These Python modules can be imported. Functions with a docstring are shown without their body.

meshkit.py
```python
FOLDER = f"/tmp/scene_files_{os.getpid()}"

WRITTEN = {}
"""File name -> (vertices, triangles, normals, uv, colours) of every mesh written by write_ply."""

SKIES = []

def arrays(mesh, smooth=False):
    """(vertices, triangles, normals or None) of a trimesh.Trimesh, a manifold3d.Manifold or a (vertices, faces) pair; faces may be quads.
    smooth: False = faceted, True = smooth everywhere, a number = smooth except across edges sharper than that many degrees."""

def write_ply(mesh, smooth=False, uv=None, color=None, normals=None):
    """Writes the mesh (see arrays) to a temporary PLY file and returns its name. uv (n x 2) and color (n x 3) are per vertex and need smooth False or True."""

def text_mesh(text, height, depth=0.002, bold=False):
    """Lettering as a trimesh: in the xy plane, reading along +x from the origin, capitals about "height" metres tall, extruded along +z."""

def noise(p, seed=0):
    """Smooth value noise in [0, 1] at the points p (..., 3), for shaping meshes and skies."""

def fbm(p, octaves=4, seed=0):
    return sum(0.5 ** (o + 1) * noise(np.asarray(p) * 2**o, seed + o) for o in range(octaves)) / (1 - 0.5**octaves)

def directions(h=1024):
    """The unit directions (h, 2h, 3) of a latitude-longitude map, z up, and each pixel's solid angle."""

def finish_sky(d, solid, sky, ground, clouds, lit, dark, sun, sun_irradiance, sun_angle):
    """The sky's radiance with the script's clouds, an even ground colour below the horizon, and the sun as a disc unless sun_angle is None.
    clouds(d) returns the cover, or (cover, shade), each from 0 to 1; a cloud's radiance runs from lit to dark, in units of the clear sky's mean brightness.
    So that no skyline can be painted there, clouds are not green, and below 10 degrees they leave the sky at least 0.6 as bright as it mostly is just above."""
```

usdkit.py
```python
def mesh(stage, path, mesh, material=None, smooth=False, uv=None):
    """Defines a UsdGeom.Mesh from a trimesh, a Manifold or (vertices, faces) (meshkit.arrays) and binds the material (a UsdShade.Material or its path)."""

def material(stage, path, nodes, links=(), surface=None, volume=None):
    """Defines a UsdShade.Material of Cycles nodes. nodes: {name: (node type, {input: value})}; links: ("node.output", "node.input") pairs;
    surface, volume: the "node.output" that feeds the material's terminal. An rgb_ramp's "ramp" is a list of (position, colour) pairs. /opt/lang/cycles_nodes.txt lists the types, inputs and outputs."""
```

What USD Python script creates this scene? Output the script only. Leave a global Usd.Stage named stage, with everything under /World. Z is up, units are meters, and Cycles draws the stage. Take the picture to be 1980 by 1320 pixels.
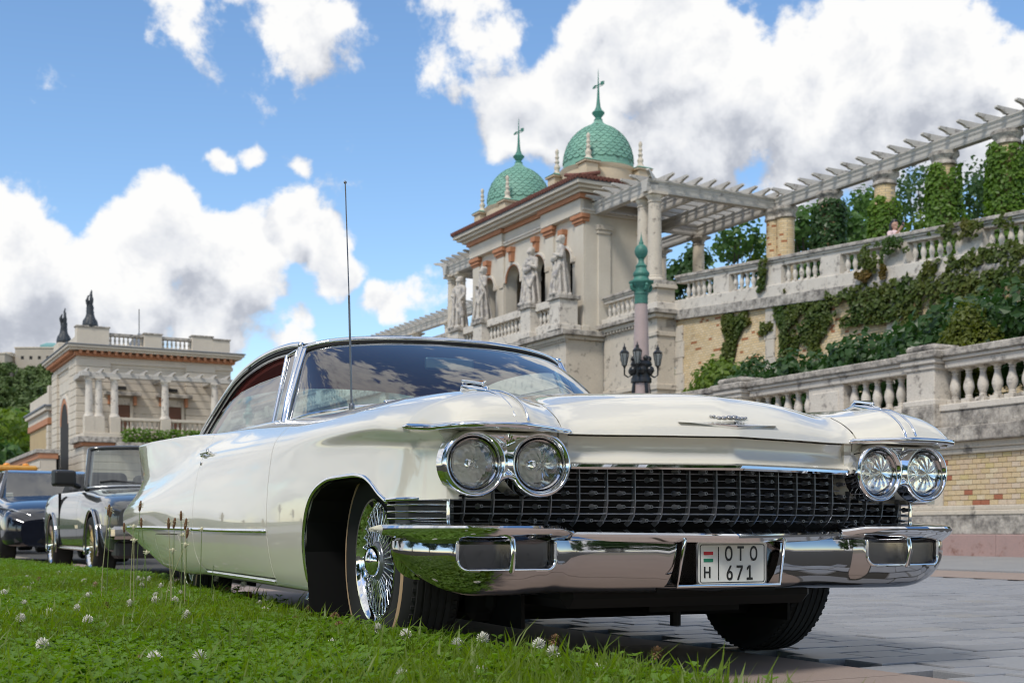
import math, random, numpy as np, trimesh, manifold3d as m3, shapely.geometry as sg
from scipy.interpolate import PchipInterpolator as PI_
from scipy.ndimage import gaussian_filter1d
from pxr import Usd, UsdGeom, UsdLux, UsdShade, Gf, Sdf, Vt
import usdkit, meshkit

stage = Usd.Stage.CreateInMemory()
UsdGeom.SetStageUpAxis(stage, 'Z'); UsdGeom.SetStageMetersPerUnit(stage, 1.0)
UsdGeom.Xform.Define(stage, '/World'); UsdGeom.Scope.Define(stage, '/World/Looks')

# ---------------------------------------------------------------- camera
CAM_H = 0.455
cam = UsdGeom.Camera.Define(stage, '/World/camera')
cam.AddTransformOp().Set(Gf.Matrix4d(1,0,0,0, 0,0,1,0, 0,-1,0,0, 0,0,CAM_H,1))
cam.CreateHorizontalApertureAttr(36.0); cam.CreateVerticalApertureAttr(24.0)
cam.CreateFocalLengthAttr(2460/1980*36.0)
cam.CreateVerticalApertureOffsetAttr((1026.5-660)/1980*36.0)
cam.CreateHorizontalApertureOffsetAttr(0.0)
cam.CreateClippingRangeAttr(Gf.Vec2f(0.05, 3000))
cam.CreateFStopAttr(7.1); cam.CreateFocusDistanceAttr(4.1)
cam.CreateExposureAttr(0.35)

# ---------------------------------------------------------------- sky and sun
SUN = np.array([-0.42, -0.72, 1.05]); SUN /= np.linalg.norm(SUN)
sun = UsdLux.DistantLight.Define(stage, '/World/sun')
sun.CreateIntensityAttr(0.55); sun.CreateAngleAttr(11.0); sun.CreateColorAttr(Gf.Vec3f(1.0, 0.95, 0.88))
sun.GetPrim().CreateAttribute('inputs:normalize', Sdf.ValueTypeNames.Bool).Set(True)
zax = Gf.Vec3d(*map(float, SUN)); rot = Gf.Rotation(Gf.Vec3d(0,0,1), zax)
sun.AddTransformOp().Set(Gf.Matrix4d().SetRotate(rot))
SKY_EL = math.asin(SUN[2]); SKY_ROT = math.atan2(SUN[0], SUN[1])
SKY_STRENGTH = 0.12
def sky_material():
    # clear sky + cumulus clouds: each cloud bank is a lobe of direction, broken up by noise
    def dirof(u, v): d = np.array([(u-990)/2460, 1, (1026.5-v)/2460]); return d/np.linalg.norm(d)
    banks = [(30,470,.055,1.1),(-110,520,.09,1.2),(310,455,.058,1.12),(250,490,.05,1.05),(430,500,.058,1.1),(500,560,.05,.95),(560,435,.036,.92),(650,460,.036,.85),(680,520,.036,.8),(230,590,.08,1.0),(60,610,.085,1.0),(380,600,.07,.95),(-40,640,.08,.9),(400,310,.026,.85),(480,305,.024,.85),(550,320,.02,.7),(780,590,.035,.9),
             (590,640,.04,.85),(880,560,.05,.6),(560,30,.10,.62),(340,20,.06,.6),(900,40,.075,.72),(670,230,.028,.5),
             (1010,230,.050,1.1),(1060,270,.045,1.05),(1130,170,.055,1.1),(1170,260,.055,1.1),(1250,110,.07,1.12),(1330,240,.055,1.05),(1400,290,.05,1.0),(1440,190,.065,1.12),(1390,110,.06,1.05),(1580,240,.075,1.12),(1640,130,.075,1.15),(1720,240,.07,1.1),(1790,100,.075,1.15),(1830,200,.05,1.0),(1950,270,.06,1.05),(1960,140,.045,1.0),(1230,340,.05,.95),(1560,330,.05,.9),(1850,320,.05,.85),(1290,40,.055,.95),(1120,70,.035,.75),(1620,15,.028,.7),(1400,365,.03,.75)]
    # the same weather carried on around the sky
    rs = np.random.RandomState(5)
    for k in range(36):
        az = rs.uniform(0.42, 2*math.pi-0.42); el = rs.uniform(.08, 1.5)
        banks.append((np.array([math.sin(az)*math.cos(el), math.cos(az)*math.cos(el), math.sin(el)]), rs.uniform(.18,.40), rs.uniform(.75,1.1)))
    N = {'tc': ('texture_coordinate', {}), 'nrm': ('vector_math', {'math_type':'normalize'}),
         'wn': ('noise_texture', {'scale': 9.0, 'detail': 4.0, 'roughness': .55}),
         'wsub': ('vector_math', {'math_type':'subtract', 'vector2': (.5,.5,.5)}),
         'wsc': ('vector_math', {'math_type':'scale', 'scale': .085}),
         'wadd': ('vector_math', {'math_type':'add'})}
    Lk = [('tc.generated','nrm.vector1'),('nrm.vector','wn.vector'),('wn.color','wsub.vector1'),('wsub.vector','wsc.vector1'),('nrm.vector','wadd.vector1'),('wsc.vector','wadd.vector2')]
    N['up'] = ('vector_math', {'math_type':'add', 'vector2': (-.012,-.012,.055)}); Lk.append(('wadd.vector','up.vector1'))
    def field(tagc, src):
        prev = None
        for i, b in enumerate(banks):
            d, r, a = (dirof(b[0], b[1]), b[2], b[3]) if len(b) == 4 else b
            N[f'{tagc}d{i}'] = ('vector_math', {'math_type':'distance', 'vector2': tuple(d)})
            N[f'{tagc}m{i}'] = ('map_range', {'range_type':'smoothstep','from_min':0.0,'from_max':r*1.35,'to_min':a,'to_max':0.0,'clamp':True})
            Lk.extend([(src, f'{tagc}d{i}.vector1'), (f'{tagc}d{i}.value', f'{tagc}m{i}.value')])
            if prev:
                N[f'{tagc}s{i}'] = ('math', {'math_type':'smoothmax','value3':.25}); Lk.extend([(prev, f'{tagc}s{i}.value1'), (f'{tagc}m{i}.result', f'{tagc}s{i}.value2')]); prev = f'{tagc}s{i}.value'
            else: prev = f'{tagc}m{i}.result'
        return prev
    prev = field('f', 'wadd.vector'); above = field('g', 'up.vector')
    N['und'] = ('math', {'math_type':'subtract'}); Lk += [(above,'und.value1'),(prev,'und.value2')]
    N['undm'] = ('map_range', {'range_type':'smoothstep','from_min':-.35,'from_max':.30,'to_min':.30,'to_max':-.42,'clamp':True}); Lk += [('und.value','undm.value')]
    # cauliflower detail
    N['n1'] = ('noise_texture', {'scale': 17.0, 'detail': 10.0, 'roughness': .60, 'distortion': .12})
    N['n2'] = ('noise_texture', {'scale': 17.0, 'detail': 10.0, 'roughness': .60, 'distortion': .12})
    N['off'] = ('vector_math', {'math_type':'add', 'vector2': (-.012, -.004, .022)})
    N['low'] = ('noise_texture', {'scale': 4.2, 'detail': 3.0, 'roughness': .5})
    Lk += [('nrm.vector','n1.vector'),('nrm.vector','off.vector1'),('off.vector','n2.vector'),('nrm.vector','low.vector')]
    N['na'] = ('math', {'math_type':'multiply_add','value2':1.55,'value3':-.80}); Lk += [('n1.fac','na.value1')]
    N['den'] = ('math', {'math_type':'add'}); Lk += [('na.value','den.value1'),(prev,'den.value2')]
    N['cov'] = ('map_range', {'range_type':'smoothstep','from_min':.38,'from_max':.60,'clamp':True}); Lk += [('den.value','cov.value')]
    # shading: billows lit from the upper side, dense cores go grey
    N['dif'] = ('math', {'math_type':'subtract'}); Lk += [('n1.fac','dif.value1'),('n2.fac','dif.value2')]
    N['lit'] = ('math', {'math_type':'multiply_add','value2':2.2,'value3':.40}); Lk += [('dif.value','lit.value1')]
    N['core'] = ('map_range', {'range_type':'smoothstep','from_min':.62,'from_max':1.5,'to_min':.42,'to_max':-.22,'clamp':True}); Lk += [('den.value','core.value')]
    N['lw'] = ('math', {'math_type':'multiply_add','value2':-.9,'value3':.52}); Lk += [('low.fac','lw.value1')]
    N['l2'] = ('math', {'math_type':'add'}); Lk += [('lit.value','l2.value1'),('core.result','l2.value2')]
    N['l3'] = ('math', {'math_type':'add','use_clamp':True}); Lk += [('l2.value','l4.value1'),('undm.result','l4.value2'),('l4.value','l3.value1'),('lw.value','l3.value2')]; N['l4'] = ('math', {'math_type':'add'})
    C = 6.6
    N['ramp'] = ('rgb_ramp', {'ramp': [(0,(.42*C,.45*C,.52*C)),(.35,(.52*C,.55*C,.62*C)),(.7,(.80*C,.82*C,.86*C)),(1,(.98*C,.98*C,.975*C))]})
    Lk += [('l3.value','ramp.fac')]
    N['sky'] = ('sky_texture', {'sky_type':'single_scattering','sun_disc':False,'sun_elevation':SKY_EL,'sun_rotation':SKY_ROT,'altitude':120.0,'air_density':1.0,'aerosol_density':.35,'ozone_density':1.6})
    N['sat'] = ('hsv', {'saturation':1.13,'value':1.22}); Lk += [('sky.color','sat.color')]
    N['mx'] = ('mix_color', {'blend_type':'mix','use_clamp':False}); Lk += [('cov.result','mx.fac'),('sat.color','mx.a'),('ramp.color','mx.b')]
    N['bg'] = ('background_shader', {'strength': SKY_STRENGTH}); Lk += [('mx.result','bg.color')]
    return usdkit.material(stage, '/World/Looks/sky', N, Lk, surface='bg.background')
dome = UsdLux.DomeLight.Define(stage, '/World/sky')
UsdShade.MaterialBindingAPI.Apply(dome.GetPrim()).Bind(sky_material())
dome.GetPrim().SetCustomDataByKey('kind', 'structure')

# ---------------------------------------------------------------- helpers
USED = {}
def numbered(parent, name):
    k = f'{parent}/{name}'; n = USED.get(k, 0); USED[k] = n+1
    return k if n == 0 else f'{k}_{n:03d}'
def path_of(p): return '/World' if p is None else str(p.GetPath())
def tag(o, label=None, cat=None, group=None, kind=None):
    for k, v in (('label', label), ('category', cat), ('group', group), ('kind', kind)):
        if v: o.SetCustomDataByKey(k, v)
    return o
def obj(name, mesh, mat, parent=None, smooth=False, label=None):
    p = numbered(path_of(parent), name)
    if isinstance(mesh, list): mesh = cat(mesh)
    o = usdkit.mesh(stage, p, mesh, mat, smooth=smooth).GetPrim()
    if label: tag(o, label)
    return o
def thing(name, label, category, loc=(0,0,0), rotz=0.0, group=None, kind=None):
    x = UsdGeom.Xform.Define(stage, numbered('/World', name))
    x.AddTranslateOp().Set(Gf.Vec3d(*map(float, loc))); x.AddRotateZOp().Set(float(rotz))
    return tag(x.GetPrim(), label, category, group, kind)
def dup(root, loc, rotz=0.0, label=None, group=None, scale=None):
    was = root.GetCustomData(); base = root.GetName().rstrip('0123456789').rstrip('_')
    x = UsdGeom.Xform.Define(stage, numbered('/World', base))
    x.AddTranslateOp().Set(Gf.Vec3d(*map(float, loc))); x.AddRotateZOp().Set(float(rotz))
    if scale: x.AddScaleOp().Set(Gf.Vec3f(scale, scale, scale))
    r = x.GetPrim(); r.GetReferences().AddInternalReference(root.GetPath()); r.SetInstanceable(True)
    return tag(r, label or was.get('label'), was.get('category'), group or was.get('group'))
def cat(ms):
    vs, fs, n = [], [], 0
    for m in ms:
        v, f, _ = meshkit.arrays(m); vs.append(v); fs.append(f+n); n += len(v)
    return trimesh.Trimesh(np.vstack(vs), np.vstack(fs), process=False)
def box(x0, x1, y0, y1, z0, z1):
    m = trimesh.creation.box([abs(x1-x0), abs(y1-y0), abs(z1-z0)]); m.apply_translation([(x0+x1)/2, (y0+y1)/2, (z0+z1)/2]); return m
def cbox(x0, x1, y0, y1, z0, z1, c=.01):
    """box with chamfered edges: hull of three boxes"""
    b = [m3.Manifold.cube((x1-x0-2*c*i, y1-y0-2*c*j, z1-z0-2*c*k), True) for i, j, k in ((0,1,1),(1,0,1),(1,1,0))]
    return m3.Manifold.batch_hull(b).translate(((x0+x1)/2, (y0+y1)/2, (z0+z1)/2))
def tm(m):
    if hasattr(m, 'to_mesh'):
        v, f, _ = meshkit.arrays(m); return trimesh.Trimesh(v, f, process=False)
    return m
def lathe(prof, n=24, cap=True):
    """surface of revolution about z from (r, z) pairs listed bottom to top"""
    p = np.array(prof, float); t = np.arange(n)/n*2*np.pi
    v = np.stack([p[:,None,0]*np.cos(t), p[:,None,0]*np.sin(t), np.repeat(p[:,1:2], n, 1)], -1).reshape(-1,3)
    f = []
    for i in range(len(p)-1):
        a = i*n+np.arange(n); b = i*n+(np.arange(n)+1) % n
        f += [np.stack([a,b,b+n],1), np.stack([a,b+n,a+n],1)]
    v = list(v); f = list(np.vstack(f))
    if cap:
        for row, z, s in ((0, p[0,1], -1), (len(p)-1, p[-1,1], 1)):
            if p[row,0] > 1e-6:
                c = len(v); v.append([0,0,z])
                for k in range(n):
                    a, b = row*n+k, row*n+(k+1) % n
                    f.append([c,b,a] if s < 0 else [c,a,b])
    return trimesh.Trimesh(np.array(v), np.array(f), process=False)
def mv(m, x=0, y=0, z=0, rz=0, rx=0, ry=0, s=1):
    m = tm(m).copy()
    if s != 1: m.apply_scale(s)
    for a, ax in ((rx,[1,0,0]),(ry,[0,1,0]),(rz,[0,0,1])):
        if a: m.apply_transform(trimesh.transformations.rotation_matrix(a, ax))
    m.apply_translation([x,y,z]); return m
def tube(pts, r, n=10, closed=False, caps=True):
    """round tube along a polyline, r a number or one per point"""
    p = np.array(pts, float); k = len(p); r = np.broadcast_to(np.asarray(r, float), (k,))
    t = np.gradient(p, axis=0) if not closed else np.roll(p,-1,0)-np.roll(p,1,0)
    t /= np.linalg.norm(t, axis=1)[:,None]
    u = np.cross(t[0], [0,0,1] if abs(t[0][2]) < .9 else [1,0,0]); u /= np.linalg.norm(u)
    V = []
    for i in range(k):
        u = u-t[i]*(u@t[i]); u /= np.linalg.norm(u); w = np.cross(t[i], u)
        a = np.arange(n)/n*2*np.pi
        V.append(p[i]+r[i]*(np.cos(a)[:,None]*u+np.sin(a)[:,None]*w))
    V = np.vstack(V); F = []
    for i in range(k if closed else k-1):
        a = i*n+np.arange(n); b = i*n+(np.arange(n)+1) % n; j = ((i+1) % k-i)*n
        F += [np.stack([a,b,b+j],1), np.stack([a,b+j,a+j],1)]
    F = np.vstack(F)
    if caps and not closed:
        V = np.vstack([V, p[0], p[-1]]); c = k*n
        a = np.arange(n); b = (a+1) % n
        F = np.vstack([F, np.stack([np.full(n,c), b, a],1), np.stack([np.full(n,c+1), a+(k-1)*n, b+(k-1)*n],1)])
    return trimesh.Trimesh(V, F, process=False)
def sweep(prof, path, up=(0,0,1), closed_prof=True, caps=True, scales=None):
    """sweep a 2-d profile (side, up) along a polyline; side = tangent x up, mitred"""
    p = np.array(path, float); q = np.array(prof, float); up = np.array(up, float); n = len(q)
    seg = np.diff(p, axis=0); seg /= np.linalg.norm(seg, axis=1)[:,None]
    V = []
    for i in range(len(p)):
        a = seg[max(i-1,0)]; b = seg[min(i,len(seg)-1)]
        sa = np.cross(a, up); sb = np.cross(b, up); sa /= np.linalg.norm(sa); sb /= np.linalg.norm(sb)
        s = sa+sb; s /= np.linalg.norm(s); s = s/max(.3, s@sa)
        qq = q if scales is None else q*scales[i]
        V.append(p[i]+qq[:,:1]*s+qq[:,1:]*up)
    V = np.vstack(V); F = []; m = n if closed_prof else n-1
    for i in range(len(p)-1):
        a = i*n+np.arange(m); b = i*n+(np.arange(m)+1) % n
        F += [np.stack([a,b,b+n],1), np.stack([a,b+n,a+n],1)]
    F = np.vstack(F)
    if caps and closed_prof:
        tri = trimesh.creation.triangulate_polygon(sg.Polygon(q), engine='earcut')[1]
        # the polygon may be re-ordered by the triangulation: match by nearest point
        tv = trimesh.creation.triangulate_polygon(sg.Polygon(q), engine='earcut')[0]
        idx = np.array([np.argmin(np.linalg.norm(q-t, axis=1)) for t in tv])
        F = np.vstack([F, idx[tri], idx[tri][:, ::-1]+(len(p)-1)*n])
    m_ = trimesh.Trimesh(V, F, process=False)
    if m_.is_watertight and m_.volume < 0: m_.invert()
    elif not m_.is_watertight: trimesh.repair.fix_normals(m_)
    return m_
def man(m):
    m = tm(m); m = trimesh.Trimesh(m.vertices, m.faces, process=True)
    r = m3.Manifold(m3.Mesh(np.asarray(m.vertices, np.float32), np.asarray(m.faces, np.uint32)))
    if r.volume() < 0:
        r = m3.Manifold(m3.Mesh(np.asarray(m.vertices, np.float32), np.asarray(m.faces[:, ::-1], np.uint32)))
    return r
def prism(poly, lo, hi, axis='z'):
    """extrude a 2-d polygon: axis z: (x,y); axis y: (x,z); axis x: (y,z)"""
    cs = m3.CrossSection([np.array(poly, float)], m3.FillRule.NonZero)
    m = m3.Manifold.extrude(cs, hi-lo).translate((0,0,lo))
    if axis == 'y': m = m.transform(np.array([[1,0,0,0],[0,0,1,0],[0,1,0,0]], float)); 
    if axis == 'x': m = m.transform(np.array([[0,0,1,0],[1,0,0,0],[0,1,0,0]], float))
    return m
def pch(xs, ys):
    o = np.argsort(xs); return PI_(np.asarray(xs, float)[o], np.asarray(ys, float)[o])
def sstep(a, b, x):
    t = np.clip((np.asarray(x)-a)/(b-a), 0, 1); return t*t*(3-2*t)

# ---------------------------------------------------------------- materials
MATS = {}
def M(name, nodes, links, surface='p.BSDF'):
    MATS[name] = usdkit.material(stage, f'/World/Looks/{name}', nodes, links, surface=surface); return MATS[name]
def plain(name, col, rough=.5, metal=0, coat=0, spec=.5, **kw):
    return M(name, {'p': ('principled_bsdf', dict(base_color=col, roughness=rough, metallic=metal, coat_weight=coat, specular_ior_level=spec, **kw))}, [])
def weathered(name, c1, c2, c3=None, scale=2.0, fine=40.0, rough=.8, bump=.25, dist=.01, stain=None, spec=.3, streak=False):
    """stone-like surface: two tones by broad noise, a third by fine noise, stains, relief"""
    c3 = c3 or c2
    N = {'g': ('geometry', {}), 'a': ('noise_texture', {'scale': scale, 'detail': 5.0, 'roughness': .62}), 'b': ('noise_texture', {'scale': fine, 'detail': 4.0, 'roughness': .6}),
         'ra': ('map_range', {'from_min':.35,'from_max':.68,'clamp':True}), 'rb': ('map_range', {'from_min':.38,'from_max':.72,'to_max':.6,'clamp':True}),
         'm1': ('mix_color', {'a': c1, 'b': c2}), 'm2': ('mix_color', {'b': c3}),
         'p': ('principled_bsdf', {'roughness': rough, 'specular_ior_level': spec}), 'bp': ('bump', {'strength': bump, 'distance': dist})}
    L = [('g.position','a.vector'),('g.position','b.vector'),('a.fac','ra.value'),('b.fac','rb.value'),('ra.result','m1.fac'),('m1.result','m2.a'),('rb.result','m2.fac'),('b.fac','bp.height'),('bp.normal','p.normal')]
    out = 'm2.result'
    if stain:
        col, amount = stain
        vec = {'vector': 0}
        N |= {'mp': ('mapping', {'scale': (1.6,1.6,.5 if streak else 1.6)}), 's': ('noise_texture', {'scale': 2.6, 'detail': 7.0, 'roughness': .7}), 'rs': ('map_range', {'from_min': .58-amount*.2, 'from_max': .66, 'to_max': .85, 'clamp': True}), 'm3': ('mix_color', {'b': col})}
        L += [('g.position','mp.vector'),('mp.vector','s.vector'),('s.fac','rs.value'),('rs.result','m3.fac'),(out,'m3.a')]; out = 'm3.result'
    L.append((out, 'p.base_color'))
    return M(name, N, L)
def by_object(name, cols, rough=.7, fine=60.0, bump=.3, dist=.004, spec=.35, grain=.25):
    """colour picked per object from a ramp, with grain"""
    N = {'o': ('object_info', {}), 'r': ('rgb_ramp', {'ramp': cols, 'interpolate': False}), 'g': ('geometry', {}), 'b': ('noise_texture', {'scale': fine, 'detail': 5.0, 'roughness': .65}),
         'v': ('map_range', {'from_min':.3,'from_max':.7,'to_min':1-grain,'to_max':1+grain*.6,'clamp':True}), 'h': ('hsv', {}),
         'p': ('principled_bsdf', {'roughness': rough, 'specular_ior_level': spec}), 'bp': ('bump', {'strength': bump, 'distance': dist})}
    L = [('o.random','r.fac'),('g.position','b.vector'),('b.fac','v.value'),('r.color','h.color'),('v.result','h.value'),('h.color','p.base_color'),('b.fac','bp.height'),('bp.normal','p.normal')]
    return M(name, N, L)
def leafy(name, cols, rough=.45, trans=.35, scale=3.0):
    """leaf: colour varies from leaf to leaf and in broad clumps, some light passes through"""
    N = {'g': ('geometry', {}), 'a': ('noise_texture', {'scale': scale, 'detail': 2.0}), 'mx': ('math', {'math_type':'multiply_add','value2':.55}), 'sc': ('math', {'math_type':'multiply_add','value2':.9,'value3':-.2,'use_clamp':True}),
         'r': ('rgb_ramp', {'ramp': cols}), 'p': ('principled_bsdf', {'roughness': rough, 'specular_ior_level': .35}), 't': ('translucent_bsdf', {}), 'm': ('mix_closure', {'fac': trans}), 'h': ('hsv', {'saturation':1.1,'value':1.5})}
    L = [('g.position','a.vector'),('a.fac','sc.value1'),('g.random_per_island','mx.value1'),('sc.value','mx.value3'),('mx.value','r.fac'),('r.color','p.base_color'),('r.color','h.color'),('h.color','t.color'),('p.BSDF','m.closure1'),('t.BSDF','m.closure2')]
    return M(name, N, L, surface='m.closure')
def chrome_mat(name, col=(.80,.81,.83), rough=.035, dirt=.06):
    N = {'g': ('geometry', {}), 'b': ('noise_texture', {'scale': 24.0, 'detail': 5.0, 'roughness': .7}), 'r': ('map_range', {'from_min':.45,'from_max':.8,'to_min':rough,'to_max':rough+dirt,'clamp':True}),
         'p': ('principled_bsdf', {'base_color': col, 'metallic': 1.0})}
    return M(name, N, [('g.position','b.vector'),('b.fac','r.value'),('r.result','p.roughness')])
def glass_pane(name, tint=(.75,.88,.86), refl=1.0, rough=0.0):
    N = {'f': ('fresnel', {'IOR': 1.52}), 'k': ('math', {'math_type':'multiply_add','value2':refl,'value3':.035,'use_clamp':True}), 't': ('transparent_bsdf', {'color': tint}), 'g': ('glossy_bsdf', {'color': (1,1,1), 'roughness': rough}), 'm': ('mix_closure', {})}
    return M(name, N, [('f.fac','k.value1'),('k.value','m.fac'),('t.BSDF','m.closure1'),('g.BSDF','m.closure2')], surface='m.closure')

plain('paint_white', (.64,.61,.53), .16, coat=1.0, coat_roughness=.015, spec=.5)
chrome_mat('chrome'); chrome_mat('chrome_worn', (.50,.49,.49), .05, .10)
plain('rubber', (.018,.018,.018), .75, spec=.25); plain('band_tan', (.40,.27,.16), .6)
plain('black', (.006,.006,.006), .6, spec=.2); plain('grille_grey', (.20,.21,.23), .32, metal=.8); plain('grille_dark', (.045,.05,.055), .4, metal=.3)
plain('red_leather', (.20,.012,.018), .45); plain('white_leather', (.6,.58,.54), .45); plain('dash_red', (.10,.01,.015), .4)
plain('roof_navy', (.028,.022,.06), .18, coat=.8); plain('headliner', (.20,.03,.03), .9)
glass_pane('windshield_glass', (.70,.86,.87), 1.25); glass_pane('window_glass', (.72,.84,.82), .35)
plain('plate_white', (.62,.62,.58), .45); plain('plate_black', (.012,.012,.012), .4); plain('flag_red', (.45,.015,.02), .4); plain('flag_green', (.01,.17,.09), .4)
plain('reflector', (.58,.59,.61), .14, metal=1.0)
M('lamp_lens', {'p': ('principled_bsdf', {'base_color': (1,1,1), 'transmission_weight': 1.0, 'roughness': .03, 'ior': 1.45})}, [])
glass_pane('turn_lens', (.62,.62,.64), .9, .08); plain('ring_grey', (.36,.36,.37), .35, metal=.5)
# ================================================================ materials of the place
weathered('stone', (.60,.53,.43), (.52,.455,.37), (.41,.365,.295), 1.3, 30, .85, .35, .012, ((.13,.115,.10), .12))
weathered('stone_light', (.66,.605,.525), (.57,.515,.44), (.45,.405,.34), 1.8, 34, .85, .35, .012, ((.15,.13,.115), .18))
weathered('stone_old', (.57,.52,.445), (.43,.385,.33), (.22,.20,.185), 2.6, 22, .9, .7, .02, ((.05,.045,.042), .75))
weathered('stone_warm', (.60,.545,.455), (.53,.475,.39), (.46,.41,.335), 1.2, 30, .85, .3, .01)
weathered('statue_stone', (.55,.50,.43), (.47,.43,.37), (.30,.275,.26), 2.5, 40, .85, .4, .01, ((.22,.21,.22), .45))
weathered('pink_granite', (.42,.27,.235), (.36,.245,.22), (.24,.19,.18), 3, 70, .6, .2, .004, ((.20,.10,.07), .2))
weathered('post_granite', (.46,.35,.32), (.38,.30,.28), (.28,.24,.23), 4, 90, .4, .1, .003)
weathered('terracotta', (.47,.215,.11), (.40,.18,.095), (.31,.14,.08), 4, 40, .75, .3, .006)
weathered('roof_tile_red', (.20,.075,.05), (.13,.05,.038), (.09,.04,.033), 5, 40, .75, .3, .006)
weathered('verdigris', (.19,.38,.285), (.155,.32,.245), (.10,.21,.165), 2.5, 30, .6, .3, .008, ((.035,.06,.048), .15), .4)
weathered('bronze_green', (.07,.25,.185), (.05,.17,.13), (.022,.05,.045), 7, 50, .5, .3, .006, None, .4)
weathered('concrete_beam', (.50,.475,.43), (.45,.425,.38), (.36,.335,.30), 1.5, 30, .8, .25, .008, ((.20,.18,.16), .1))
weathered('dark_bronze', (.035,.04,.045), (.05,.055,.06), (.02,.025,.03), 5, 30, .5, .3, .01)
weathered('lead_roof', (.20,.215,.235), (.16,.17,.185), (.12,.125,.135), 3, 30, .6, .2, .006)
weathered('pavement', (.29,.29,.29), (.25,.25,.25), (.19,.19,.19), 1.5, 60, .7, .15, .003)
weathered('granite_strip', (.33,.255,.215), (.29,.225,.19), (.21,.17,.145), 3.5, 160, .65, .2, .002)
weathered('ground_grey', (.23,.225,.22), (.20,.195,.19), (.16,.155,.15), .5, 20, .9, .1, .005)
weathered('soil', (.045,.035,.022), (.03,.035,.015), (.02,.022,.01), 6, 60, .95, .6, .02)
weathered('mortar', (.26,.225,.175), (.22,.19,.15), (.17,.15,.12), 3, 60, .9, .3, .004)
weathered('stucco_cream', (.60,.50,.35), (.54,.445,.31), (.47,.39,.28), 1.5, 30, .85, .25, .008)
plain('joint_dark', (.05,.047,.042), .95)
weathered('hill_green', (.04,.055,.018), (.03,.045,.014), (.025,.035,.012), .05, 1, .95, .2, .1)
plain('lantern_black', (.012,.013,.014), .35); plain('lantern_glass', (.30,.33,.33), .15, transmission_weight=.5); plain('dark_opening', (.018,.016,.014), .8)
plain('door_brown', (.13,.055,.03), .6)
by_object('brick_yellow', [(0,(.56,.425,.235)),(.16,(.60,.46,.275)),(.33,(.58,.44,.29)),(.5,(.63,.51,.335)),(.62,(.56,.445,.215)),(.74,(.60,.45,.26)),(.86,(.60,.48,.35)),(.972,(.36,.13,.07))], .6, 55, .35, .004)
by_object('paver_grey', [(0,(.215,.22,.235)),(.2,(.25,.255,.27)),(.4,(.265,.27,.285)),(.6,(.225,.23,.245)),(.8,(.28,.285,.298)),(.95,(.26,.255,.25))], .36, 130, .25, .0015, .5, .15)
weathered('paver_far', (.25,.255,.27), (.27,.275,.29), (.22,.225,.235), .9, 90, .45, .15, .002, None, .5)
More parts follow.
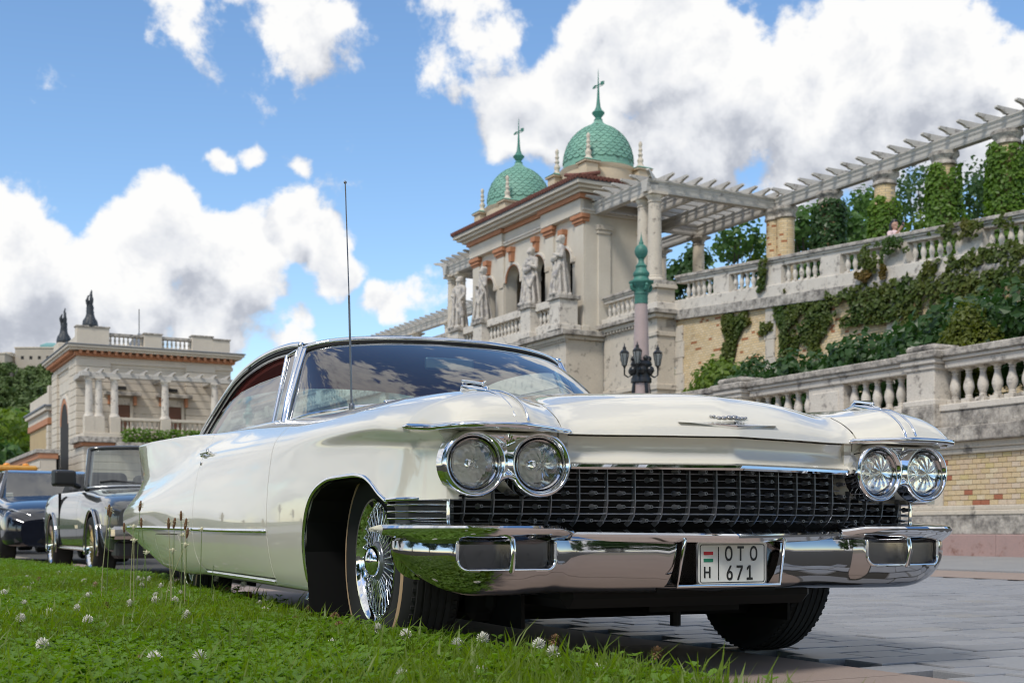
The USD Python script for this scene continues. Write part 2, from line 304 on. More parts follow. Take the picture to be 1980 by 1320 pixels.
def far_brick(name, scale_z=1.0):
    N = {'tc': ('texture_coordinate', {}), 'sp': ('separate_xyz', {}), 'cb': ('combine_xyz', {}), 'ad': ('math', {'math_type':'add'}),
         'br': ('brick_texture', {'color1': (.62,.45,.235), 'color2': (.70,.55,.34), 'mortar': (.34,.29,.225), 'scale': 1.0, 'mortar_size': .006, 'mortar_smooth': .2, 'bias': -.1, 'brick_width': .155, 'row_height': .075}),
         'w': ('white_noise_texture', {'dimensions':'2D'}), 'fx': ('math', {'math_type':'multiply','value2':1/.155}), 'fz': ('math', {'math_type':'multiply','value2':1/.075}),
         'flx': ('math', {'math_type':'floor'}), 'flz': ('math', {'math_type':'floor'}), 'md': ('math', {'math_type':'modulo','value2':2.0}), 'of': ('math', {'math_type':'multiply_add','value2':.5}),
         'ce': ('combine_xyz', {}), 'ra': ('rgb_ramp', {'ramp': [(0,(1,1,1)),(.93,(.86,.86,.88)),(.945,(.60,.33,.24)),(1,(.62,.34,.25))], 'interpolate': False}),
         'mul': ('mix_color', {'blend_type':'multiply','fac':1.0}), 'p': ('principled_bsdf', {'roughness': .75, 'specular_ior_level': .3}), 'bp': ('bump', {'strength': .6, 'distance': .012,'invert': True}),
         'g': ('geometry', {}), 'n': ('noise_texture', {'scale': .9, 'detail': 4.0}), 'nr': ('map_range', {'from_min':.3,'from_max':.75,'to_min':1.08,'to_max':.78,'clamp':True}), 'h': ('hsv', {})}
    L = [('tc.object','sp.vector'),('sp.x','cb.x'),('sp.z','cb.y'),('cb.vector','br.vector'),('sp.z','fz.value1'),('fz.value','flz.value1'),('flz.value','md.value1'),('sp.x','fx.value1'),('md.value','of.value1'),('fx.value','of.value3'),('of.value','flx.value1'),
         ('flx.value','ce.x'),('flz.value','ce.y'),('ce.vector','w.vector'),('w.value','ra.fac'),('br.color','mul.a'),('ra.color','mul.b'),('mul.result','h.color'),('g.position','n.vector'),('n.fac','nr.value'),('nr.result','h.value'),('h.color','p.base_color'),('br.fac','bp.height'),('bp.normal','p.normal')]
    return M(name, N, L)
far_brick('brick_wall')
leafy('leaf_hedge', [(0,(0.023,0.056,0.014)),(.5,(0.043,0.094,0.020)),(.8,(0.069,0.131,0.027)),(1,(0.117,0.187,0.043))], .40, .25, 2.5)
leafy('leaf_ivy', [(0,(0.077,0.146,0.018)),(.5,(0.131,0.225,0.025)),(1,(0.217,0.312,0.036))], .45, .35, 1.5)
leafy('leaf_creeper', [(0,(0.041,0.085,0.015)),(.35,(0.092,0.112,0.018)),(.65,(0.151,0.122,0.027)),(.85,(0.203,0.140,0.030)),(1,(0.344,0.112,0.030))], .5, .3, 1.2)
leafy('leaf_autumn', [(0,(0.072,0.072,0.014)),(.4,(0.156,0.102,0.022)),(.75,(0.216,0.090,0.022)),(1,(0.240,0.054,0.018))], .5, .3, 1.2)
leafy('leaf_yellow', [(0,(0.065,0.098,0.016)),(.5,(0.143,0.156,0.018)),(1,(0.260,0.221,0.026))], .5, .35, 1.5)
leafy('leaf_tree', [(0,(0.046,0.098,0.025)),(.5,(0.090,0.171,0.035)),(1,(0.177,0.270,0.055))], .5, .3, .5)
leafy('leaf_tree_dark', [(0,(0.028,0.062,0.019)),(.5,(0.051,0.103,0.025)),(1,(0.101,0.159,0.037))], .5, .25, .4)
leafy('leaf_tree_light', [(0,(0.083,0.137,0.020)),(.5,(0.151,0.217,0.027)),(1,(0.248,0.297,0.041))], .5, .35, .4)
leafy('leaf_hill', [(0,(0.058,0.091,0.026)),(.5,(0.109,0.155,0.041)),(1,(0.198,0.235,0.058))], .6, .15, .06)
plain('bark', (.06,.048,.036), .9)

# ================================================================ frames: s runs to the right along the terrace, d runs into the building
CX, CY = 4.66, 40.8; GR = -61.97
cr_, sr_ = math.cos(math.radians(GR)), math.sin(math.radians(GR))
def G(s, d, ox=CX, oy=CY): return (ox+cr_*s-sr_*d, oy+sr_*s+cr_*d)
def gthing(name, label, cat_, s=0, d=0, z=0, group=None, ox=CX, oy=CY):
    x, y = G(s, d, ox, oy); return thing(name, label, cat_, (x, y, z), GR, group)
FW = -8.77                                                                     # the front wall's plane

# ================================================================ ground
def ground_poly(pts, z, name, mat, label=None, kind='structure', parent=None):
    v, f = trimesh.creation.triangulate_polygon(sg.Polygon(pts), engine='earcut')
    if len(f) and np.cross(v[f[0,1]]-v[f[0,0]], v[f[0,2]]-v[f[0,0]]) < 0: f = f[:, ::-1]
    o = obj(name, trimesh.Trimesh(np.c_[v, np.full(len(v), z)], f, process=False), mat, parent)
    return tag(o, label, kind=kind) if parent is None else o
ground_poly([(-700,-60),(700,-60),(700,900),(-700,900)], -.06, 'ground', MATS['ground_grey'])
# edge between the granite strip and the pavers, and the lawn's edge
SE0, SED = np.array([.96,4.63]), np.array([.47,-.8827])
STRIP_W = 1.42; perp = np.array([.8827,.47])
def strip_pt(t, w): p = SE0+SED*t+perp*w; return (float(p[0]), float(p[1]))
LAWN = [(-10.4,24.5),(-6.25,15.6),(-2.74,9.6),(-1.03,5.5),(-.46,4.06),(.02,3.42),(.29,3.05),(.47,2.62),(.72,1.9),(1.2,.4),(1.6,-3),(-12,-3),(-30,25)]
ground_poly(LAWN, .02, 'lawn', MATS['soil'])
kerb_line = LAWN[:10]
road = tag(obj('pavement_strip', trimesh.Trimesh(*(lambda v, f: (np.c_[v, np.full(len(v), -.012)], f))(*trimesh.creation.triangulate_polygon(sg.Polygon([strip_pt(-40,-STRIP_W-.6), strip_pt(8,-STRIP_W-.6), strip_pt(8,0), strip_pt(-40,0)]), engine='earcut')), process=False), MATS['mortar']), kind='structure')
for k in range(15):
    t0 = -15.6+1.25*k
    q = [strip_pt(t0+.004,-STRIP_W-.35), strip_pt(t0+1.246,-STRIP_W-.35), strip_pt(t0+1.246,-.006), strip_pt(t0+.004,-.006)]
    v, f = trimesh.creation.triangulate_polygon(sg.Polygon(q), engine='earcut')
    m = trimesh.creation.extrude_polygon(sg.Polygon(q), .011, engine='earcut'); m.apply_translation([0,0,-.011])
    obj('slab', m, MATS['granite_strip'], road)
# pavers in courses running off to the right
pav = tag(obj('plaza', trimesh.Trimesh(*(lambda v, f: (np.c_[v, np.full(len(v), -.026)], f))(*trimesh.creation.triangulate_polygon(sg.Polygon([strip_pt(-45,.0), strip_pt(9,.0), strip_pt(9,40), strip_pt(-45,40)]), engine='earcut')), process=False), MATS['joint_dark']), kind='structure')
rg = np.random.RandomState(3)
a_ = perp; b_ = SED; PL, PW = .262, .196
cells = []
for j in range(-62, 24):
    off = .5*(j % 2)+.12*rg.rand()
    for i in range(-1, 36):
        c = SE0+b_*(j*PW+PW/2)+a_*((i+off+.5)*PL)
        w0 = (c-SE0)@a_
        if w0 < PL*.2: continue
        Y = c[1]
        if Y < 2.9 or Y > 13.5: continue
        u = 990+2460*c[0]/Y
        if not (820 < u < 2150): continue
        dd = (c[0]-CX)*cr_*0
        d_ = (c[0]-CX)*(-sr_)+(c[1]-CY)*cr_
        if d_ > FW-4.85: continue
        cells.append((Y, c, rg.rand(3)))
cells.sort(key=lambda q: q[0])
def paver(c, r):
    e = .0075+.003*r[0]; dz = (r[1]-.5)*.004
    P_ = [c+a_*(PL/2-e)*i+b_*(PW/2-e)*j for i, j in ((-1,-1),(1,-1),(1,1),(-1,1))]; Q = [c+a_*(PL/2-e-.003)*i+b_*(PW/2-e-.003)*j for i, j in ((-1,-1),(1,-1),(1,1),(-1,1))]
    tl = (r[2]-.5)*.006
    V = [(*p,-.03) for p in P_]+[(*p, -.003+dz) for p in P_]+[(*q, dz+tl*(k in (0,3))) for k, q in enumerate(Q)]
    F = []
    for lo in (0,4):
        for k in range(4): a, b = lo+k, lo+(k+1) % 4; F += [[a,a+4,b+4],[a,b+4,b]]
    F += [[8,10,9],[8,11,10]]
    m = trimesh.Trimesh(V, F, process=False); m.invert(); return m if m.face_normals[-1][2] > 0 else (m.invert() or m)
for Y, c, r in cells[:300]: obj('paver', paver(c, r), MATS['paver_grey'], pav)
tag(obj('pavers_beyond', [paver(c, r) for Y, c, r in cells[300:]], MATS['paver_far'], pav), kind='stuff')
# pink border, footway
def gpoly(pts): return [G(s, d) for s, d in pts]
ground_poly(gpoly([(-40,FW-4.8),(60,FW-4.8),(60,FW-3.2),(-40,FW-3.2)]), .003, 'border_strip', MATS['granite_strip'])
fw = [(*G(-40,FW-3.2),.02),(*G(60,FW-3.2),.02),(*G(60,FW),.10),(*G(-40,FW),.10),(*G(-40,FW-3.2),-.02),(*G(60,FW-3.2),-.02)]
tag(obj('footway', trimesh.Trimesh(fw, [[0,1,2],[0,2,3],[4,5,1],[4,1,0]], process=False), MATS['pavement']), kind='structure')

# ================================================================ balustrades
BAL = [(.062,0),(.062,.09),(.050,.095),(.055,.125),(.042,.135),(.052,.155),(.060,.185),(.074,.22),(.080,.26),(.075,.31),(.058,.37),(.045,.43),(.041,.47),(.056,.485),(.041,.50),(.055,.515),(.066,.53),(.066,.56)]
def baluster(h, n=14, s=1.0):
    p = [(r*s, z/.56*h) for r, z in BAL]
    m = lathe(p, n, cap=False)
    b = box(-.078*s,.078*s,-.078*s,.078*s,0,.08*h/.56); t = box(-.076*s,.076*s,-.076*s,.076*s,h*.955,h)
    return cat([m, b, t])
def slanted(s0, s1, d0, d1, zf, z0, z1, c=.012):
    """a bar from s0 to s1 whose bottom and top follow zf(s)+z0, zf(s)+z1, edges chamfered"""
    pts = []
    for s in (s0, s1):
        for d, z in ((d0+c,z0),(d1-c,z0),(d1,z0+c),(d1,z1-c),(d1-c,z1),(d0+c,z1),(d0,z1-c),(d0,z0+c)): pts.append((s, d, zf(s)+z))
    return m3.Manifold.hull_points(np.array(pts))
def moulded(s0, s1, zf, prof, c=0):
    """a run with a moulded section: prof = (d, z) outline"""
    return sweep([(-d, z) for d, z in prof], [(s0,0,zf(s0)),(s1,0,zf(s1))])

# ================================================================ the front wall with its balustrade
wall = gthing('front_wall', 'weathered stone garden wall with balustrade and yellow brick panel behind the white car', 'wall', 0, FW)
zf0 = lambda s: 0.0
S0, S1 = 11.7, 27.0
St, So, Sl = MATS['stone'], MATS['stone_old'], MATS['stone_light']
obj('pink_base', [slanted(a, min(a+1.9,S1)-.006, -.07, .3, zf0, -.05, .41, .01) for a in np.arange(S0, S1, 1.9)], MATS['pink_granite'], wall)
piers = [(14.9,15.58),(19.57,20.13),(24.2,24.8)]
obj('plinth', [slanted(a, min(a+1.6,S1)-.004, -.04, .3, zf0, .41, .69, .012) for a in np.arange(S0, S1, 1.6)], So, wall)
def run(name, z0, z1, d, mat, prof=None):
    obj(name, slanted(S0, S1, d, .3, zf0, z0, z1, .012), mat, wall)
run('base_moulding', .69, .76, -.055, St); run('base_moulding', .76, .83, -.02, St)
# brick panels between stone frames
panels = [(15.9,19.35),(20.163,23.9),(25.1,27)]
last = S0
for a, b in panels+[(S1,S1)]:
    obj('panel_frame', slanted(last, a, 0, .3, zf0, .83, 1.58, .006), St, wall); last = b
obj('panel_back', slanted(S0+.1, S1-.1, .035, .28, zf0, .82, 1.59, .0), MATS['mortar'], wall)
BW, BH = .154, .075
brick_m = {}
def brick(w): 
    if w not in brick_m: brick_m[w] = tm(cbox(.004, w-.004, .016, .06, .004, BH-.004, .003))
    return brick_m[w]
for a, b in panels[1:2]:
    for j in range(10):
        x = a-(BW/2 if j % 2 == 0 else 0)
        while x < min(b, 22.9)-.01:
            x0, x1 = max(x, a), min(x+BW, b)
            if x1-x0 > .03: obj('brick', mv(brick(round(x1-x0,3)), x0, 0, .83+j*BH), MATS['brick_yellow'], wall)
            x += BW
for a, b in (panels[0], (22.92,23.9), panels[2]):
    ms = []
    for j in range(10):
        x = a-(BW/2 if j % 2 == 0 else 0)
        while x < b-.01:
            x0, x1 = max(x, a), min(x+BW, b)
            if x1-x0 > .03: ms.append(mv(brick(round(x1-x0,3)), x0, 0, .83+j*BH))
            x += BW
    tag(obj('bricks_beyond', ms, MATS['brick_wall'], wall), kind='stuff')
run('top_moulding', 1.58, 1.66, -.03, St); run('top_moulding', 1.66, 1.76, -.06, St)
rgs = np.random.RandomState(8)
def blocks(name, z0, z1, d, mat, parent, s0, s1, zf=zf0, w=1.1, d1=.3, seed=0):
    r = np.random.RandomState(abs(seed)+7); s = s0
    while s < s1-.05:
        e = min(s+w*(.75+.5*r.rand()), s1)
        if s1-e < .25: e = s1
        obj(name, slanted(s+.003, e-.003, d-.006*r.rand(), d1, zf, z0, z1, .014), mat, parent); s = e
blocks('course_stone', 1.76, 1.98, -.15, So, wall, S0, S1, seed=1)
blocks('course_stone', 1.98, 2.22, -.06, So, wall, S0, S1, seed=2)
run('ledge', 2.22, 2.32, -.09, Sl)
bal0 = baluster(.54)
def rails(parent, s0, s1, z, zf=zf0, d=0, mat=Sl, top=So, w=.17, hh=.27):
    obj('rail', slanted(s0, s1, d+.15-w, d+.15+w, zf, z, z+hh*.42, .014), mat, parent)
    obj('rail', slanted(s0, s1, d+.15-w-.05, d+.15+w+.05, zf, z+hh*.42, z+hh*.62, .012), mat, parent)
    blocks('coping', z+hh*.62, z+hh, d+.15-w-.09, top, parent, s0, s1, zf, 1.5, d+.15+w+.09, seed=int(s0*10))
def pier(parent, a, b, z0, z1, d=-.14, mat=Sl, cap=So, rect=True):
    obj('pier', tm(cbox(a, b, d, .42, z0, z1, .012)), mat, parent)
    obj('pier_base', tm(cbox(a-.04, b+.04, d-.04, .46, z0, z0+.09, .012)), mat, parent)
    obj('pier_cap', [tm(cbox(a-.03, b+.03, d-.03, .45, z1-.14, z1-.06, .012)), tm(cbox(a-.07, b+.07, d-.07, .49, z1-.06, z1+.02, .015))], mat, parent)
    obj('pier_coping', [tm(cbox(a-.12, b+.12, d-.11, .53, z1+.022, z1+.13, .02)), tm(cbox(a-.02, b+.02, d-.02, .42, z1+.132, z1+.24, .04))], cap, parent)
RZ = 2.86
spans = [(S0,14.9),(15.58,19.57),(20.13,24.2),(24.8,S1)]
for a, b in piers:
    pier(wall, a, b, 2.32, RZ+.14, -.14)
    obj('pier_foot', tm(cbox(a-.05, b+.05, -.20, .3, 1.985, 2.318, .012)), So, wall)
for a, b in spans: rails(wall, a+.09, b-.09, RZ)
blocks_at = [(17.19,18.03),(21.95,22.75)]
for a, b in blocks_at:
    obj('pedestal_panel', [tm(cbox(a, b, .02, .30, 2.32, RZ, .01)), tm(cbox(a+.10, b-.10, .0, .1, 2.32+.09, RZ-.10, .012))], Sl, wall)
for a, b in [(12.1,14.9),(15.58,17.19),(18.03,19.57),(20.13,21.95),(22.75,24.2)]:
    n = max(1, int(round((b-a)/.25))-0); step = (b-a)/n
    for k in range(n): obj('baluster', mv(bal0, a+step*(k+.5), .15, 2.32), Sl, wall, 40)
obj('wall_core', box(S0, S1, .28, .6, -.05, 2.2), St, wall)

# ================================================================ the terrace wall behind, falling to the right
tw = gthing('terrace_wall', 'tall yellow brick terrace wall with sloping stone balustrade and hanging creeper', 'wall', 0, .67)
zf = lambda s: 8.49-.067*(s-3.08)
T0, T1 = .05, 17.0
wv = m3.Manifold.hull_points(np.array([(s, d, z) for s in (T0,T1) for d in (.03,.5) for z in (-.1, zf(s)-1.43)]))
obj('brick_face', wv, MATS['brick_wall'], tw)
blocks('coping_stone', -1.44, -1.14, -.10, So, tw, T0, T1, zf, 1.0, .55, 3)
blocks('course_stone', -1.14, -.80, -.03, Sl, tw, T0, T1, zf, .9, .5, 4)
rails(tw, T0, T1, -.25, zf, 0.05, Sl, So, .15, .25)
balu = baluster(.55, 12, .95)
for k in range(-1, 7):
    c = 2.41+2.42*k
    if k >= 0 and c < T1: obj('pedestal_panel', m3.Manifold.hull_points(np.array([(s, d, zf(s)+z) for s in (c-.38,c+.38) for d in (.03,.38) for z in (-.80,-.25)])), Sl, tw)
    for j in range(6):
        s = c+.38+(j+.5)*1.66/6
        if T0+.12 < s < T1-.1: obj('baluster', mv(balu, s, .2, zf(s)-.80), Sl, tw, 40)
for c in (.25, 4.75, 9.6, 14.4):
    for k in range(13):
        w = .26 if k % 2 else .20
        obj('quoin', tm(cbox(c-w, c+w, -.015, .3, .3+k*.52, .3+k*.52+.51, .012)), MATS['stone'], tw)

# ================================================================ corner pier, outer terrace and its base (left of the corner)
te = gthing('terrace', 'stone terrace base with cornice and balustrade below the domed pavilion', 'terrace', 0, 0)
def tb(name, s0, s1, d0, d1, z0, z1, mat=St, c=.015): return obj(name, tm(cbox(s0, s1, d0, d1, z0, z1, c)), mat, te)
for mir in (0, 1):
    def B(name, s0, s1, *r, **k):
        if mir: s0, s1 = -15.8-s1, -15.8-s0
        return tb(name, s0, s1, *r, **k)
    B('corner_pier', -.70, .05, -.05, .66, -.1, 8.25); B('pier_cap', -.80, .15, -.15, .70, 8.25, 8.36); B('pier_cap', -.76, .11, -.11, .69, 8.361, 8.50, mat=So)
    B('pier_plinth', -.76, .10, -.10, .66, 7.56, 7.80, mat=Sl)
    B('pier_cornice', -.86, .20, -.22, .66, 7.30, 7.42); B('pier_cornice', -.95, .30, -.33, .66, 7.42, 7.56, mat=So)
    B('pier_band', -.75, .10, -.10, .66, 5.0, 5.18); B('pier_band', -.75, .10, -.10, .66, 6.72, 6.86)
    B('outer_wall', -3.4, -.70, .12, .6, 5.25, 7.25); B('brick_panel', -3.4, -.70, .15, .6, -.1, 5.1, mat=MATS['brick_wall'], c=.0); B('string_course', -3.4, -.70, .06, .6, 5.1, 5.25)
    B('outer_cornice', -3.45, -.70, -.02, .6, 7.25, 7.38); B('outer_cornice', -3.5, -.70, -.14, .6, 7.38, 7.52, mat=So); B('outer_ledge', -3.45, -.70, .05, .55, 7.52, 7.72, mat=Sl)
    rails_s = (-3.4,-.72) if not mir else (-15.08,-12.4)
    rails(te, *rails_s, 8.25, zf0, 0.1, Sl, So, .15, .25)
    for k in range(9):
        s = -3.2+k*.28; obj('baluster', mv(balu, s if not mir else -15.8-s, .25, 7.72), Sl, te, 40)
tb('terrace_floor', -15.8, .05, .3, 6.5, 7.0, 7.3, c=0)
# base of the pavilion, stepping forward
tb('pavilion_base', -12.3, -3.5, -1.35, .2, -.1, 7.0); tb('base_cornice', -12.42, -3.38, -1.47, .2, 7.0, 7.12); tb('base_cornice', -12.55, -3.25, -1.62, .2, 7.12, 7.30, So)
for k in range(60): tb('dentil', -12.35+k*.15, -12.28+k*.15, -1.43, -1.3, 6.90, 6.995, St, 0)
for k in range(14): tb('dentil', -3.4+k*.19, -3.32+k*.19, .0, .1, 7.16, 7.245, St, 0)

# ================================================================ the pavilion with two copper domes
pv = gthing('domed_pavilion', 'cream stone pavilion with arches and two green copper domes on the terrace', 'pavilion', -3.59, -.57)
W_ = 8.6; SW = MATS['stone_warm']; TC = MATS['terracotta']
def pb(name, s0, s1, d0, d1, z0, z1, mat=SW, c=.012, parent=None): return obj(name, tm(cbox(s0, s1, d0, d1, z0, z1, c)), mat, parent or pv)
arches = [(-1.36,.50),(-3.35,.66),(-5.25,.66),(-7.24,.50)]
front = m3.Manifold.cube((W_,.5,4.08)).translate((-W_,.06,7.3))
for c, r in arches:
    front -= m3.Manifold.cylinder(1.2, r, r, 40).rotate((90,0,0)).translate((c,.9,9.98)); front -= man(box(c-r,c+r,-.3,.9,7.2,9.98))
sidew = m3.Manifold.cube((.45,2.4,4.08)).translate((-.45,.5,7.3)); front += sidew+sidew.translate((-W_+.45,0,0))
obj('arcade_wall', front, SW, pv, 20)
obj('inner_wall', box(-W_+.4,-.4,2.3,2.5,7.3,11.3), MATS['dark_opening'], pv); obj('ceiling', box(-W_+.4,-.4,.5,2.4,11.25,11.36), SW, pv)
for c, r in arches:
    t = np.linspace(0, math.pi, 24)
    obj('archivolt', sweep([(0,-.0),(.075,-.0),(.075,.07),(0,.07)], [(c+(r+.02)*math.cos(a), .0, 9.98+(r+.02)*math.sin(a)) for a in t], up=(0,1,0)), MATS['stone_light'], pv, 30)
    obj('archivolt_band', sweep([(.075,.02),(.115,.02),(.115,.07),(.075,.07)], [(c+(r+.02)*math.cos(a), .0, 9.98+(r+.02)*math.sin(a)) for a in t[2:]], up=(0,1,0)), TC, pv, 30)
    ks = m3.Manifold.hull_points(np.array([(c+x, d, z) for x, z in ((-.09,10.02+r),(.09,10.02+r),(.15,10.52+r),(-.15,10.52+r)) for d in (-.10,.1)]))+m3.Manifold.hull_points(np.array([(c+x, d, z) for x, z in ((-.15,10.38+r),(.15,10.38+r),(.17,10.56+r),(-.17,10.56+r)) for d in (-.17,.1)]))
    obj('keystone', ks, TC, pv)
    for sd in (-1, 1):
        pb('impost', c+sd*(r+.02)-.20*(sd > 0)*0-(.0 if sd > 0 else .30), c+sd*(r+.02)+(.30 if sd > 0 else 0), -.06, .62, 9.80, 9.97, MATS['stone'])
pil = [-.30,-2.38,-6.22,-8.30]
for c in pil:
    pb('pilaster', c-.29, c+.29, -.02, .2, 7.3, 11.02); pb('pilaster_base', c-.34, c+.34, -.08, .2, 7.3, 7.52)
    pb('capital', c-.30, c+.30, -.05, .2, 11.02, 11.10, TC); pb('capital', c-.35, c+.35, -.10, .2, 11.10, 11.22, TC); pb('capital', c-.40, c+.40, -.15, .2, 11.22, 11.36, TC)
for s in (-.02, -W_+.02):
    pb('side_pilaster', s-.06, s+.06, .30, .85, 7.3, 11.0, SW) if False else None
pb('side_pilaster', -.05, .07, .55, 1.05, 7.3, 10.85); pb('side_capital', -.05, .14, .48, 1.12, 10.85, 11.02, St); pb('side_capital', -.05, .11, .51, 1.09, 10.72, 10.85, St)
pb('side_pilaster', -.05, .07, 2.2, 2.7, 7.3, 10.85); pb('side_capital', -.05, .14, 2.13, 2.77, 10.85, 11.02, St)
D1 = 2.95
def band(name, z0, z1, o, mat, c=.012):
    pb(name, -W_-o, o, -o, D1+o, z0, z1, mat, c)
band('architrave', 11.37, 11.50, .06, SW); band('frieze', 11.50, 11.86, .03, SW); band('architrave', 11.46, 11.53, .10, Sl)
band('terracotta_band', 11.86, 12.02, .13, TC)
for c0 in (-.30-.4, -2.38-.4+0): pass
for a, b in ((-2.75,.0),(-W_,-5.85)): pb('frieze_block', a-.02, b+.03, -.16, .3, 11.38, 11.87, SW); pb('terracotta_band', a-.10, b+.16, -.26, .3, 11.87, 12.02, TC)
band('cornice', 12.02, 12.12, .34, SW); band('cornice', 12.12, 12.22, .50, SW); band('cornice', 12.22, 12.33, .62, SW)
band('gutter', 12.33, 12.37, .64, MATS['lead_roof'])
# tiled eave: a low hip, the tiles of its edge stand out one by one
hip = m3.Manifold.hull_points(np.array([(s, d, z) for s, d, z in [(-W_-.6,-.6,12.37),(.6,-.6,12.37),(.6,D1+.6,12.37),(-W_-.6,D1+.6,12.37),(-W_+.3,.4,12.62),(-.3,.4,12.62),(-.3,D1-.4,12.62),(-W_+.3,D1-.4,12.62)]]))
rf = obj('roof', hip, MATS['roof_tile_red'], pv)
tl = m3.Manifold.cylinder(1.0,.078,.066,8); tl = tm(tl)
n = 60
for k in range(n): obj('roof_tile', tm(m3.Manifold.hull_points(np.array(mv(tl, 0,0,0, rx=-math.pi/2+.24).vertices)).translate((-W_-.58+k*(W_+1.16)/(n-1), -.70, 12.42))), MATS['roof_tile_red'], rf, 40)
for k in range(26): obj('roof_tile', tm(m3.Manifold.hull_points(np.array(mv(tl, 0,0,0, ry=-math.pi/2+.24).vertices))  .translate((.70, -.58+k*(D1+1.16)/25, 12.42))), MATS['roof_tile_red'], rf, 40)
VG = MATS['verdigris']
for cs in (-1.3, -W_+1.3):
    cd = 1.39
    tb_ = obj('dome_tower', [mv(lathe([(1.36,12.5),(1.36,12.62),(1.29,12.64),(1.29,13.14),(1.34,13.18),(1.38,13.26),(1.30,13.27)], 56), cs, cd, 0)], MATS['stucco_cream'], pv, 40)
    prof = [(1.31,13.27),(1.31,13.33),(1.26,13.36),(1.26,13.44),(1.245,13.50),(1.245,13.62),(1.22,13.82),(1.16,14.05),(1.07,14.26),(.94,14.46),(.77,14.64),(.57,14.79),(.38,14.90),(.25,14.98),(.17,15.06),(.13,15.16)]
    dm = obj('dome', mv(lathe(prof, 64), cs, cd, 0), VG, pv, 40)
    # fish-scale plates in rows
    zs = np.linspace(13.56, 14.74, 11); pz = [p[1] for p in prof[4:]]; pr = [p[0] for p in prof[4:]]
    for j, z in enumerate(zs):
        r0 = float(np.interp(z, pz, pr)); n = 26
        hgt = .185
        for k in range(n):
            a = (k+.5*(j % 2))/n*2*math.pi
            V = []; cols = 7
            wv_ = 2*math.pi/n*.5
            for q in range(cols):
                t = -1+2*q/(cols-1); zb = z+hgt*.42*(1-math.sqrt(max(0,1-t*t)))-.02; zt = z+hgt*.95
                for zz, lift in ((zb,.032),(zt,.004)):
                    rr = float(np.interp(min(zz,14.95), pz, pr))+lift; aa = a+t*wv_
                    V.append((rr*math.cos(aa), rr*math.sin(aa), zz))
                rr = float(np.interp(zb, pz, pr)); V.append((rr*math.cos(a+t*wv_), rr*math.sin(a+t*wv_), zb))
            F = []
            for q in range(cols-1):
                i0 = q*3; F += [[i0,i0+3,i0+4],[i0,i0+4,i0+1],[i0+2,i0+5,i0+3],[i0+2,i0+3,i0]]
            obj('scale', mv(trimesh.Trimesh(V, F, process=False), cs, cd, 0), VG, dm)
    obj('finial', mv(lathe([(.14,15.10),(.16,15.14),(.11,15.20),(.12,15.24),(.22,15.36),(.23,15.40),(.13,15.50),(.08,15.62),(.05,15.9),(.03,16.3),(.012,16.8),(.0,17.0)], 20), cs, cd, 0), MATS['bronze_green'], dm, 40)
    vn = [tube([(-.20,0,16.36),(.20,0,16.44)],.022,6), tube([(-.22,0,16.30),(-.10,0,16.40)],.03,6), box(.10,.24,-.012,.012,16.38,16.50), tube([(-.2,0,16.30),(.2,0,16.36)],.012,6)]
    obj('weather_vane', [mv(cat(vn), cs, cd, 0, rz=.5)], MATS['bronze_green'], dm)
    for i, j in ((-1,-1),(1,-1),(1,1),(-1,1)):
        px, py_ = cs+1.08*i, cd+1.08*j
        obj('tower_pedestal', [tm(cbox(px-.25,px+.25,py_-.25,py_+.25,12.5,13.16,.012)), tm(cbox(px-.32,px+.32,py_-.32,py_+.32,13.16,13.23,.012))], MATS['stucco_cream'], pv)
        pn = obj('pinnacle', mv(lathe([(.25,13.26),(.19,13.31),(.10,13.42),(.085,13.48),(.115,13.54),(.105,13.60),(.06,13.66),(.06,13.70),(.09,13.76),(.055,13.83),(.055,13.87),(.078,13.93),(.05,14.0),(.05,14.04),(.07,14.11),(.065,14.17),(.03,14.23),(0,14.25)], 14), px, py_, 0), St, pv, 40)
        obj('pinnacle_flashing', mv(lathe([(.40,13.23),(.36,13.27),(.27,13.29)], 4), px, py_, 0, rz=0) if False else tm(m3.Manifold.hull_points(np.array([(px+x*.34, py_+y*.34, 13.232) for x in (-1,1) for y in (-1,1)]+[(px+x*.24, py_+y*.24, 13.30) for x in (-1,1) for y in (-1,1)]))), VG, pn)
# pedestals with the balustrade between them
for c in pil:
    pb('statue_pedestal', c-.36, c+.36, -1.0, -.28, 7.32, 8.36, Sl); pb('pedestal_cap', c-.44, c+.44, -1.08, -.2, 8.36, 8.50, So); pb('pedestal_base', c-.43, c+.43, -1.07, -.2, 7.31, 7.5, Sl)
for a, b in ((-2.02,-.66),(-5.86,-2.74),(-7.94,-6.58)):
    pb('arcade_rail', a, b, -.80, -.45, 8.22, 8.48, Sl); n = int((b-a)/.27)
    for k in range(n): obj('baluster', mv(balu, a+(k+.5)*(b-a)/n, -.62, 7.66), Sl, pv, 40)
    pb('arcade_plinth', a, b, -.82, -.42, 7.31, 7.66, Sl)

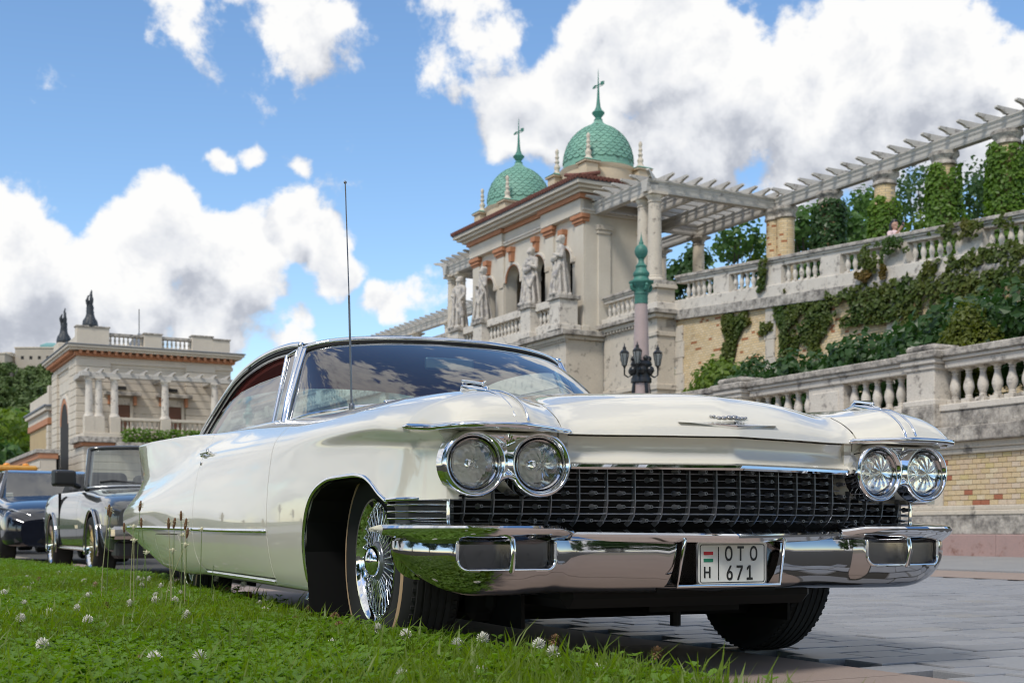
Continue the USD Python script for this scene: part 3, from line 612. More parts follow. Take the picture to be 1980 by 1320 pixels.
# ---------------------------------------------------------------- statues (one continuous carved figure each)
def hullchain(js, r=None):
    parts = []
    for (a, ra), (b, rb) in js:
        parts.append(m3.Manifold.batch_hull([m3.Manifold.sphere(ra,14).translate(tuple(map(float,a))), m3.Manifold.sphere(rb,14).translate(tuple(map(float,b)))]))
    return m3.Manifold.batch_boolean(parts, m3.OpType.Add)
def smoothed(m, edge=.035, it=8):
    m = m.refine_to_length(edge); t = tm(m); t = trimesh.Trimesh(t.vertices, t.faces, process=True)
    trimesh.smoothing.filter_taubin(t, iterations=it); return t
def statue_mesh(seed, lean=0.0, arm=0, rx=.0):
    r = np.random.RandomState(seed); S = 1.16
    P_ = lambda x, y, z: (x*S, y*S, z*S)
    J = [((P_(0,0,.05),.30),(P_(0,.02,.55),.24)),((P_(0,.02,.55),.24),(P_(.03,.02,1.0),.20)),((P_(.03,.02,1.0),.20),(P_(.02,.03,1.18),.165)),((P_(.02,.03,1.18),.17),(P_(-.15,.02,1.42),.10)),((P_(.02,.03,1.18),.17),(P_(.17,.02,1.42),.10)),((P_(-.15,.02,1.42),.10),(P_(.17,.02,1.42),.10)),
         ((P_(.01,.01,1.45),.075),(P_(.02+lean,-.01,1.58),.07)),((P_(.02+lean,-.02,1.66),.112),(P_(.02+lean,.02,1.72),.115)),((P_(.02+lean,-.09,1.64),.05),(P_(.02+lean,-.11,1.62),.03)),((P_(.02+lean,.08,1.74),.10),(P_(.02+lean,.09,1.60),.07)),
         ((P_(-.12,-.02,.9),.14),(P_(-.16,-.10,.12),.15)),((P_(.12,-.05,.85),.13),(P_(.10,-.16,.10),.13)),
         ((P_(-.22,.02,1.40),.085),(P_(-.28,-.04,1.14),.07)),((P_(-.28,-.04,1.14),.068),(P_(-.06,-.20,1.10+.03*arm),.05)),((P_(.24,.02,1.40),.085),(P_(.30,-.02,1.15),.07))]
    if arm == 1: J += [((P_(.30,-.02,1.15),.068),(P_(.10,-.20,1.22),.05)),((P_(-.02,-.19,1.06),.10),(P_(.12,-.18,1.10),.09))]
    elif arm == 2: J += [((P_(.30,-.02,1.15),.068),(P_(.10,-.12,1.52),.05))]
    else: J += [((P_(.30,-.02,1.15),.068),(P_(.22,-.16,.95),.05)),((P_(.20,-.14,.95),.08),(P_(.26,-.10,.45),.12))]
    for k in range(10):                                                       # folds of the drapery
        a = k/10*2*math.pi+r.rand()*.3; rr = .25+.05*r.rand(); zt = .6+.6*r.rand()
        J.append(((P_(rr*.78*math.cos(a), rr*.7*math.sin(a), zt),.035),(P_(rr*1.15*math.cos(a+.15), rr*1.1*math.sin(a+.15), .04),.06)))
    J.append(((P_(-.18,-.12,1.06),.07),(P_(.20,-.20,.55),.07))); J.append(((P_(.20,-.2,.55),.06),(P_(.24,-.06,.9),.06)))
    base = man(cbox(-.36,.36,-.34,.34,-.01,.09,.02))
    t = smoothed(hullchain(J)+base, .045, 7)
    n = meshkit.fbm(t.vertices*9+seed*11, 3, seed)-.5; t.vertices += t.vertex_normals*n[:,None]*.035
    return t
poses = [(0.0,1),(-.02,1),(.02,2),(.0,0)]
lbls = ['stone statue of a draped figure on the pedestal nearest the vine pergola','stone statue with folded arms, second from the right on the pavilion','weathered statue third from the right, between the two left arches','stone statue at the far left end of the pavilion']
for k, (c, (ln, ar)) in enumerate(zip(pil, poses)):
    st = gthing('statue', lbls[k], 'statue', -3.59+c-.08, -.57-.74, 8.51, 'statues on the terrace pedestals')
    obj('figure', mv(statue_mesh(20+k*3, ln, ar), 0,0,0, rz=(-.25,.2,-.1,.3)[k]), MATS['statue_stone'], st, True)

# ================================================================ pergolas
CB = MATS['concrete_beam']
def rafter(L, z0=0, h=.20, w=.10, tail=.62):
    """beam along +y from -tail; the free end is carved to an ogee"""
    pts = [(L,0),(L,h)]
    x = -tail
    pts += [(x,h),(x-.02,h-.05),(x+.05,h-.085),(x+.16,h-.10),(x+.27,h-.135),(x+.33,h-.18),(x+.42,.03),(x+.52,0)]
    return tm(prism(pts, -w/2, w/2, 'x'))
def column(h, r=.23, mat=None):
    sh = lathe([(r*1.0,.16),(r*1.0,.4),(r*.97,h*.5),(r*.86,h-.32)], 24, cap=False)
    base = [lathe([(r*1.42,.0),(r*1.42,.05),(r*1.30,.08),(r*1.18,.11),(r*1.22,.14),(r*1.02,.17)], 24)]
    cap = [lathe([(r*.86,h-.33),(r*.98,h-.31),(r*.98,h-.28),(r*.88,h-.26),(r*.90,h-.20),(r*1.08,h-.14),(r*1.25,h-.11),(r*1.25,h-.09)], 24), box(-r*1.35,r*1.35,-r*1.35,r*1.35,h-.09,h)]
    return sh, cat(base), cat(cap)
BZ = 11.37
def beam(parent, p0, p1, w=.34, h=.38, name='beam'):
    """moulded beam between two (s, d) points"""
    pr = [(-w/2+.05,0),(w/2-.05,0),(w/2-.03,.06),(w/2-.03,.16),(w/2,.22),(w/2,.30),(w/2+.05,.34),(w/2+.05,h),(-w/2-.05,h),(-w/2-.05,.34),(-w/2,.30),(-w/2,.22),(-w/2+.03,.16),(-w/2+.03,.06)]
    return obj(name, sweep(pr, [(p0[0],p0[1],BZ),(p1[0],p1[1],BZ)]), CB, parent)
pg = gthing('corner_pergola', 'pale concrete pergola on stone columns beside the domed pavilion', 'pergola', 0, 0)
pg2 = gthing('corner_pergola', 'pale concrete pergola at the far left end of the domed pavilion', 'pergola', 0, 0)
for mir, g in ((0, pg), (1, pg2)):
    X = (lambda s: -15.8-s) if mir else (lambda s: s)
    beam(g, (X(-.30),-.30+.0), (X(-.30),5.4)); beam(g, (X(.0)-.0,0) if False else (X(-.13),-.02), (X(-3.55),-.02)); beam(g, (X(-.47),5.05), (X(-9.0),5.05))
    for d in (1.7, 3.4): beam(g, (X(-.47),d), (X(-3.5 if d < 2 else -9.0),d), .26, .36, 'cross_beam')
    beam(g, (X(-4.6),2.6), (X(-4.6),5.2), .26, .36, 'cross_beam')
    rz_ = rafter(5.9)
    for k in range(8 if not mir else 6): obj('rafter', mv(rafter(5.7, tail=.62), X(-.62-.55*k), -.0, BZ+.382), CB, g)
    rl = rafter(3.2, tail=.62)
    for k in range(9): obj('rafter', mv(rafter(.9, tail=.55), X(-.30), .45+.56*k, BZ+.382, rz=(math.pi/2 if not mir else -math.pi/2)), CB, g)
    obj('rafter', mv(rafter(.5, tail=.75), X(-.3), -.0, BZ+.384, rz=math.pi/4 if not mir else -math.pi/4), CB, g)
    for s, d, z0 in ((-.30,.0,8.51),(-.98,.05,8.51)) :
        sh, b, c = column(BZ-z0-.002, .235); col = obj('column', mv(sh, X(s), d+.1, z0), MATS['stone'], g, 40)
        obj('column_base', mv(b, X(s), d+.1, z0), MATS['stone'], col, 40); obj('capital', mv(c, X(s), d+.1, z0), MATS['stone'], col, 40)
    for s in (-4.65,-7.1):
        sh, b, c = column(BZ-7.3-.002, .24); col = obj('column', mv(sh, X(s), 5.05, 7.3), MATS['stone'], g, 40)
        obj('column_base', mv(b, X(s), 5.05, 7.3), MATS['stone'], col, 40); obj('capital', mv(c, X(s), 5.05, 7.3), MATS['stone_old'], col, 40)
rp = gthing('long_pergola', 'long pale concrete pergola beam with carved rafters above the ivy columns', 'pergola', 0, 5.05)
beam(rp, (-.10,0), (17,0))
for k in range(25): obj('rafter', mv(rafter(.85), .30+.665*k, 0, BZ+.382), CB, rp)
lp = gthing('long_pergola', 'distant concrete pergola running off to the left beyond the pavilion', 'pergola', 0, 5.05)
beam(lp, (-15.7,0), (-40,0)); 
for k in range(34): obj('rafter', mv(rafter(.85), -16.2-.7*k, 0, BZ+.382), CB, lp)
for k in range(6):
    sh, b, c = column(BZ-7.3-.002, .26); col = obj('column', mv(sh, -18-4.2*k, 0, 7.3), MATS['stone'], lp, 40); obj('capital', mv(c, -18-4.2*k, 0, 7.3), MATS['stone'], col, 40)
# double brick pier at the corner
bp_ = gthing('brick_pier', 'yellow brick pier with stone cap at the corner of the pergolas', 'pillar', .02, 5.05, 7.0)
for k, (s, d) in enumerate(((-.28,-.02),(.20,.02))):
    obj('shaft', mv(lathe([(.31,0),(.30,BZ-7.0-.36)], 28), s, d, 0), MATS['brick_wall'], bp_, 40)
    obj('capital', [mv(lathe([(.32,BZ-7.38),(.36,BZ-7.36),(.36,BZ-7.3),(.33,BZ-7.26),(.35,BZ-7.16),(.41,BZ-7.1),(.41,BZ-7.002)], 24), s, d, 0)], MATS['stone_old'], bp_, 40)

# ================================================================ leaves
def leaf_cloud(pts, nrm, size, rng, spread=.9, fold=.25, lobed=False):
    n = len(pts); nrm = nrm/np.linalg.norm(nrm,axis=1)[:,None]
    d = rng.normal(size=(n,3)); nn = nrm+d*spread*.5; nn /= np.linalg.norm(nn,axis=1)[:,None]
    t = np.cross(nn, rng.normal(size=(n,3))); t /= np.linalg.norm(t,axis=1)[:,None]
    # tips hang down
    t = t*.8+np.array([0,0,-.55])*rng.rand(n,1); t -= nn*(t*nn).sum(1)[:,None]; t /= np.linalg.norm(t,axis=1)[:,None]
    b = np.cross(nn, t); s = size*(.6+.8*rng.rand(n,1))
    a0 = pts-t*s*.5; a1 = pts+t*s*.6; l = pts+b*s*.42+nn*s*fold*.4-t*s*.08; r = pts-b*s*.42+nn*s*fold*.4-t*s*.08
    V = np.stack([a0,l,a1,r],1).reshape(-1,3); i = np.arange(n)*4
    return trimesh.Trimesh(V, np.vstack([np.stack([i,i+2,i+1],1), np.stack([i,i+3,i+2],1)]), process=False)
def blob_points(blobs, n, rng, shell=.35):
    """points near the surface of a set of ellipsoids, none deep inside another"""
    B_ = np.array([b[0] for b in blobs], float); R_ = np.array([b[1] if np.ndim(b[1]) else (b[1],)*3 for b in blobs], float)
    w = (R_.prod(1))**(2/3); k = rng.choice(len(blobs), n*2, p=w/w.sum())
    d = rng.normal(size=(n*2,3)); d /= np.linalg.norm(d,axis=1)[:,None]
    rr = 1-shell*rng.rand(n*2,1)**1.5+.10*rng.normal(size=(n*2,1))
    p = B_[k]+d*R_[k]*rr; keep = np.ones(len(p), bool)
    for j in range(len(blobs)):
        q = ((p-B_[j])/R_[j]); keep &= ~((np.linalg.norm(q,axis=1) < .72) & (k != j))
    return p[keep][:n], d[keep][:n]

# ================================================================ ivy columns under the pergola
for k, s in enumerate((2.4,4.85,7.2,9.45,11.9)):
    zb = 6.4
    col = gthing('pergola_column', ['pergola column thick with dark ivy nearest the brick pier','ivy-covered pergola column with bare brick neck, behind the dark-haired woman','bright green ivy-covered pergola column third along, with stone capital','broad ivy-covered pergola column at the right edge','ivy-covered pergola column past the right edge'][k], 'pillar', s, 5.05, zb)
    h = BZ-zb-.002
    obj('shaft', lathe([(.33,0),(.31,h-.36)], 24), MATS['brick_wall'], col, 40)
    obj('capital', [lathe([(.32,h-.38),(.37,h-.36),(.37,h-.30),(.34,h-.26),(.36,h-.16),(.43,h-.10),(.43,h)], 24)], MATS['stone_old'], col, 40)
    rng = np.random.RandomState(40+k); n = 5200
    iv = gthing('ivy', ['dark ivy wrapped round the first pergola column','leafy ivy wrapped round the second pergola column','bright ivy wrapped round the third pergola column','bright ivy wrapped round the column at the right edge','ivy on the column past the right edge'][k], 'ivy', s, 5.05, zb)
    a = rng.rand(n)*2*math.pi; z = rng.rand(n)**.9*(h-(.22,.72,.32,.30,.2)[k]-.35*meshkit.noise(np.stack([np.cos(a)*2+k, np.sin(a)*2, 0*a],1)))
    bul = .14+.16*meshkit.noise(np.stack([np.cos(a)*1.6+5, np.sin(a)*1.6+3, z*1.1+k*7],1))*(1-.55*(z/h))
    rr = .33+(bul*.92+.10*(1-z/h))*(.35+.65*rng.rand(n))*(1.25 if k in (0,3) else 1.0)
    p = np.stack([rr*np.cos(a), rr*np.sin(a), z],1); nr = np.stack([np.cos(a), np.sin(a), .35+0*a],1)
    obj('foliage', leaf_cloud(p, nr, .125, rng, .7), MATS['leaf_ivy' if k else 'leaf_hedge'], iv)

# ================================================================ creeper on the terrace wall
def creeper(name, label, regions, n, mat, size=.11, seed=0, d0=.0, thick=.16):
    rng = np.random.RandomState(seed); P_ = []
    polys = [sg.Polygon(r) for r in regions]; areas = np.array([p.area for p in polys])
    for p, m in zip(polys, (areas/areas.sum()*n).astype(int)):
        x0, y0, x1, y1 = p.bounds; got = 0
        q = np.stack([x0+(x1-x0)*rng.rand(m*8), y0+(y1-y0)*rng.rand(m*8)],1)
        nz = meshkit.fbm(np.stack([q[:,0]*2.1, q[:,1]*1.4, np.full(len(q), seed*3.3)],1), 4, seed)
        ds = np.array([p.exterior.distance(sg.Point(*a))*(1 if p.contains(sg.Point(*a)) else -1) for a in q])
        ok = (ds > (nz-.5)*1.1)&(ds > -.12)&(nz > .36)
        q = q[ok][:m]; dd = ds[ok][:m]
        P_.append(np.stack([q[:,0], d0-.02-thick*rng.rand(len(q))*np.clip(.3+dd*1.5,.2,1), q[:,1]],1))
    p = np.vstack(P_); x = gthing(name, label, 'creeper', 0, .67); obj('foliage', leaf_cloud(p, np.tile([0,-1,.3],(len(p),1)), size, rng, .9), MATS[mat], x); return x
zt = lambda s: zf(s)-1.25
creeper('creeper', 'green creeper tuft hanging alone on the yellow brick left of the stone quoins', [[(2.45,7.0),(3.75,7.05),(3.9,6.6),(3.3,6.45),(3.0,5.7),(2.75,5.3),(2.6,4.9),(2.45,5.4),(2.65,6.2)]], 1500, 'leaf_creeper', .11, 1)
creeper('creeper', 'long dark creeper curtain hanging past the quoins on the terrace wall', [[(4.9,6.95),(7.2,6.9),(7.3,6.3),(6.9,5.6),(6.7,4.9),(6.45,5.7),(6.0,5.9),(5.7,5.2),(5.35,4.5),(5.0,5.2),(5.1,6.1)],[(4.3,6.4),(5.0,6.6),(5.0,6.25),(4.3,6.2)]], 2600, 'leaf_creeper', .115, 2)
creeper('creeper', 'broad olive creeper covering the right half of the terrace wall', [[(7.1,6.95),(9.0,7.0),(12,6.75),(16.5,6.6),(16.5,4.6),(12,4.9),(9.8,5.7),(8.6,5.9),(7.6,6.1)],[(10.5,7.15),(16.5,6.9),(16.5,6.5),(10.5,6.7)]], 6200, 'leaf_creeper', .12, 3, -.05)
creeper('creeper', 'rust-coloured creeper patch over the balustrade coping', [[(8.4,7.25),(9.4,7.3),(9.5,7.0),(8.6,6.95)]], 420, 'leaf_autumn', .11, 4, -.12)
creeper('creeper', 'brown-green creeper climbing over the balustrade near the brick pier', [[(4.45,8.25),(4.75,8.45),(4.85,7.8),(4.6,7.5),(4.2,7.2),(4.4,7.6)],[(5.4,7.5),(5.8,8.0),(5.85,7.6),(5.5,7.2)]], 420, 'leaf_creeper', .10, 5, -.05)
creeper('creeper', 'olive creeper draped over the balustrade at the upper right', [[(8.5,7.9),(10.5,7.95),(13.5,7.7),(13.5,7.45),(11,7.6),(9.6,7.6),(9.1,7.2),(8.7,7.1),(8.5,7.4)]], 900, 'leaf_creeper', .10, 6, -.10)
creeper('creeper', 'yellow-green creeper shoots low on the brick above the hedge', [[(5.9,4.9),(7.6,5.1),(7.4,4.5),(6.0,4.3)],[(9.6,5.3),(11,5.5),(10.8,5.0),(9.7,4.9)]], 700, 'leaf_yellow', .10, 7)

# ================================================================ hedge, shrubs, lamp-foot bush on the bank behind the front wall
def bush(name, label, blobs, n, mat, size, seed, cat_='shrub', group=None):
    """blobs in the terrace frame (s, d, z)"""
    rng = np.random.RandomState(seed); bl = [((*G(s, d), z), r) for s, d, z, r in blobs]
    c = np.mean([b[0] for b in bl], axis=0); x = thing(name, label, cat_, (c[0], c[1], 0), 0, group)
    p, d = blob_points([((b[0][0]-c[0], b[0][1]-c[1], b[0][2]), b[1]) for b in bl], n, rng)
    obj('foliage', leaf_cloud(p, d, size, rng, .9), MATS[mat], x)
    obj('stem', tube([(0,0,.1),(0,0,max(b[0][2] for b in bl)*.8)], .04, 6), MATS['bark'], x)
    return x
rr0 = np.random.RandomState(9)
def hz(s): return 3.42+.075*(s-13.5)+.055*max(0,s-17)
hb = []
for s in np.arange(13.4, 27.5, .62):
    for d in (-7.5,-6.6,-5.6):
        hb.append((s+rr0.rand()*.4, d+rr0.rand()*.4, hz(s)-.62+.12*(d+7.5)+rr0.rand()*.18, (.72,.72,.70)))
bush('hedge', 'long dark green leafy hedge on the bank behind the front balustrade', hb, 26000, 'leaf_hedge', .13, 11, 'hedge')
bush('shrub', 'tall bushy green shrub between the hedge and the yellow brick wall', [(10.6,-5.6,3.7,.62),(11.2,-5.9,3.5,.7),(10.0,-5.4,3.35,.62),(9.3,-5.2,3.1,.5),(8.5,-5.0,3.0,.5)], 4200, 'leaf_tree_light', .13, 12)
bush('shrub', 'dark cone-shaped evergreen bush at the left end of the hedge', [(13.25,-6.7,3.15,(.5,.5,.62)),(13.25,-6.7,3.6,(.33,.33,.45)),(13.3,-6.7,2.6,.55)], 3600, 'leaf_tree_dark', .07, 13)
bush('shrub', 'feathery yellow-green conifer behind the stone pier of the front wall', [(19.9,-8.0,3.05,(.45,.45,.5)),(19.95,-8.0,3.5,(.30,.30,.45)),(19.6,-7.9,3.3,(.25,.25,.4)),(20.3,-8.0,3.2,(.28,.28,.4))], 4200, 'leaf_yellow', .06, 14)
bush('shrub', 'small round bush at the foot of the lamp post', [(11.9,-8.9,2.95,.28),(12.1,-9.0,2.8,.3)], 900, 'leaf_yellow', .07, 15)
bush('shrub', 'low leafy shrub in front of the brick wall, right of the round bush', [(12.2,-6.3,3.15,.42),(12.6,-6.0,3.0,.45)], 1300, 'leaf_ivy', .11, 16)
# the bank they grow on
bk = [(*G(11.7,FW+.55),2.15),(*G(28,FW+.55),2.15),(*G(28,.6),3.6),(*G(11.7,.6),2.6),(*G(2,FW+.55),.0),(*G(2,.6),1.5)]
tag(obj('bank', trimesh.Trimesh(bk, [[0,1,2],[0,2,3],[4,0,3],[4,3,5]], process=False), MATS['soil']), kind='structure')
# grey information boxes that rise out of the hedge
plain('sign_grey', (.42,.46,.52), .5, metal=.2); plain('sign_black', (.02,.02,.022), .4); plain('sign_white', (.75,.75,.75), .5)
for k, (s, d, z, lab) in enumerate(((17.75,-5.3,4.38,'grey box with black lettered front poking out of the hedge, upper right'),(14.05,-5.3,3.66,'grey box half hidden by leaves above the middle of the hedge'))):
    g = gthing('sign_box', lab, 'sign', s, d, z)
    obj('casing', tm(cbox(-.30,.30,-.35,.25,-1.2,.16,.01)), MATS['sign_grey'], g); obj('front_panel', box(.302,.308,-.31,.21,-.6,.12), MATS['sign_black'], g)
    m = cat([mv(meshkit.text_mesh('4 EDU' if k == 0 else '4', .085, .003), 0, 0, 0)]); m.apply_transform(np.array([[0,0,1,.309],[1,0,0,-.25],[0,1,0,-.035],[0,0,0,1]], float)); obj('lettering', m, MATS['sign_white'], g)

# ================================================================ lamp post
lm = thing('lamp_post', 'pink granite lamp column with green bronze capital and black lanterns behind the white hood', 'street lamp', (2.60,25.6,0), 0)
LZ = 2.2
obj('pedestal', [tm(cbox(-.36,.36,-.36,.36,-.05,LZ,.02)), tm(cbox(-.30,.30,-.30,.30,LZ,LZ+.35,.02))], MATS['stone'], lm)
obj('shaft', lathe([(.175,LZ+.35),(.172,LZ+.9),(.16,3.9),(.142,4.6),(.128,5.02)], 28), MATS['post_granite'], lm, 40)
BG = MATS['bronze_green']
obj('capital', [lathe([(.135,5.02),(.135,5.20),(.15,5.22),(.14,5.24),(.15,5.30),(.18,5.38),(.22,5.42),(.25,5.44),(.25,5.47),(.17,5.50),(.14,5.56),(.165,5.60),(.165,5.64),(.12,5.70),(.105,5.74),(.12,5.78),(.065,5.84),(.055,5.90),(.07,5.93)], 28)]+[mv(tube([(.15+.05*math.sin(t)*0+.075*math.cos(t),0,5.36+.065*math.sin(t)) for t in np.linspace(0,2*math.pi,20)],.035,8), rz=a) for a in np.arange(4)*math.pi/2+.4], BG, lm, 40)
obj('ball_finial', [lathe([(.05,5.93),(.09,5.96),(.125,6.02),(.135,6.08),(.12,6.15),(.08,6.20),(.045,6.22),(.05,6.25),(.03,6.29),(.015,6.36),(0,6.48)], 28)], BG, lm, 40)
obj('lantern_collar', [lathe([(.16,3.42),(.21,3.44),(.21,3.52),(.18,3.56),(.19,3.74),(.22,3.80),(.20,3.86),(.16,3.88)], 24)]+[mv(trimesh.creation.icosphere(2,.09), .19*math.cos(a), .19*math.sin(a), 3.68) for a in np.arange(6)*math.pi/3+.5]+[mv(trimesh.creation.icosphere(2,.06), .15*math.cos(a), .15*math.sin(a), 3.92) for a in np.arange(6)*math.pi/3]+[tube([(.17*math.cos(a),.17*math.sin(a),3.42),(.20*math.cos(a),.2*math.sin(a),3.2),(.19*math.cos(a),.19*math.sin(a),2.6)],.04,6) for a in np.arange(4)*math.pi/2+.5], MATS['lantern_black'], lm, 40)
for a in (math.pi*1.02, .12, -1.9, 1.4):
    x, y = .34*math.cos(a), .34*math.sin(a)
    LS = .62
    ln = obj('lantern', [mv(lathe([(.0,-.16),(.02,-.12),(.05,-.02),(.075,.0)], 6, cap=False), x, y, 3.78, s=LS) for _ in (0,)]+[mv(lathe([(.145,.40),(.155,.43),(.11,.48),(.06,.52),(.05,.56),(.065,.58),(.03,.62),(.012,.70),(0,.74)], 6), x, y, 3.78, s=LS)]+[tube([(x+.075*LS*math.cos(t), y+.075*LS*math.sin(t), 3.78), (x+.145*LS*math.cos(t), y+.145*LS*math.sin(t), 3.78+.40*LS)], .008, 5) for t in np.arange(6)*math.pi/3]+[tube([(.18*math.cos(a),.18*math.sin(a),3.60),(x*.8,y*.8,3.55),(x,y,3.60),(x,y,3.70)],.018,6)], MATS['lantern_black'], lm, 30)
    obj('lantern_glass', mv(lathe([(.070,.01),(.135,.39)], 6, cap=False), x, y, 3.78, s=LS), MATS['lantern_glass'], ln)

dup(lm, (-11.07, 53.5, -.1), 20, 'distant lamp column with green top seen through the coupe\'s side window')
# the terrace goes on to the left
lt = gthing('long_terrace', 'cream stone terrace wall running on to the left beyond the pavilion', 'terrace', -16.6, .3)
def lb_(name, s0, s1, d0, d1, z0, z1, mat=St): return obj(name, tm(cbox(s0, s1, d0, d1, z0, z1, .015)), mat, lt)
lb_('wall', -44, 0, .1, .8, -.1, 7.2, MATS['stone_warm']); lb_('plinth', -44, 0, -.05, .8, -.1, 1.0); lb_('cornice', -44, 0, -.2, .8, 7.2, 7.45, So); lb_('string_course', -44, 0, .0, .8, 5.0, 5.25, MATS['terracotta'])
lb_('upper_wall', -44, -8, 4, 8, 7, 10.2, MATS['stone_warm']); lb_('upper_cornice', -44.3, -7.7, 3.7, 8, 10.2, 10.5, So); lb_('upper_band', -44.1, -7.9, 3.9, 8, 9.6, 9.85, MATS['terracotta'])
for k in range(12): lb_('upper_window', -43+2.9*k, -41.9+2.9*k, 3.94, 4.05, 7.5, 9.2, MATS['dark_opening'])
rails(lt, -44, 0, 8.2, zf0, .1, Sl, So, .15, .25)
for k in range(9):
    c = -2.4-4.8*k; lb_('pilaster', c-.35, c+.35, -.06, .3, 1.0, 7.2); lb_('pedestal_panel', c-.4, c+.4, .05, .5, 7.45, 8.2, Sl); lb_('wall_panel', c-3.6, c-1.3, .06, .2, 1.6, 4.6, MATS['brick_wall'])
tag(obj('balusters', [mv(baluster(.75, 8, 1.0), -.9-.4*k, .25, 7.45) for k in range(105) if (.9+.4*k-2.4) % 4.8 > .5], Sl, lt, 40), kind='stuff')
# ================================================================ the palace wing on the left
KX, KY = -23.9, 70.0
def K(s, d): return G(s, d, KX, KY)
lb = gthing('palace_wing', 'pale stone palace wing with roof balustrade, terracotta bands and a columned balcony', 'building', 0, 0, 0, None, KX, KY)
weathered('palace_stone', (.60,.53,.43), (.53,.465,.375), (.43,.38,.31), .9, 24, .85, .3, .02)
PS = MATS['palace_stone']
def qb(name, s0, s1, d0, d1, z0, z1, mat=PS, c=.02, parent=None): return obj(name, tm(cbox(s0, s1, d0, d1, z0, z1, c)) if c else box(s0, s1, d0, d1, z0, z1), mat, parent or lb)
# rusticated courses: separate bands with recessed joints
zc = 0.0; L_ = 8.55
for k in range(25):
    h = .415; qb('stone_course', -8.4, -.0, .0, L_, zc+.012, zc+h-.012); zc += h
qb('wall_core', -8.35, -.04, .04, L_-.04, 0, 10.4, MATS['stone'], 0)
for d0, d1 in ((-.12,1.75),(5.9,7.6)):
    zc = 0
    for k in range(24): qb('corner_course', -1.2, .14, d0, d1, zc+.012, zc+.403); zc += .415
for s0, s1 in ((-8.5,-6.6),(-2.2,-1.21)):
    zc = 0
    for k in range(24): qb('corner_course', s0, s1, -.14, .5, zc+.012, zc+.403); zc += .415
# great arch in the side that faces the square
t = np.linspace(0, math.pi, 30)
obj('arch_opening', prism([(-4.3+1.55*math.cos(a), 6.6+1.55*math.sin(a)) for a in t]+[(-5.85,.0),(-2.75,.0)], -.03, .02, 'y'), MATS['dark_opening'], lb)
obj('archivolt', sweep([(0,0),(.30,0),(.30,.16),(0,.16)], [(-4.3+1.55*math.cos(a), -.05, 6.6+1.55*math.sin(a)) for a in t], up=(0,1,0)), MATS['terracotta'], lb, 30)
obj('archivolt', sweep([(-.2,0),(-.0,0),(-.0,.16),(-.2,.16)], [(-4.3+1.55*math.cos(a), -.08, 6.6+1.55*math.sin(a)) for a in t], up=(0,1,0)), MATS['stone_light'], lb, 30)
qb('arch_panel', -6.2, -2.4, -.04, .1, 8.45, 9.1, MATS['leaf_yellow'] if False else MATS['stone_warm'])
# entablature
def qband(name, z0, z1, o, mat, c=.02): qb(name, -8.4-o, o, -o, L_+o, z0, z1, mat, c)
qband('architrave', 9.75, 9.95, .10, PS); qband('frieze', 9.95, 10.12, .05, PS); qband('terracotta_band', 10.12, 10.34, .20, MATS['terracotta'])
for k in range(23): qb('modillion', .22, .48, .02+k*.38, .16+k*.38, 10.20, 10.40, MATS['terracotta'], .01)
for k in range(22): qb('modillion', -8.3+k*.38, -8.16+k*.38, -.48, -.22, 10.20, 10.40, MATS['terracotta'], .01)
qband('cornice', 10.40, 10.52, .52, PS); qband('cornice', 10.52, 10.66, .64, PS); qband('cornice_lead', 10.66, 10.72, .70, MATS['lead_roof'])
# attic: blocks with balusters between
for d0, d1, z1 in ((-.05,1.7,11.72),(3.6,4.6,11.55),(6.3,7.5,11.62),(7.5,8.5,11.50)):
    qb('attic_block', -.62, -.02, d0, d1, 10.72, z1); qb('attic_cap', -.68, .04, d0-.05, d1+.05, z1, z1+.09, MATS['stone_old'])
for d0, d1 in ((1.7,3.6),(4.6,6.3)):
    qb('attic_rail', -.55, -.10, d0, d1, 11.34, 11.5, MATS['stone_old']); qb('attic_sill', -.55, -.10, d0, d1, 10.72, 10.86)
    n = int((d1-d0)/.235)
    for k in range(n): obj('baluster', mv(baluster(.48, 10, .85), -.32, d0+(k+.5)*(d1-d0)/n, 10.86), MATS['stone'], lb, 40)
qb('attic_side', -8.3, -.63, -.0, .5, 10.72, 11.3); qb('attic_block', -8.4, -6.7, -.05, .8, 10.72, 11.72); qb('roof_slab', -8.2, -.63, .5, 8.4, 10.72, 10.9, MATS['lead_roof'])
obj('roof_ridge', m3.Manifold.hull_points(np.array([(-3,2.9,10.9),(-1.2,2.9,10.9),(-3,4.6,10.9),(-1.2,4.6,10.9),(-2.1,3.75,11.95)])), MATS['lead_roof'], lb)
obj('flag_rod', tube([(-2.1,3.75,11.9),(-2.1,3.75,13.3)], .025, 6), MATS['dark_bronze'], lb)
# balcony with its pergola
qb('balcony_base', .0, 2.55, -.1, L_+.6, 0, 5.0); zc = 0
for k in range(12): qb('balcony_course', .1, 2.62, -.14, L_+.66, zc+.012, zc+.403); zc += .415
qb('terracotta_band', .1, 2.72, -.24, L_+.76, 5.0, 5.2, MATS['terracotta']); qb('balcony_cornice', .1, 2.92, -.44, L_+.9, 5.2, 5.5, MATS['stone_old']); qb('balcony_sill', .1, 2.6, -.14, L_+.6, 5.5, 5.72)
cols = [(.22,.36),(.72,.36),(1.55,0),(4.25,0),(7.0,0)]
for d, e in cols:
    qb('pedestal', 1.98, 2.5, d-.28, d+.28, 5.72, 6.6); sh, b, c = column(2.12, .20)
    co = obj('column', mv(sh, 2.22, d, 6.6), MATS['stone_light'], lb, 40); obj('column_base', mv(b, 2.22, d, 6.6), MATS['stone_light'], co, 40); obj('capital', mv(c, 2.22, d, 6.6), MATS['stone_light'], co, 40)
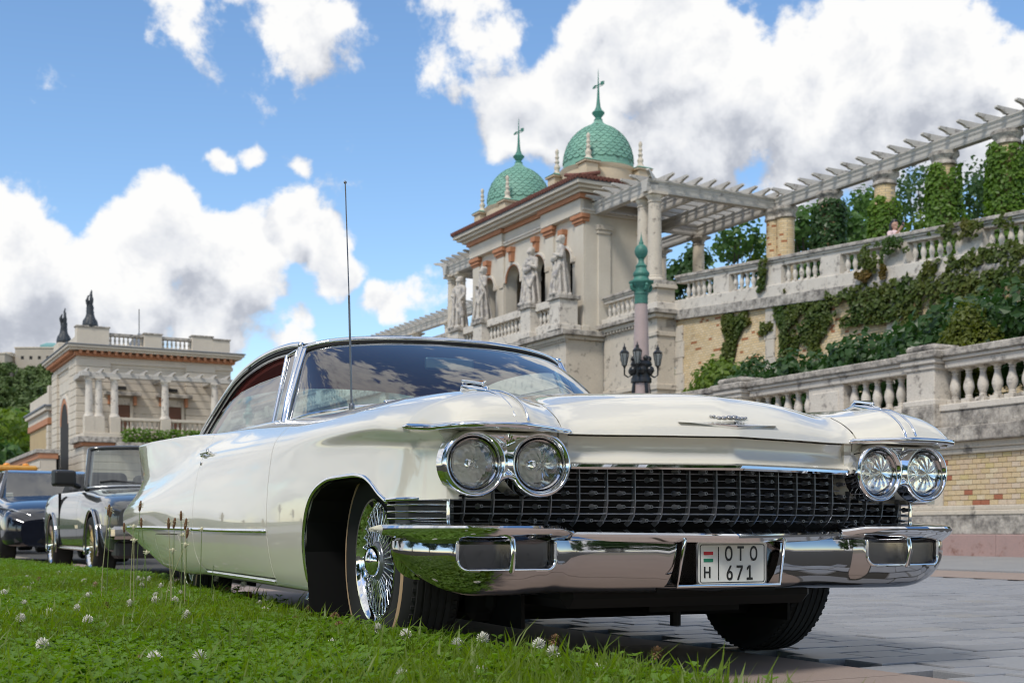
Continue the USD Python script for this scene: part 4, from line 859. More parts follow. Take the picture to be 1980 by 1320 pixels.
for a, b in ((1.85,3.95),(4.55,6.7)):
    qb('balcony_rail', 2.05, 2.42, a, b, 6.44, 6.6); n = int((b-a)/.26)
    for k in range(n): obj('baluster', mv(baluster(.70, 10, .95), 2.24, a+(k+.5)*(b-a)/n, 5.74), MATS['stone'], lb, 40)
qb('pergola_beam', 1.98, 2.44, -.3, L_+.4, 8.72, 8.98, CB); qb('pergola_beam', .0, 2.6, -.22, .2, 8.725, 8.985, CB); qb('pergola_beam', .0, 2.4, 4.1, 4.4, 8.73, 8.97, CB); qb('pergola_beam', .0, 2.4, 6.85, 7.15, 8.73, 8.97, CB)
for k in range(12): obj('rafter', mv(rafter(2.4, tail=.6, h=.16, w=.09), 2.2, .1+.76*k, 8.99, rz=math.pi/2), CB, lb)
for d in (2.35, 5.2):
    qb('door', .0, .06, d-.45, d+.45, 5.75, 7.5, MATS['door_brown'], .01); qb('door_frame', .0, .12, d-.62, d-.46, 5.75, 7.75); qb('door_frame', .0, .12, d+.46, d+.62, 5.75, 7.75)
    qb('door_panel', .0, .09, d-.45, d+.45, 7.52, 7.9, MATS['stone_light'], .01); qb('bracket', .0, .34, d-.78, d-.62, 7.5, 8.0, MATS['terracotta']); qb('bracket', .0, .34, d+.62, d+.78, 7.5, 8.0, MATS['terracotta'])
    qb('door_hood', .0, .55, d-1.0, d+1.0, 8.0, 8.2, MATS['stone_old']); qb('vent', .0, .06, d-.25, d+.25, 8.35, 8.55, MATS['dark_opening'], 0)
rngb = np.random.RandomState(77)
hd = gthing('balcony_hedge', 'trimmed green hedge on the ledge below the palace balcony', 'hedge', 2.9, 5.2, 5.2, None, KX, KY)
p = np.stack([rngb.rand(2600)*.7-.1, (rngb.rand(2600)-.5)*9.6+1.4, rngb.rand(2600)*.75],1); obj('foliage', leaf_cloud(p, p*0+[.5,0,.8], .16, rngb, 1.0), MATS['leaf_ivy'], hd)
qb('hedge_shelf', 2.7, 3.5, 1.5, 12, 4.9, 5.2, MATS['stone_old'])
# bronze winged figures on the attic corners
def winged(seed):
    J = [(((0,0,.12),.52),((0,0,.5),.34)),(((0,0,.5),.33),((.05,0,.95),.22)),(((.05,0,.95),.22),((.02,0,1.30),.24)),(((.02,0,1.30),.20),((-.03,.0,1.50),.09)),(((-.05,0,1.62),.13),((-.09,0,1.67),.11)),(((-.42,.1,.15),.24),((-.05,-.25,.42),.2)),(((.5,.15,.10),.20),((.15,.1,.6),.18)),
         (((.14,.10,1.25),.11),((.26,.14,1.75),.13)),(((.26,.14,1.75),.12),((.16,.10,2.15),.08)),(((.16,.10,2.15),.075),((-.08,.06,2.42),.025)),(((.12,-.10,1.25),.10),((.22,-.14,1.70),.11)),(((.22,-.14,1.70),.10),((.05,-.10,2.02),.03)),(((-.2,0,1.25),.09),((-.36,.1,1.0),.08)),(((-.36,.1,1.0),.07),((-.22,-.1,.75),.08)),(((-.1,.1,1.6),.06),((-.26,.05,1.72),.03))]
    t = smoothed(hullchain(J), .07, 5); n = meshkit.fbm(t.vertices*5+seed, 3, seed)-.5; t.vertices += t.vertex_normals*n[:,None]*.08; return t
for k, (s, d, lab) in enumerate(((-.5,.75,'dark winged bronze figure on the near corner of the palace roof'),(-7.4,.4,'dark winged bronze figure on the far corner of the palace roof'))):
    f = gthing('roof_figure', lab, 'statue', s, d, 11.8, 'winged figures on the palace roof', KX, KY); obj('figure', mv(winged(3+k*5), 0,0,0, rz=-.4, s=.86), MATS['dark_bronze'], f, True)
# lower wing further left
lw = gthing('palace_side_wing', 'lower palace wing with quoined corner and ochre brick wall, far left', 'building', -11.5, .15, 0, None, KX, KY)
def wb(name, s0, s1, d0, d1, z0, z1, mat=PS, c=.02): return obj(name, tm(cbox(s0, s1, d0, d1, z0, z1, c)) if c else box(s0, s1, d0, d1, z0, z1), mat, lw)
weathered('ochre_brick', (.46,.34,.18), (.40,.29,.155), (.35,.27,.16), 2, 30, .85, .3, .01)
wb('wall', -9, 0, 0, 5, 0, 7.2, MATS['ochre_brick'], 0)
for k in range(17):
    e = .75 if k % 2 else .58
    wb('quoin', -e, .10, -.10, e, k*.42+.01, k*.42+.41)
wb('terracotta_band', -9.1, .14, -.14, 5, 7.2, 7.6, MATS['terracotta']); wb('frieze', -9.1, .1, -.1, 5, 7.6, 8.05); wb('cornice', -9.3, .3, -.3, 5.2, 8.05, 8.3); wb('cornice_lead', -9.4, .38, -.38, 5.3, 8.3, 8.42, MATS['lead_roof'])
for k in range(9): wb('modillion', .12, .4, .1+k*.42, .26+k*.42, 7.86, 8.04, MATS['terracotta'], .01)
wb('attic_block', -.6, -.0, -.05, .8, 8.42, 9.65); wb('attic_block', -.6, -.0, 3.6, 4.5, 8.42, 9.65); wb('attic_rail', -.5, -.08, .8, 3.6, 9.4, 9.62, MATS['stone_old']); wb('attic_sill', -.5, -.08, .8, 3.6, 8.42, 8.6)
for k in range(11): obj('baluster', mv(baluster(.8, 10, 1.0), -.3, .95+k*.25, 8.6), MATS['stone'], lw, 40)
wb('attic_side', -9, -.6, -.0, .4, 8.42, 9.3)
wb('window', .02, .05, 2.0, 3.1, 2.0, 4.6, MATS['dark_opening'], 0); wb('window_hood', .0, .3, 1.7, 3.4, 4.9, 5.1, MATS['stone_light']); wb('window_frame', .0, .12, 1.8, 2.0, 2.0, 4.9, MATS['terracotta']); wb('window_frame', .0, .12, 3.1, 3.3, 2.0, 4.9, MATS['terracotta'])
# arcade with red brick arches in between
ar = gthing('garden_arcade', 'low rusticated arcade with terracotta arches between the two palace wings', 'arcade', -11.4, -2.2, 0, None, KX, KY)
am = man(box(0, 13.3, 0, .8, 0, 4.6))
for k in range(4):
    c = 1.8+k*3.1; am -= man(box(c-.9,c+.9,-.5,1.5,-.1,2.6))+m3.Manifold.cylinder(2.2,.9,.9,28).rotate((90,0,0)).translate((c,1.6,2.6))
    obj('arch', sweep([(0,0),(.28,0),(.28,.12),(0,.12)], [(c+.92*math.cos(a), -.06, 2.6+.92*math.sin(a)) for a in np.linspace(0,math.pi,18)], up=(0,1,0)), MATS['terracotta'], ar, 30)
obj('arcade_wall', am, PS, ar)
for k in range(11): obj('course', tm(cbox(-.02,13.32,-.045,0.0,.05+k*.42,.41+k*.42,.01)) if k > 8 else tm(cbox(-.02,.7,-.045,.0,.05+k*.42,.41+k*.42,.01)), PS, ar)
obj('arcade_back', box(0,13.3,.9,1.0,0,4.5), MATS['dark_opening'], ar); obj('coping', tm(cbox(-.1,13.4,-.25,1.0,4.6,4.8,.02)), MATS['stone_old'], ar); obj('terracotta_band', tm(cbox(-.05,13.35,-.12,.9,4.3,4.6,.02)), MATS['terracotta'], ar)

# ================================================================ hill with woods and houses on top
def hill_h(x, y):
    b = 33*np.exp(-((x+135)/75)**2-((y-350)/75)**2)+16*np.exp(-((x+40)/90)**2-((y-330)/90)**2)+20*np.exp(-((x-90)/110)**2-((y-200)/95)**2)
    return b*sstep(95, 190, y+np.abs(x)*.1)
gx_, gy_ = np.meshgrid(np.linspace(-420,320,90), np.linspace(90,560,60)); gz_ = hill_h(gx_, gy_)-.5
w_ = 90; q = np.array([[j*w_+i for i in range(89)] for j in range(59)]).ravel()
tag(obj('hill', trimesh.Trimesh(np.stack([gx_, gy_, gz_],-1).reshape(-1,3), np.vstack([np.stack([q,q+1,q+w_+1],1), np.stack([q,q+w_+1,q+w_],1)]), process=False), MATS['hill_green'], None, True), kind='structure')
def tree_meshes(seed, h=9.0, cw=3.2, n=2600, leaf=.34, trunk=.45, nb=16):
    """(trunk mesh, crown mesh): tapered trunk, limbs, clumps of leaves at the limb ends"""
    rng = np.random.RandomState(seed); limbs = []; blobs = []
    tz = h*trunk
    limbs.append(tube([(0,0,-.2),(.08*rng.randn(),.08*rng.randn(),tz*.5),(.12*rng.randn(),.12*rng.randn(),tz),(.2*rng.randn(),.2*rng.randn(),h*.8)], [h*.026,h*.022,h*.018,h*.006], 7))
    for k in range(nb):
        a = k*2.4+rng.rand(); e = rng.rand()**.8; z1 = tz*.75+e*(h*.97-tz*.75)
        r = cw*(.35+.65*math.sin(math.pi*min(.96,.20+.72*e)))*(.55+.5*rng.rand())
        p1 = np.array([r*math.cos(a), r*math.sin(a), z1]); p0 = np.array([0,0,tz*.55+e*h*.28])
        limbs.append(tube([p0, (p0+p1)/2+[0,0,.25], p1], [h*.010,h*.007,h*.002], 5))
        blobs.append((p1, np.array([1,1,.78])*cw*(.30+.22*rng.rand())))
    blobs.append((np.array([0,0,h*.9]), np.array([1,1,1.])*cw*.36))
    p, d = blob_points(blobs, n, rng, .55); return cat(limbs), leaf_cloud(p, d+[0,0,.25], leaf, rng, 1.0)
LABEL_T = {}
def tree(label, x, y, z, mat, seed, h, cw, n, leaf, trunk=.35, group=None, nb=16):
    t = thing('tree', label, 'tree', (x, y, z), 0, group); tr, cr = tree_meshes(seed, h, cw, n, leaf, trunk, nb)
    obj('trunk', tr, MATS['bark'], t, True); obj('crown', cr, MATS[mat], t); return t
def at(u, Y): return ((u-990)/2460*Y, Y)
def zat(v, Y): return CAM_H+(1026.5-v)/2460*Y
for k, (u, Y, vt, cw, mat, lab, nb, n) in enumerate([
    (1572,56,388,1.9,'leaf_tree','slender green tree just right of the brick pier',14,2400),(1668,60,350,2.2,'leaf_tree','pointed green tree between the first two ivy columns',14,2600),(1640,57,400,1.8,'leaf_tree','bushy green tree behind the first ivy column',14,2400),(1800,72,326,4.2,'leaf_tree_dark','large dark spreading tree behind the third ivy column',22,4200),(1900,70,330,3.6,'leaf_tree_dark','dark tree behind the rightmost gap of the pergola',20,3600),(1760,66,420,2.4,'leaf_tree_light','pale green tree low behind the second ivy column',14,2200),(1850,64,395,2.2,'leaf_tree','mid green tree between the third and fourth ivy columns',14,2200),
    (1415,58,448,2.0,'leaf_tree','airy green tree under the middle of the corner pergola',12,1500),(1462,60,462,1.5,'leaf_tree_light','thin young tree just left of the brick pier',9,700),(1345,56,474,1.9,'leaf_tree_dark','dense dark tree between the corner columns',14,2600),(1700,63,425,1.7,'leaf_yellow','small yellow-green tree beside the second ivy column',10,1000),(1960,68,300,2.5,'leaf_tree_dark','dark tree at the right edge behind the pergola',14,2400)]):
    x, y = at(u, Y); zb = 6.6; h = zat(vt, Y)-zb
    tree(lab, x, y, zb, mat, 60+k, h, cw, n, .26, .12 if k not in (7,8) else .3, 'trees behind the pergola', nb)
# woods on the far slope: one mass
protos = UsdGeom.PointInstancer.Define(stage, '/World/hill_woods'); tag(protos.GetPrim(), 'thick green woods covering the hillside far left', 'woods', kind='stuff')
UsdGeom.Scope.Define(stage, '/World/hill_woods/protos')
for k in range(3):
    tr, cr = tree_meshes(90+k, 9, 4.2, 900, 1.0, .2, 14); usdkit.mesh(stage, f'/World/hill_woods/protos/crown_{k:03d}', cr, MATS['leaf_hill']); protos.GetPrototypesRel().AddTarget(f'/World/hill_woods/protos/crown_{k:03d}')
rw = np.random.RandomState(4); pos, idx, sc = [], [], []
while len(pos) < 1900:
    x, y = rw.uniform(-260,120), rw.uniform(150,380)
    u = 990+2460*x/y
    if u < -500 or u > 1900: continue
    z = float(hill_h(np.array(x), np.array(y)))
    if z < 1.0 or (z > 31 and rw.rand() < .0): continue
    pos.append((x, y, z-1.0)); idx.append(rw.randint(3)); sc.append(rw.uniform(.6,1.15)*(.8 if z > 30 else 1))
protos.CreatePositionsAttr(Vt.Vec3fArray.FromNumpy(np.array(pos, np.float32))); protos.CreateProtoIndicesAttr(Vt.IntArray.FromNumpy(np.array(idx, np.int32)))
sc = np.array(sc, np.float32)[:,None]*np.ones(3, np.float32); protos.CreateScalesAttr(Vt.Vec3fArray.FromNumpy(sc))
an = rw.rand(len(pos))*math.pi; protos.CreateOrientationsAttr(Vt.QuathArray([Gf.Quath(float(math.cos(a)), 0, 0, float(math.sin(a))) for a in an]))
for k, (u, Y, vt, cw, mat, lab) in enumerate([(28,112,818,6.0,'leaf_tree_light','rounded light green tree at the foot of the hill, left edge'),(75,120,805,5.2,'leaf_tree_light','light green tree at the hill foot, next to the palace side wing'),(-30,118,800,6,'leaf_tree','green tree at the hill foot past the left edge'),(15,100,880,4.0,'leaf_tree','low green tree behind the yellow-roofed car')]):
    x, y = at(u, Y); tree(lab, x, y, 0, mat, 160+k, zat(vt, Y), cw, 3600, .62, .12, 'trees at the foot of the hill', 20)
# houses on the ridge
weathered('house_wall', (.44,.39,.32), (.38,.335,.275), (.34,.30,.25), .3, 6, .9, .2, .02)
for k, (u0, u1, v0, Y, lab) in enumerate([(29,122,673,345,'long beige block with small windows on top of the wooded hill'),(-12,9,684,340,'beige house end at the left edge of the hill top'),(9,21,683,352,'narrow white house front between the two beige blocks')]):
    hs = thing('hill_house', lab, 'building', (*at((u0+u1)/2, Y), 0), 0); w = (u1-u0)/2460*Y; z1 = zat(v0, Y)
    obj('wall', box(-w/2, w/2, 0, 14, 20, z1), MATS['house_wall'] if k < 2 else MATS['stone_light'], hs); obj('parapet', box(-w/2-.2, w/2+.2, -.2, 14.2, z1, z1+.35), MATS['stone'], hs)
    if k == 0:
        for i in range(5): obj('window', box(-w/2+1.6+i*2.3, -w/2+2.4+i*2.3, -.04, .1, z1-3.0, z1-2.1), MATS['dark_opening'], hs)
        obj('roof_hut', m3.Manifold.hull_points(np.array([(x_, y_, z_) for x_ in (-.5,4.2) for y_ in (2,6) for z_ in (z1+.35,z1+1.2)]+[(.9,3,z1+1.9),(3.0,3,z1+1.9),(.9,5,z1+1.9),(3.0,5,z1+1.9)])), plain('teal_roof', (.14,.30,.30), .5), hs)

# ================================================================ what stands across the square, behind and left of the viewer (it shows in the chrome and the paint)
for k, (x, y, h, cw) in enumerate([(-16,6,9,3.6),(-15,-2,10,4.0),(-12,-10,9.5,3.8),(-5,-14,10,4.0),(3,-15,9,3.6),(11,-13,10,4.2),(-20,14,9,3.6),(18,-8,9,3.6)]):
    t = tree(['tall plane tree across the lawn on the left','broad plane tree left of the viewer','plane tree behind the viewer on the left','plane tree directly behind the viewer','plane tree behind the viewer on the right','large plane tree behind the plaza','plane tree left of the parked cars','plane tree at the right behind the plaza'][k], x, y, 0, 'leaf_tree' if k % 2 else 'leaf_tree_dark', 200+k, h, cw, 2600, .5, .28, 'plane trees across the square', 18)

# ================================================================ the woman behind the balustrade
plain('skin', (.42,.24,.17), .5, subsurface_weight=.1); plain('hair_black', (.010,.008,.008), .4); plain('top_pink', (.62,.46,.46), .8); plain('trousers_dark', (.03,.035,.06), .8); plain('phone_black', (.02,.02,.025), .2)
def woman():
    px, py_ = at(1729, 33.0); z0 = zat(437, 33.0)-1.56
    w = thing('person', 'dark-haired woman in a pale pink top behind the balustrade, holding up a phone', 'person', (px, py_, z0), GR)
    # she faces along +x (to the right)
    J = [((0,.09,.06),.05,(.02,.09,.48),.06),((.02,.09,.48),.065,(0,.085,.90),.085),((0,-.09,.06),.05,(.02,-.09,.48),.06),((.02,-.09,.48),.065,(0,-.085,.90),.085),((0,.09,.04),.045,(.14,.10,.035),.035),((0,-.09,.04),.045,(.14,-.10,.035),.035),
         ((0,.08,.95),.11,(0,-.08,.95),.11),((0,0,.98),.13,(0,0,1.15),.115),((0,0,1.15),.115,(0,.0,1.33),.12),((0,.14,1.36),.06,(0,-.14,1.36),.06),((0,0,1.38),.055,(.01,0,1.48),.05),((.0,0,1.56),.088,(.015,0,1.60),.092),((.05,0,1.51),.052,(.07,0,1.50),.035),((.09,0,1.565),.018,(.112,0,1.545),.012),
         ((0,.17,1.35),.052,(.05,.22,1.10),.042),((.05,.22,1.10),.042,(.26,.14,1.28),.032),((0,-.17,1.35),.052,(.10,-.22,1.12),.042),((.10,-.22,1.12),.042,(.36,-.13,1.42),.030),((.36,-.13,1.42),.032,(.42,-.125,1.47),.026)]
    for q in range(4): J.append(((.41,-.145+.014*q,1.47),.010,(.45-.004*abs(q-1.5),-.14+.012*q,1.525+.006*(q in (1,2))),.008))
    J.append(((.40,-.10,1.455),.011,(.44,-.085,1.50),.009))
    for q in range(4): J.append(((.27,.125+.014*q,1.29),.010,(.33,.12+.012*q,1.33),.008))
    m = hullchain([((a, ra), (b, rb)) for a, ra, b, rb in J])
    body = obj('body', smoothed(m, .02, 6), MATS['skin'], w, True)
    hr = hullchain([(((-.03,0,1.60),.098),((.01,0,1.66),.085)),(((-.06,0,1.58),.09),((-.08,0,1.32),.07)),(((-.05,.06,1.55),.05),((-.05,.08,1.30),.04)),(((-.05,-.06,1.55),.05),((-.05,-.08,1.30),.04))])
    obj('hair', smoothed(hr, .02, 4), MATS['hair_black'], w, True)
    tp = hullchain([(((0,0,.96),.138),((0,0,1.15),.124)),(((0,0,1.15),.124),((0,0,1.33),.128)),(((0,.15,1.355),.07),((0,-.15,1.355),.07)),(((0,.17,1.35),.060),((.03,.20,1.22),.054)),(((0,-.17,1.35),.060),((.05,-.20,1.22),.054))])
    obj('top', smoothed(tp, .02, 4), MATS['top_pink'], w, True)
    tr = hullchain([(((.0,.09,.12),.06),((.02,.09,.48),.072)),(((.02,.09,.48),.075),((0,.085,.92),.10)),(((.0,-.09,.12),.06),((.02,-.09,.48),.072)),(((.02,-.09,.48),.075),((0,-.085,.92),.10)),(((0,.07,.94),.122),((0,-.07,.94),.122))])
    obj('trousers', smoothed(tr, .025, 4), MATS['trousers_dark'], w, True)
    ph = thing('phone', 'dark phone held up in the woman’s hand', 'phone', (px, py_, z0), GR); obj('case', tm(cbox(.435,.443,-.165,-.092,1.455,1.60,.003)), MATS['phone_black'], ph)
woman()
# ================================================================ the cars parked behind
plain('paint_navy', (.005,.006,.010), .12, coat=1.0, coat_roughness=.02); plain('paint_grey', (.045,.047,.047), .16, metal=.35, coat=1.0, coat_roughness=.02); plain('paint_yellow', (.55,.27,.035), .25, coat=.8)
plain('plastic_black', (.012,.012,.013), .45); plain('gold_rim', (.38,.28,.12), .3, metal=.8); plain('silver_rim', (.55,.56,.58), .25, metal=.9); plain('amber', (.75,.28,.03), .2); plain('seat_dark', (.03,.03,.032), .7)
glass_pane('car_glass', (.55,.62,.60), 1.5); glass_pane('lamp_cover', (.80,.83,.85), 1.0)
def loft(X, K, xs, per=6, blur=(1.6,1.2)):
    """closed body from key rows of (y, z) per station, mirrored"""
    X = np.array(X, float); K = np.array(K, float)
    Y = np.array([pch(X, k[:,0])(xs) for k in K]); Z = np.array([pch(X, k[:,1])(xs) for k in K])
    uu = np.linspace(0, len(K)-1, (len(K)-1)*per+1); Yg = PI_(np.arange(len(K)), Y, axis=0)(uu); Zg = PI_(np.arange(len(K)), Z, axis=0)(uu)
    for A in (Yg, Zg):
        A[:] = gaussian_filter1d(A, blur[0], axis=0, mode='nearest'); A[:] = gaussian_filter1d(A, blur[1], axis=1, mode='nearest')
    Yg[0] = 0; Yg[-1] = 0; P, S = Yg.shape; Xg = np.repeat(xs[None], P, 0)
    ry, rz, rx = np.concatenate([-Yg, Yg[-2:0:-1]]), np.concatenate([Zg, Zg[-2:0:-1]]), np.concatenate([Xg, Xg[-2:0:-1]])
    n = len(ry); V = np.stack([rx, ry, rz],-1).transpose(1,0,2).reshape(-1,3); F = []
    for i in range(S-1):
        a = i*n+np.arange(n); b = i*n+(np.arange(n)+1) % n; F += [np.stack([a,b,b+n],1), np.stack([a,b+n,a+n],1)]
    V = np.vstack([V, [[xs[0],0,Zg[:,0].mean()]], [[xs[-1],0,Zg[:,-1].mean()]]]); c = S*n; a = np.arange(n); b = (a+1) % n
    F += [np.stack([np.full(n,c), b, a],1), np.stack([np.full(n,c+1), a+(S-1)*n, b+(S-1)*n],1)]
    m = trimesh.Trimesh(V, np.vstack(F), process=False); trimesh.repair.fix_winding(m)
    return man(m)
def wheel_small(parent, x, y, r, w, rim_r, style):
    s = 1 if y > 0 else -1
    P_ = lambda m: mv(mv(m, rx=-s*math.pi/2), x, y, r)
    wl = obj('wheel', P_(lathe([(rim_r,-w/2),(r-.06,-w/2-.012),(r-.02,-w/2),(r,-w/2+.03),(r,w/2-.03),(r-.02,w/2),(r-.06,w/2+.012),(rim_r,w/2)], 48, cap=False)), MATS['rubber'], parent, 40)
    obj('rim', P_(lathe([(rim_r-.03,w/2-.06),(rim_r-.012,w/2-.02),(rim_r+.006,w/2+.004),(rim_r+.01,w/2-.01)], 48, cap=False)), MATS['chrome'], wl, 40)
    sp = [lathe([(0,w/2-.03),(.05,w/2-.03),(.05,w/2-.06)], 20)]
    n = 20 if style == 'mesh' else 10
    for k in range(n):
        a = k/n*2*math.pi; da = .22 if style == 'mesh' else .0
        for d in ((-da, da) if style == 'mesh' else (0,)):
            b = a+d; sp.append(tube([(.04*math.cos(a),.04*math.sin(a),w/2-.04),((rim_r-.012)*math.cos(b),(rim_r-.012)*math.sin(b),w/2-.03)], .008 if style == 'mesh' else .016, 5))
    obj('spokes', P_(cat(sp)), MATS['gold_rim' if style == 'mesh' else 'silver_rim'], wl, 40)
    obj('wheel_disc', P_(lathe([(0,w/2-.10),(rim_r-.01,w/2-.10)], 24, cap=False)), MATS['black'], wl)
def arches(body, xs_, r, zc, half=.5):
    for x in xs_:
        for s in (-1, 1):
            c = m3.Manifold.cylinder(.6, r, r, 48).rotate((90,0,0)).translate((x, (half+.55) if s > 0 else -half+.05, zc)); body -= c
    return body
FX = (cr_, sr_)
def car_at(x, y): return (x, y, 0)
# ---- dark blue saloon
def saloon():
    c = thing('saloon_car', 'dark navy modern saloon with chrome grille edge, second in the row behind the white coupe', 'car', car_at(-6.50,18.45), GR)
    X = [.86,.84,.78,.62,.25,-.3,-.95,-2.0,-3.0,-3.55,-3.78,-3.84]
    def row(y, z): return list(zip(y, z))
    K = [row([0]*12,[.24]*12), row([.45,.55,.62,.68,.70,.70,.70,.70,.70,.66,.55,.40],[.24]*12), row([.62,.70,.78,.85,.87,.88,.88,.88,.87,.82,.72,.55],[.30,.28,.27,.26,.26,.26,.26,.26,.27,.30,.34,.40]),
         row([.64,.73,.82,.88,.90,.905,.905,.905,.90,.86,.78,.60],[.46]*9+[.50,.52,.54]), row([.62,.71,.80,.865,.89,.90,.905,.905,.895,.85,.76,.58],[.56,.58,.62,.67,.72,.74,.76,.78,.80,.80,.76,.70]),
         row([.52,.58,.66,.74,.79,.81,.82,.82,.80,.76,.68,.52],[.58,.62,.68,.745,.83,.89,.945,.965,.99,1.0,.95,.80]), row([.30,.34,.38,.42,.45,.46,.46,.46,.46,.44,.40,.30],[.60,.645,.71,.785,.875,.935,.985,.98,1.01,1.03,.98,.82]), row([0]*12,[.61,.655,.72,.80,.89,.95,1.0,.985,1.02,1.04,.99,.83])]
    b = loft(X, K, np.linspace(-3.84,.86,110)); b = arches(b, (0,-2.84), .37, .33)
    obj('body', b, MATS['paint_navy'], c, 30)
    cabin = m3.Manifold.hull_points(np.array([(x,s*y,z) for s in (-1,1) for x,y,z in [(-.80,.70,.95),(-.92,.78,.95),(-1.55,.60,1.36),(-2.3,.60,1.38),(-3.35,.62,1.0),(-3.2,.74,.97),(-1.7,.55,1.40),(-2.3,.52,1.42)]]))
    roof = cabin ^ man(box(-4,1,-1,1,1.345,1.6))
    obj('glasshouse', cabin-man(box(-4,1,-1,1,1.345,1.6))-cabin.translate((-2.1*.03,0,-.06)).scale((.97,.94,.97)), MATS['car_glass'], c); obj('roof', roof, MATS['paint_navy'], c, 30)
    for s in (-1, 1):
        obj('pillar', tube([(-.86,s*.77,.94),(-1.56,s*.605,1.365)], .030, 8), MATS['paint_navy'], c, True); obj('pillar', tube([(-1.95,s*.80,.95),(-2.0,s*.605,1.37)], .03, 8), MATS['plastic_black'], c, True); obj('roof_edge', tube([(-1.56,s*.605,1.36),(-2.3,s*.607,1.385),(-3.3,s*.66,1.0)], .022, 8), MATS['paint_navy'], c, True)
        obj('mirror', m3.Manifold.batch_hull([m3.Manifold.sphere(.05,12).translate((-1.0+dx,s*(1.0+dy),1.02+dz)) for dx,dy,dz in ((0,0,0),(-.06,.06,0),(0,.02,.06),(-.05,.07,.06))])+m3.Manifold.batch_hull([m3.Manifold.sphere(.025,8).translate((-1.0,s*y,z)) for y,z in ((.86,.95),(.98,1.0))]), MATS['plastic_black'], c, 40)
        hl = [(.66,.47,.585),(.70,.50,.66),(.50,.70,.73),(.22,.845,.765),(.30,.85,.70),(.55,.74,.60)]
        h = obj('headlight', m3.Manifold.hull_points(np.array([(x+dx,s*(y*1.03+dx*.5),z+dx*.2) for x,y,z in hl for dx in (.085,-.1)])), MATS['lamp_cover'], c)
        obj('light_strip', tube([(.79,s*.55,.665),(.61,s*.77,.75),(.33,s*.915,.79)], .012, 6), MATS['silver_rim'], h, True); obj('lamp', mv(trimesh.creation.icosphere(2,.055), .655,s*.70,.672), MATS['reflector'], h, True); obj('lamp', mv(trimesh.creation.icosphere(2,.045), .55,s*.80,.70), MATS['reflector'], h, True)
        obj('air_intake', m3.Manifold.batch_hull([m3.Manifold.sphere(.03,8).translate((x,s*y,z)) for x,y,z in ((.84,.40,.30),(.80,.74,.30),(.82,.45,.42),(.74,.76,.42))]), MATS['black'], c)
        for x in (0,-2.84): wheel_small(c, x, s*.79, .325, .215, .225, 'spoke')
    gr = obj('grille', m3.Manifold.hull_points(np.array([(.90,y,z) for y,z in ((-.30,.42),(.30,.42),(.38,.62),(-.38,.62))]+[(.80,y,z) for y,z in ((-.30,.42),(.30,.42),(.38,.64),(-.38,.64))])), MATS['black'], c)
    obj('grille_frame', tube([(.905,-.30,.42),(.905,.30,.42),(.885,.40,.62),(.875,-.40,.62)], .022, 8, closed=True), MATS['chrome'], gr, True)
    for z in (.48,.55): obj('grille_bar', box(.90,.915,-.34,.34,z-.012,z+.012), MATS['silver_rim'], gr)
    obj('headlight_trim', [tube([(.75,s*.52,.60),(.79,s*.55,.675),(.60,s*.775,.755),(.31,s*.925,.79),(.39,s*.93,.71),(.64,s*.82,.61)], .011, 6, closed=True) for s in (-1,1)], MATS['chrome_worn'], c, True); obj('lower_grille', box(.80,.872,-.40,.40,.27,.36), MATS['black'], c); obj('number_plate', box(.905,.915,-.26,.26,.35,.45), MATS['plate_white'], c)
    obj('windshield_sticker', box(-.93,-.925,-.68,-.58,.98,1.03), MATS['plate_white'], c)
    obj('front_seats', [tm(m3.Manifold.batch_hull([m3.Manifold.sphere(.08,10).translate((-1.95+dx,y+dy,z)) for dx,z in ((0,.6),(-.25,1.15)) for dy in (-.17,.17)])) for y in (-.36,.36)], MATS['seat_dark'], c, 40)
    return c
saloon()
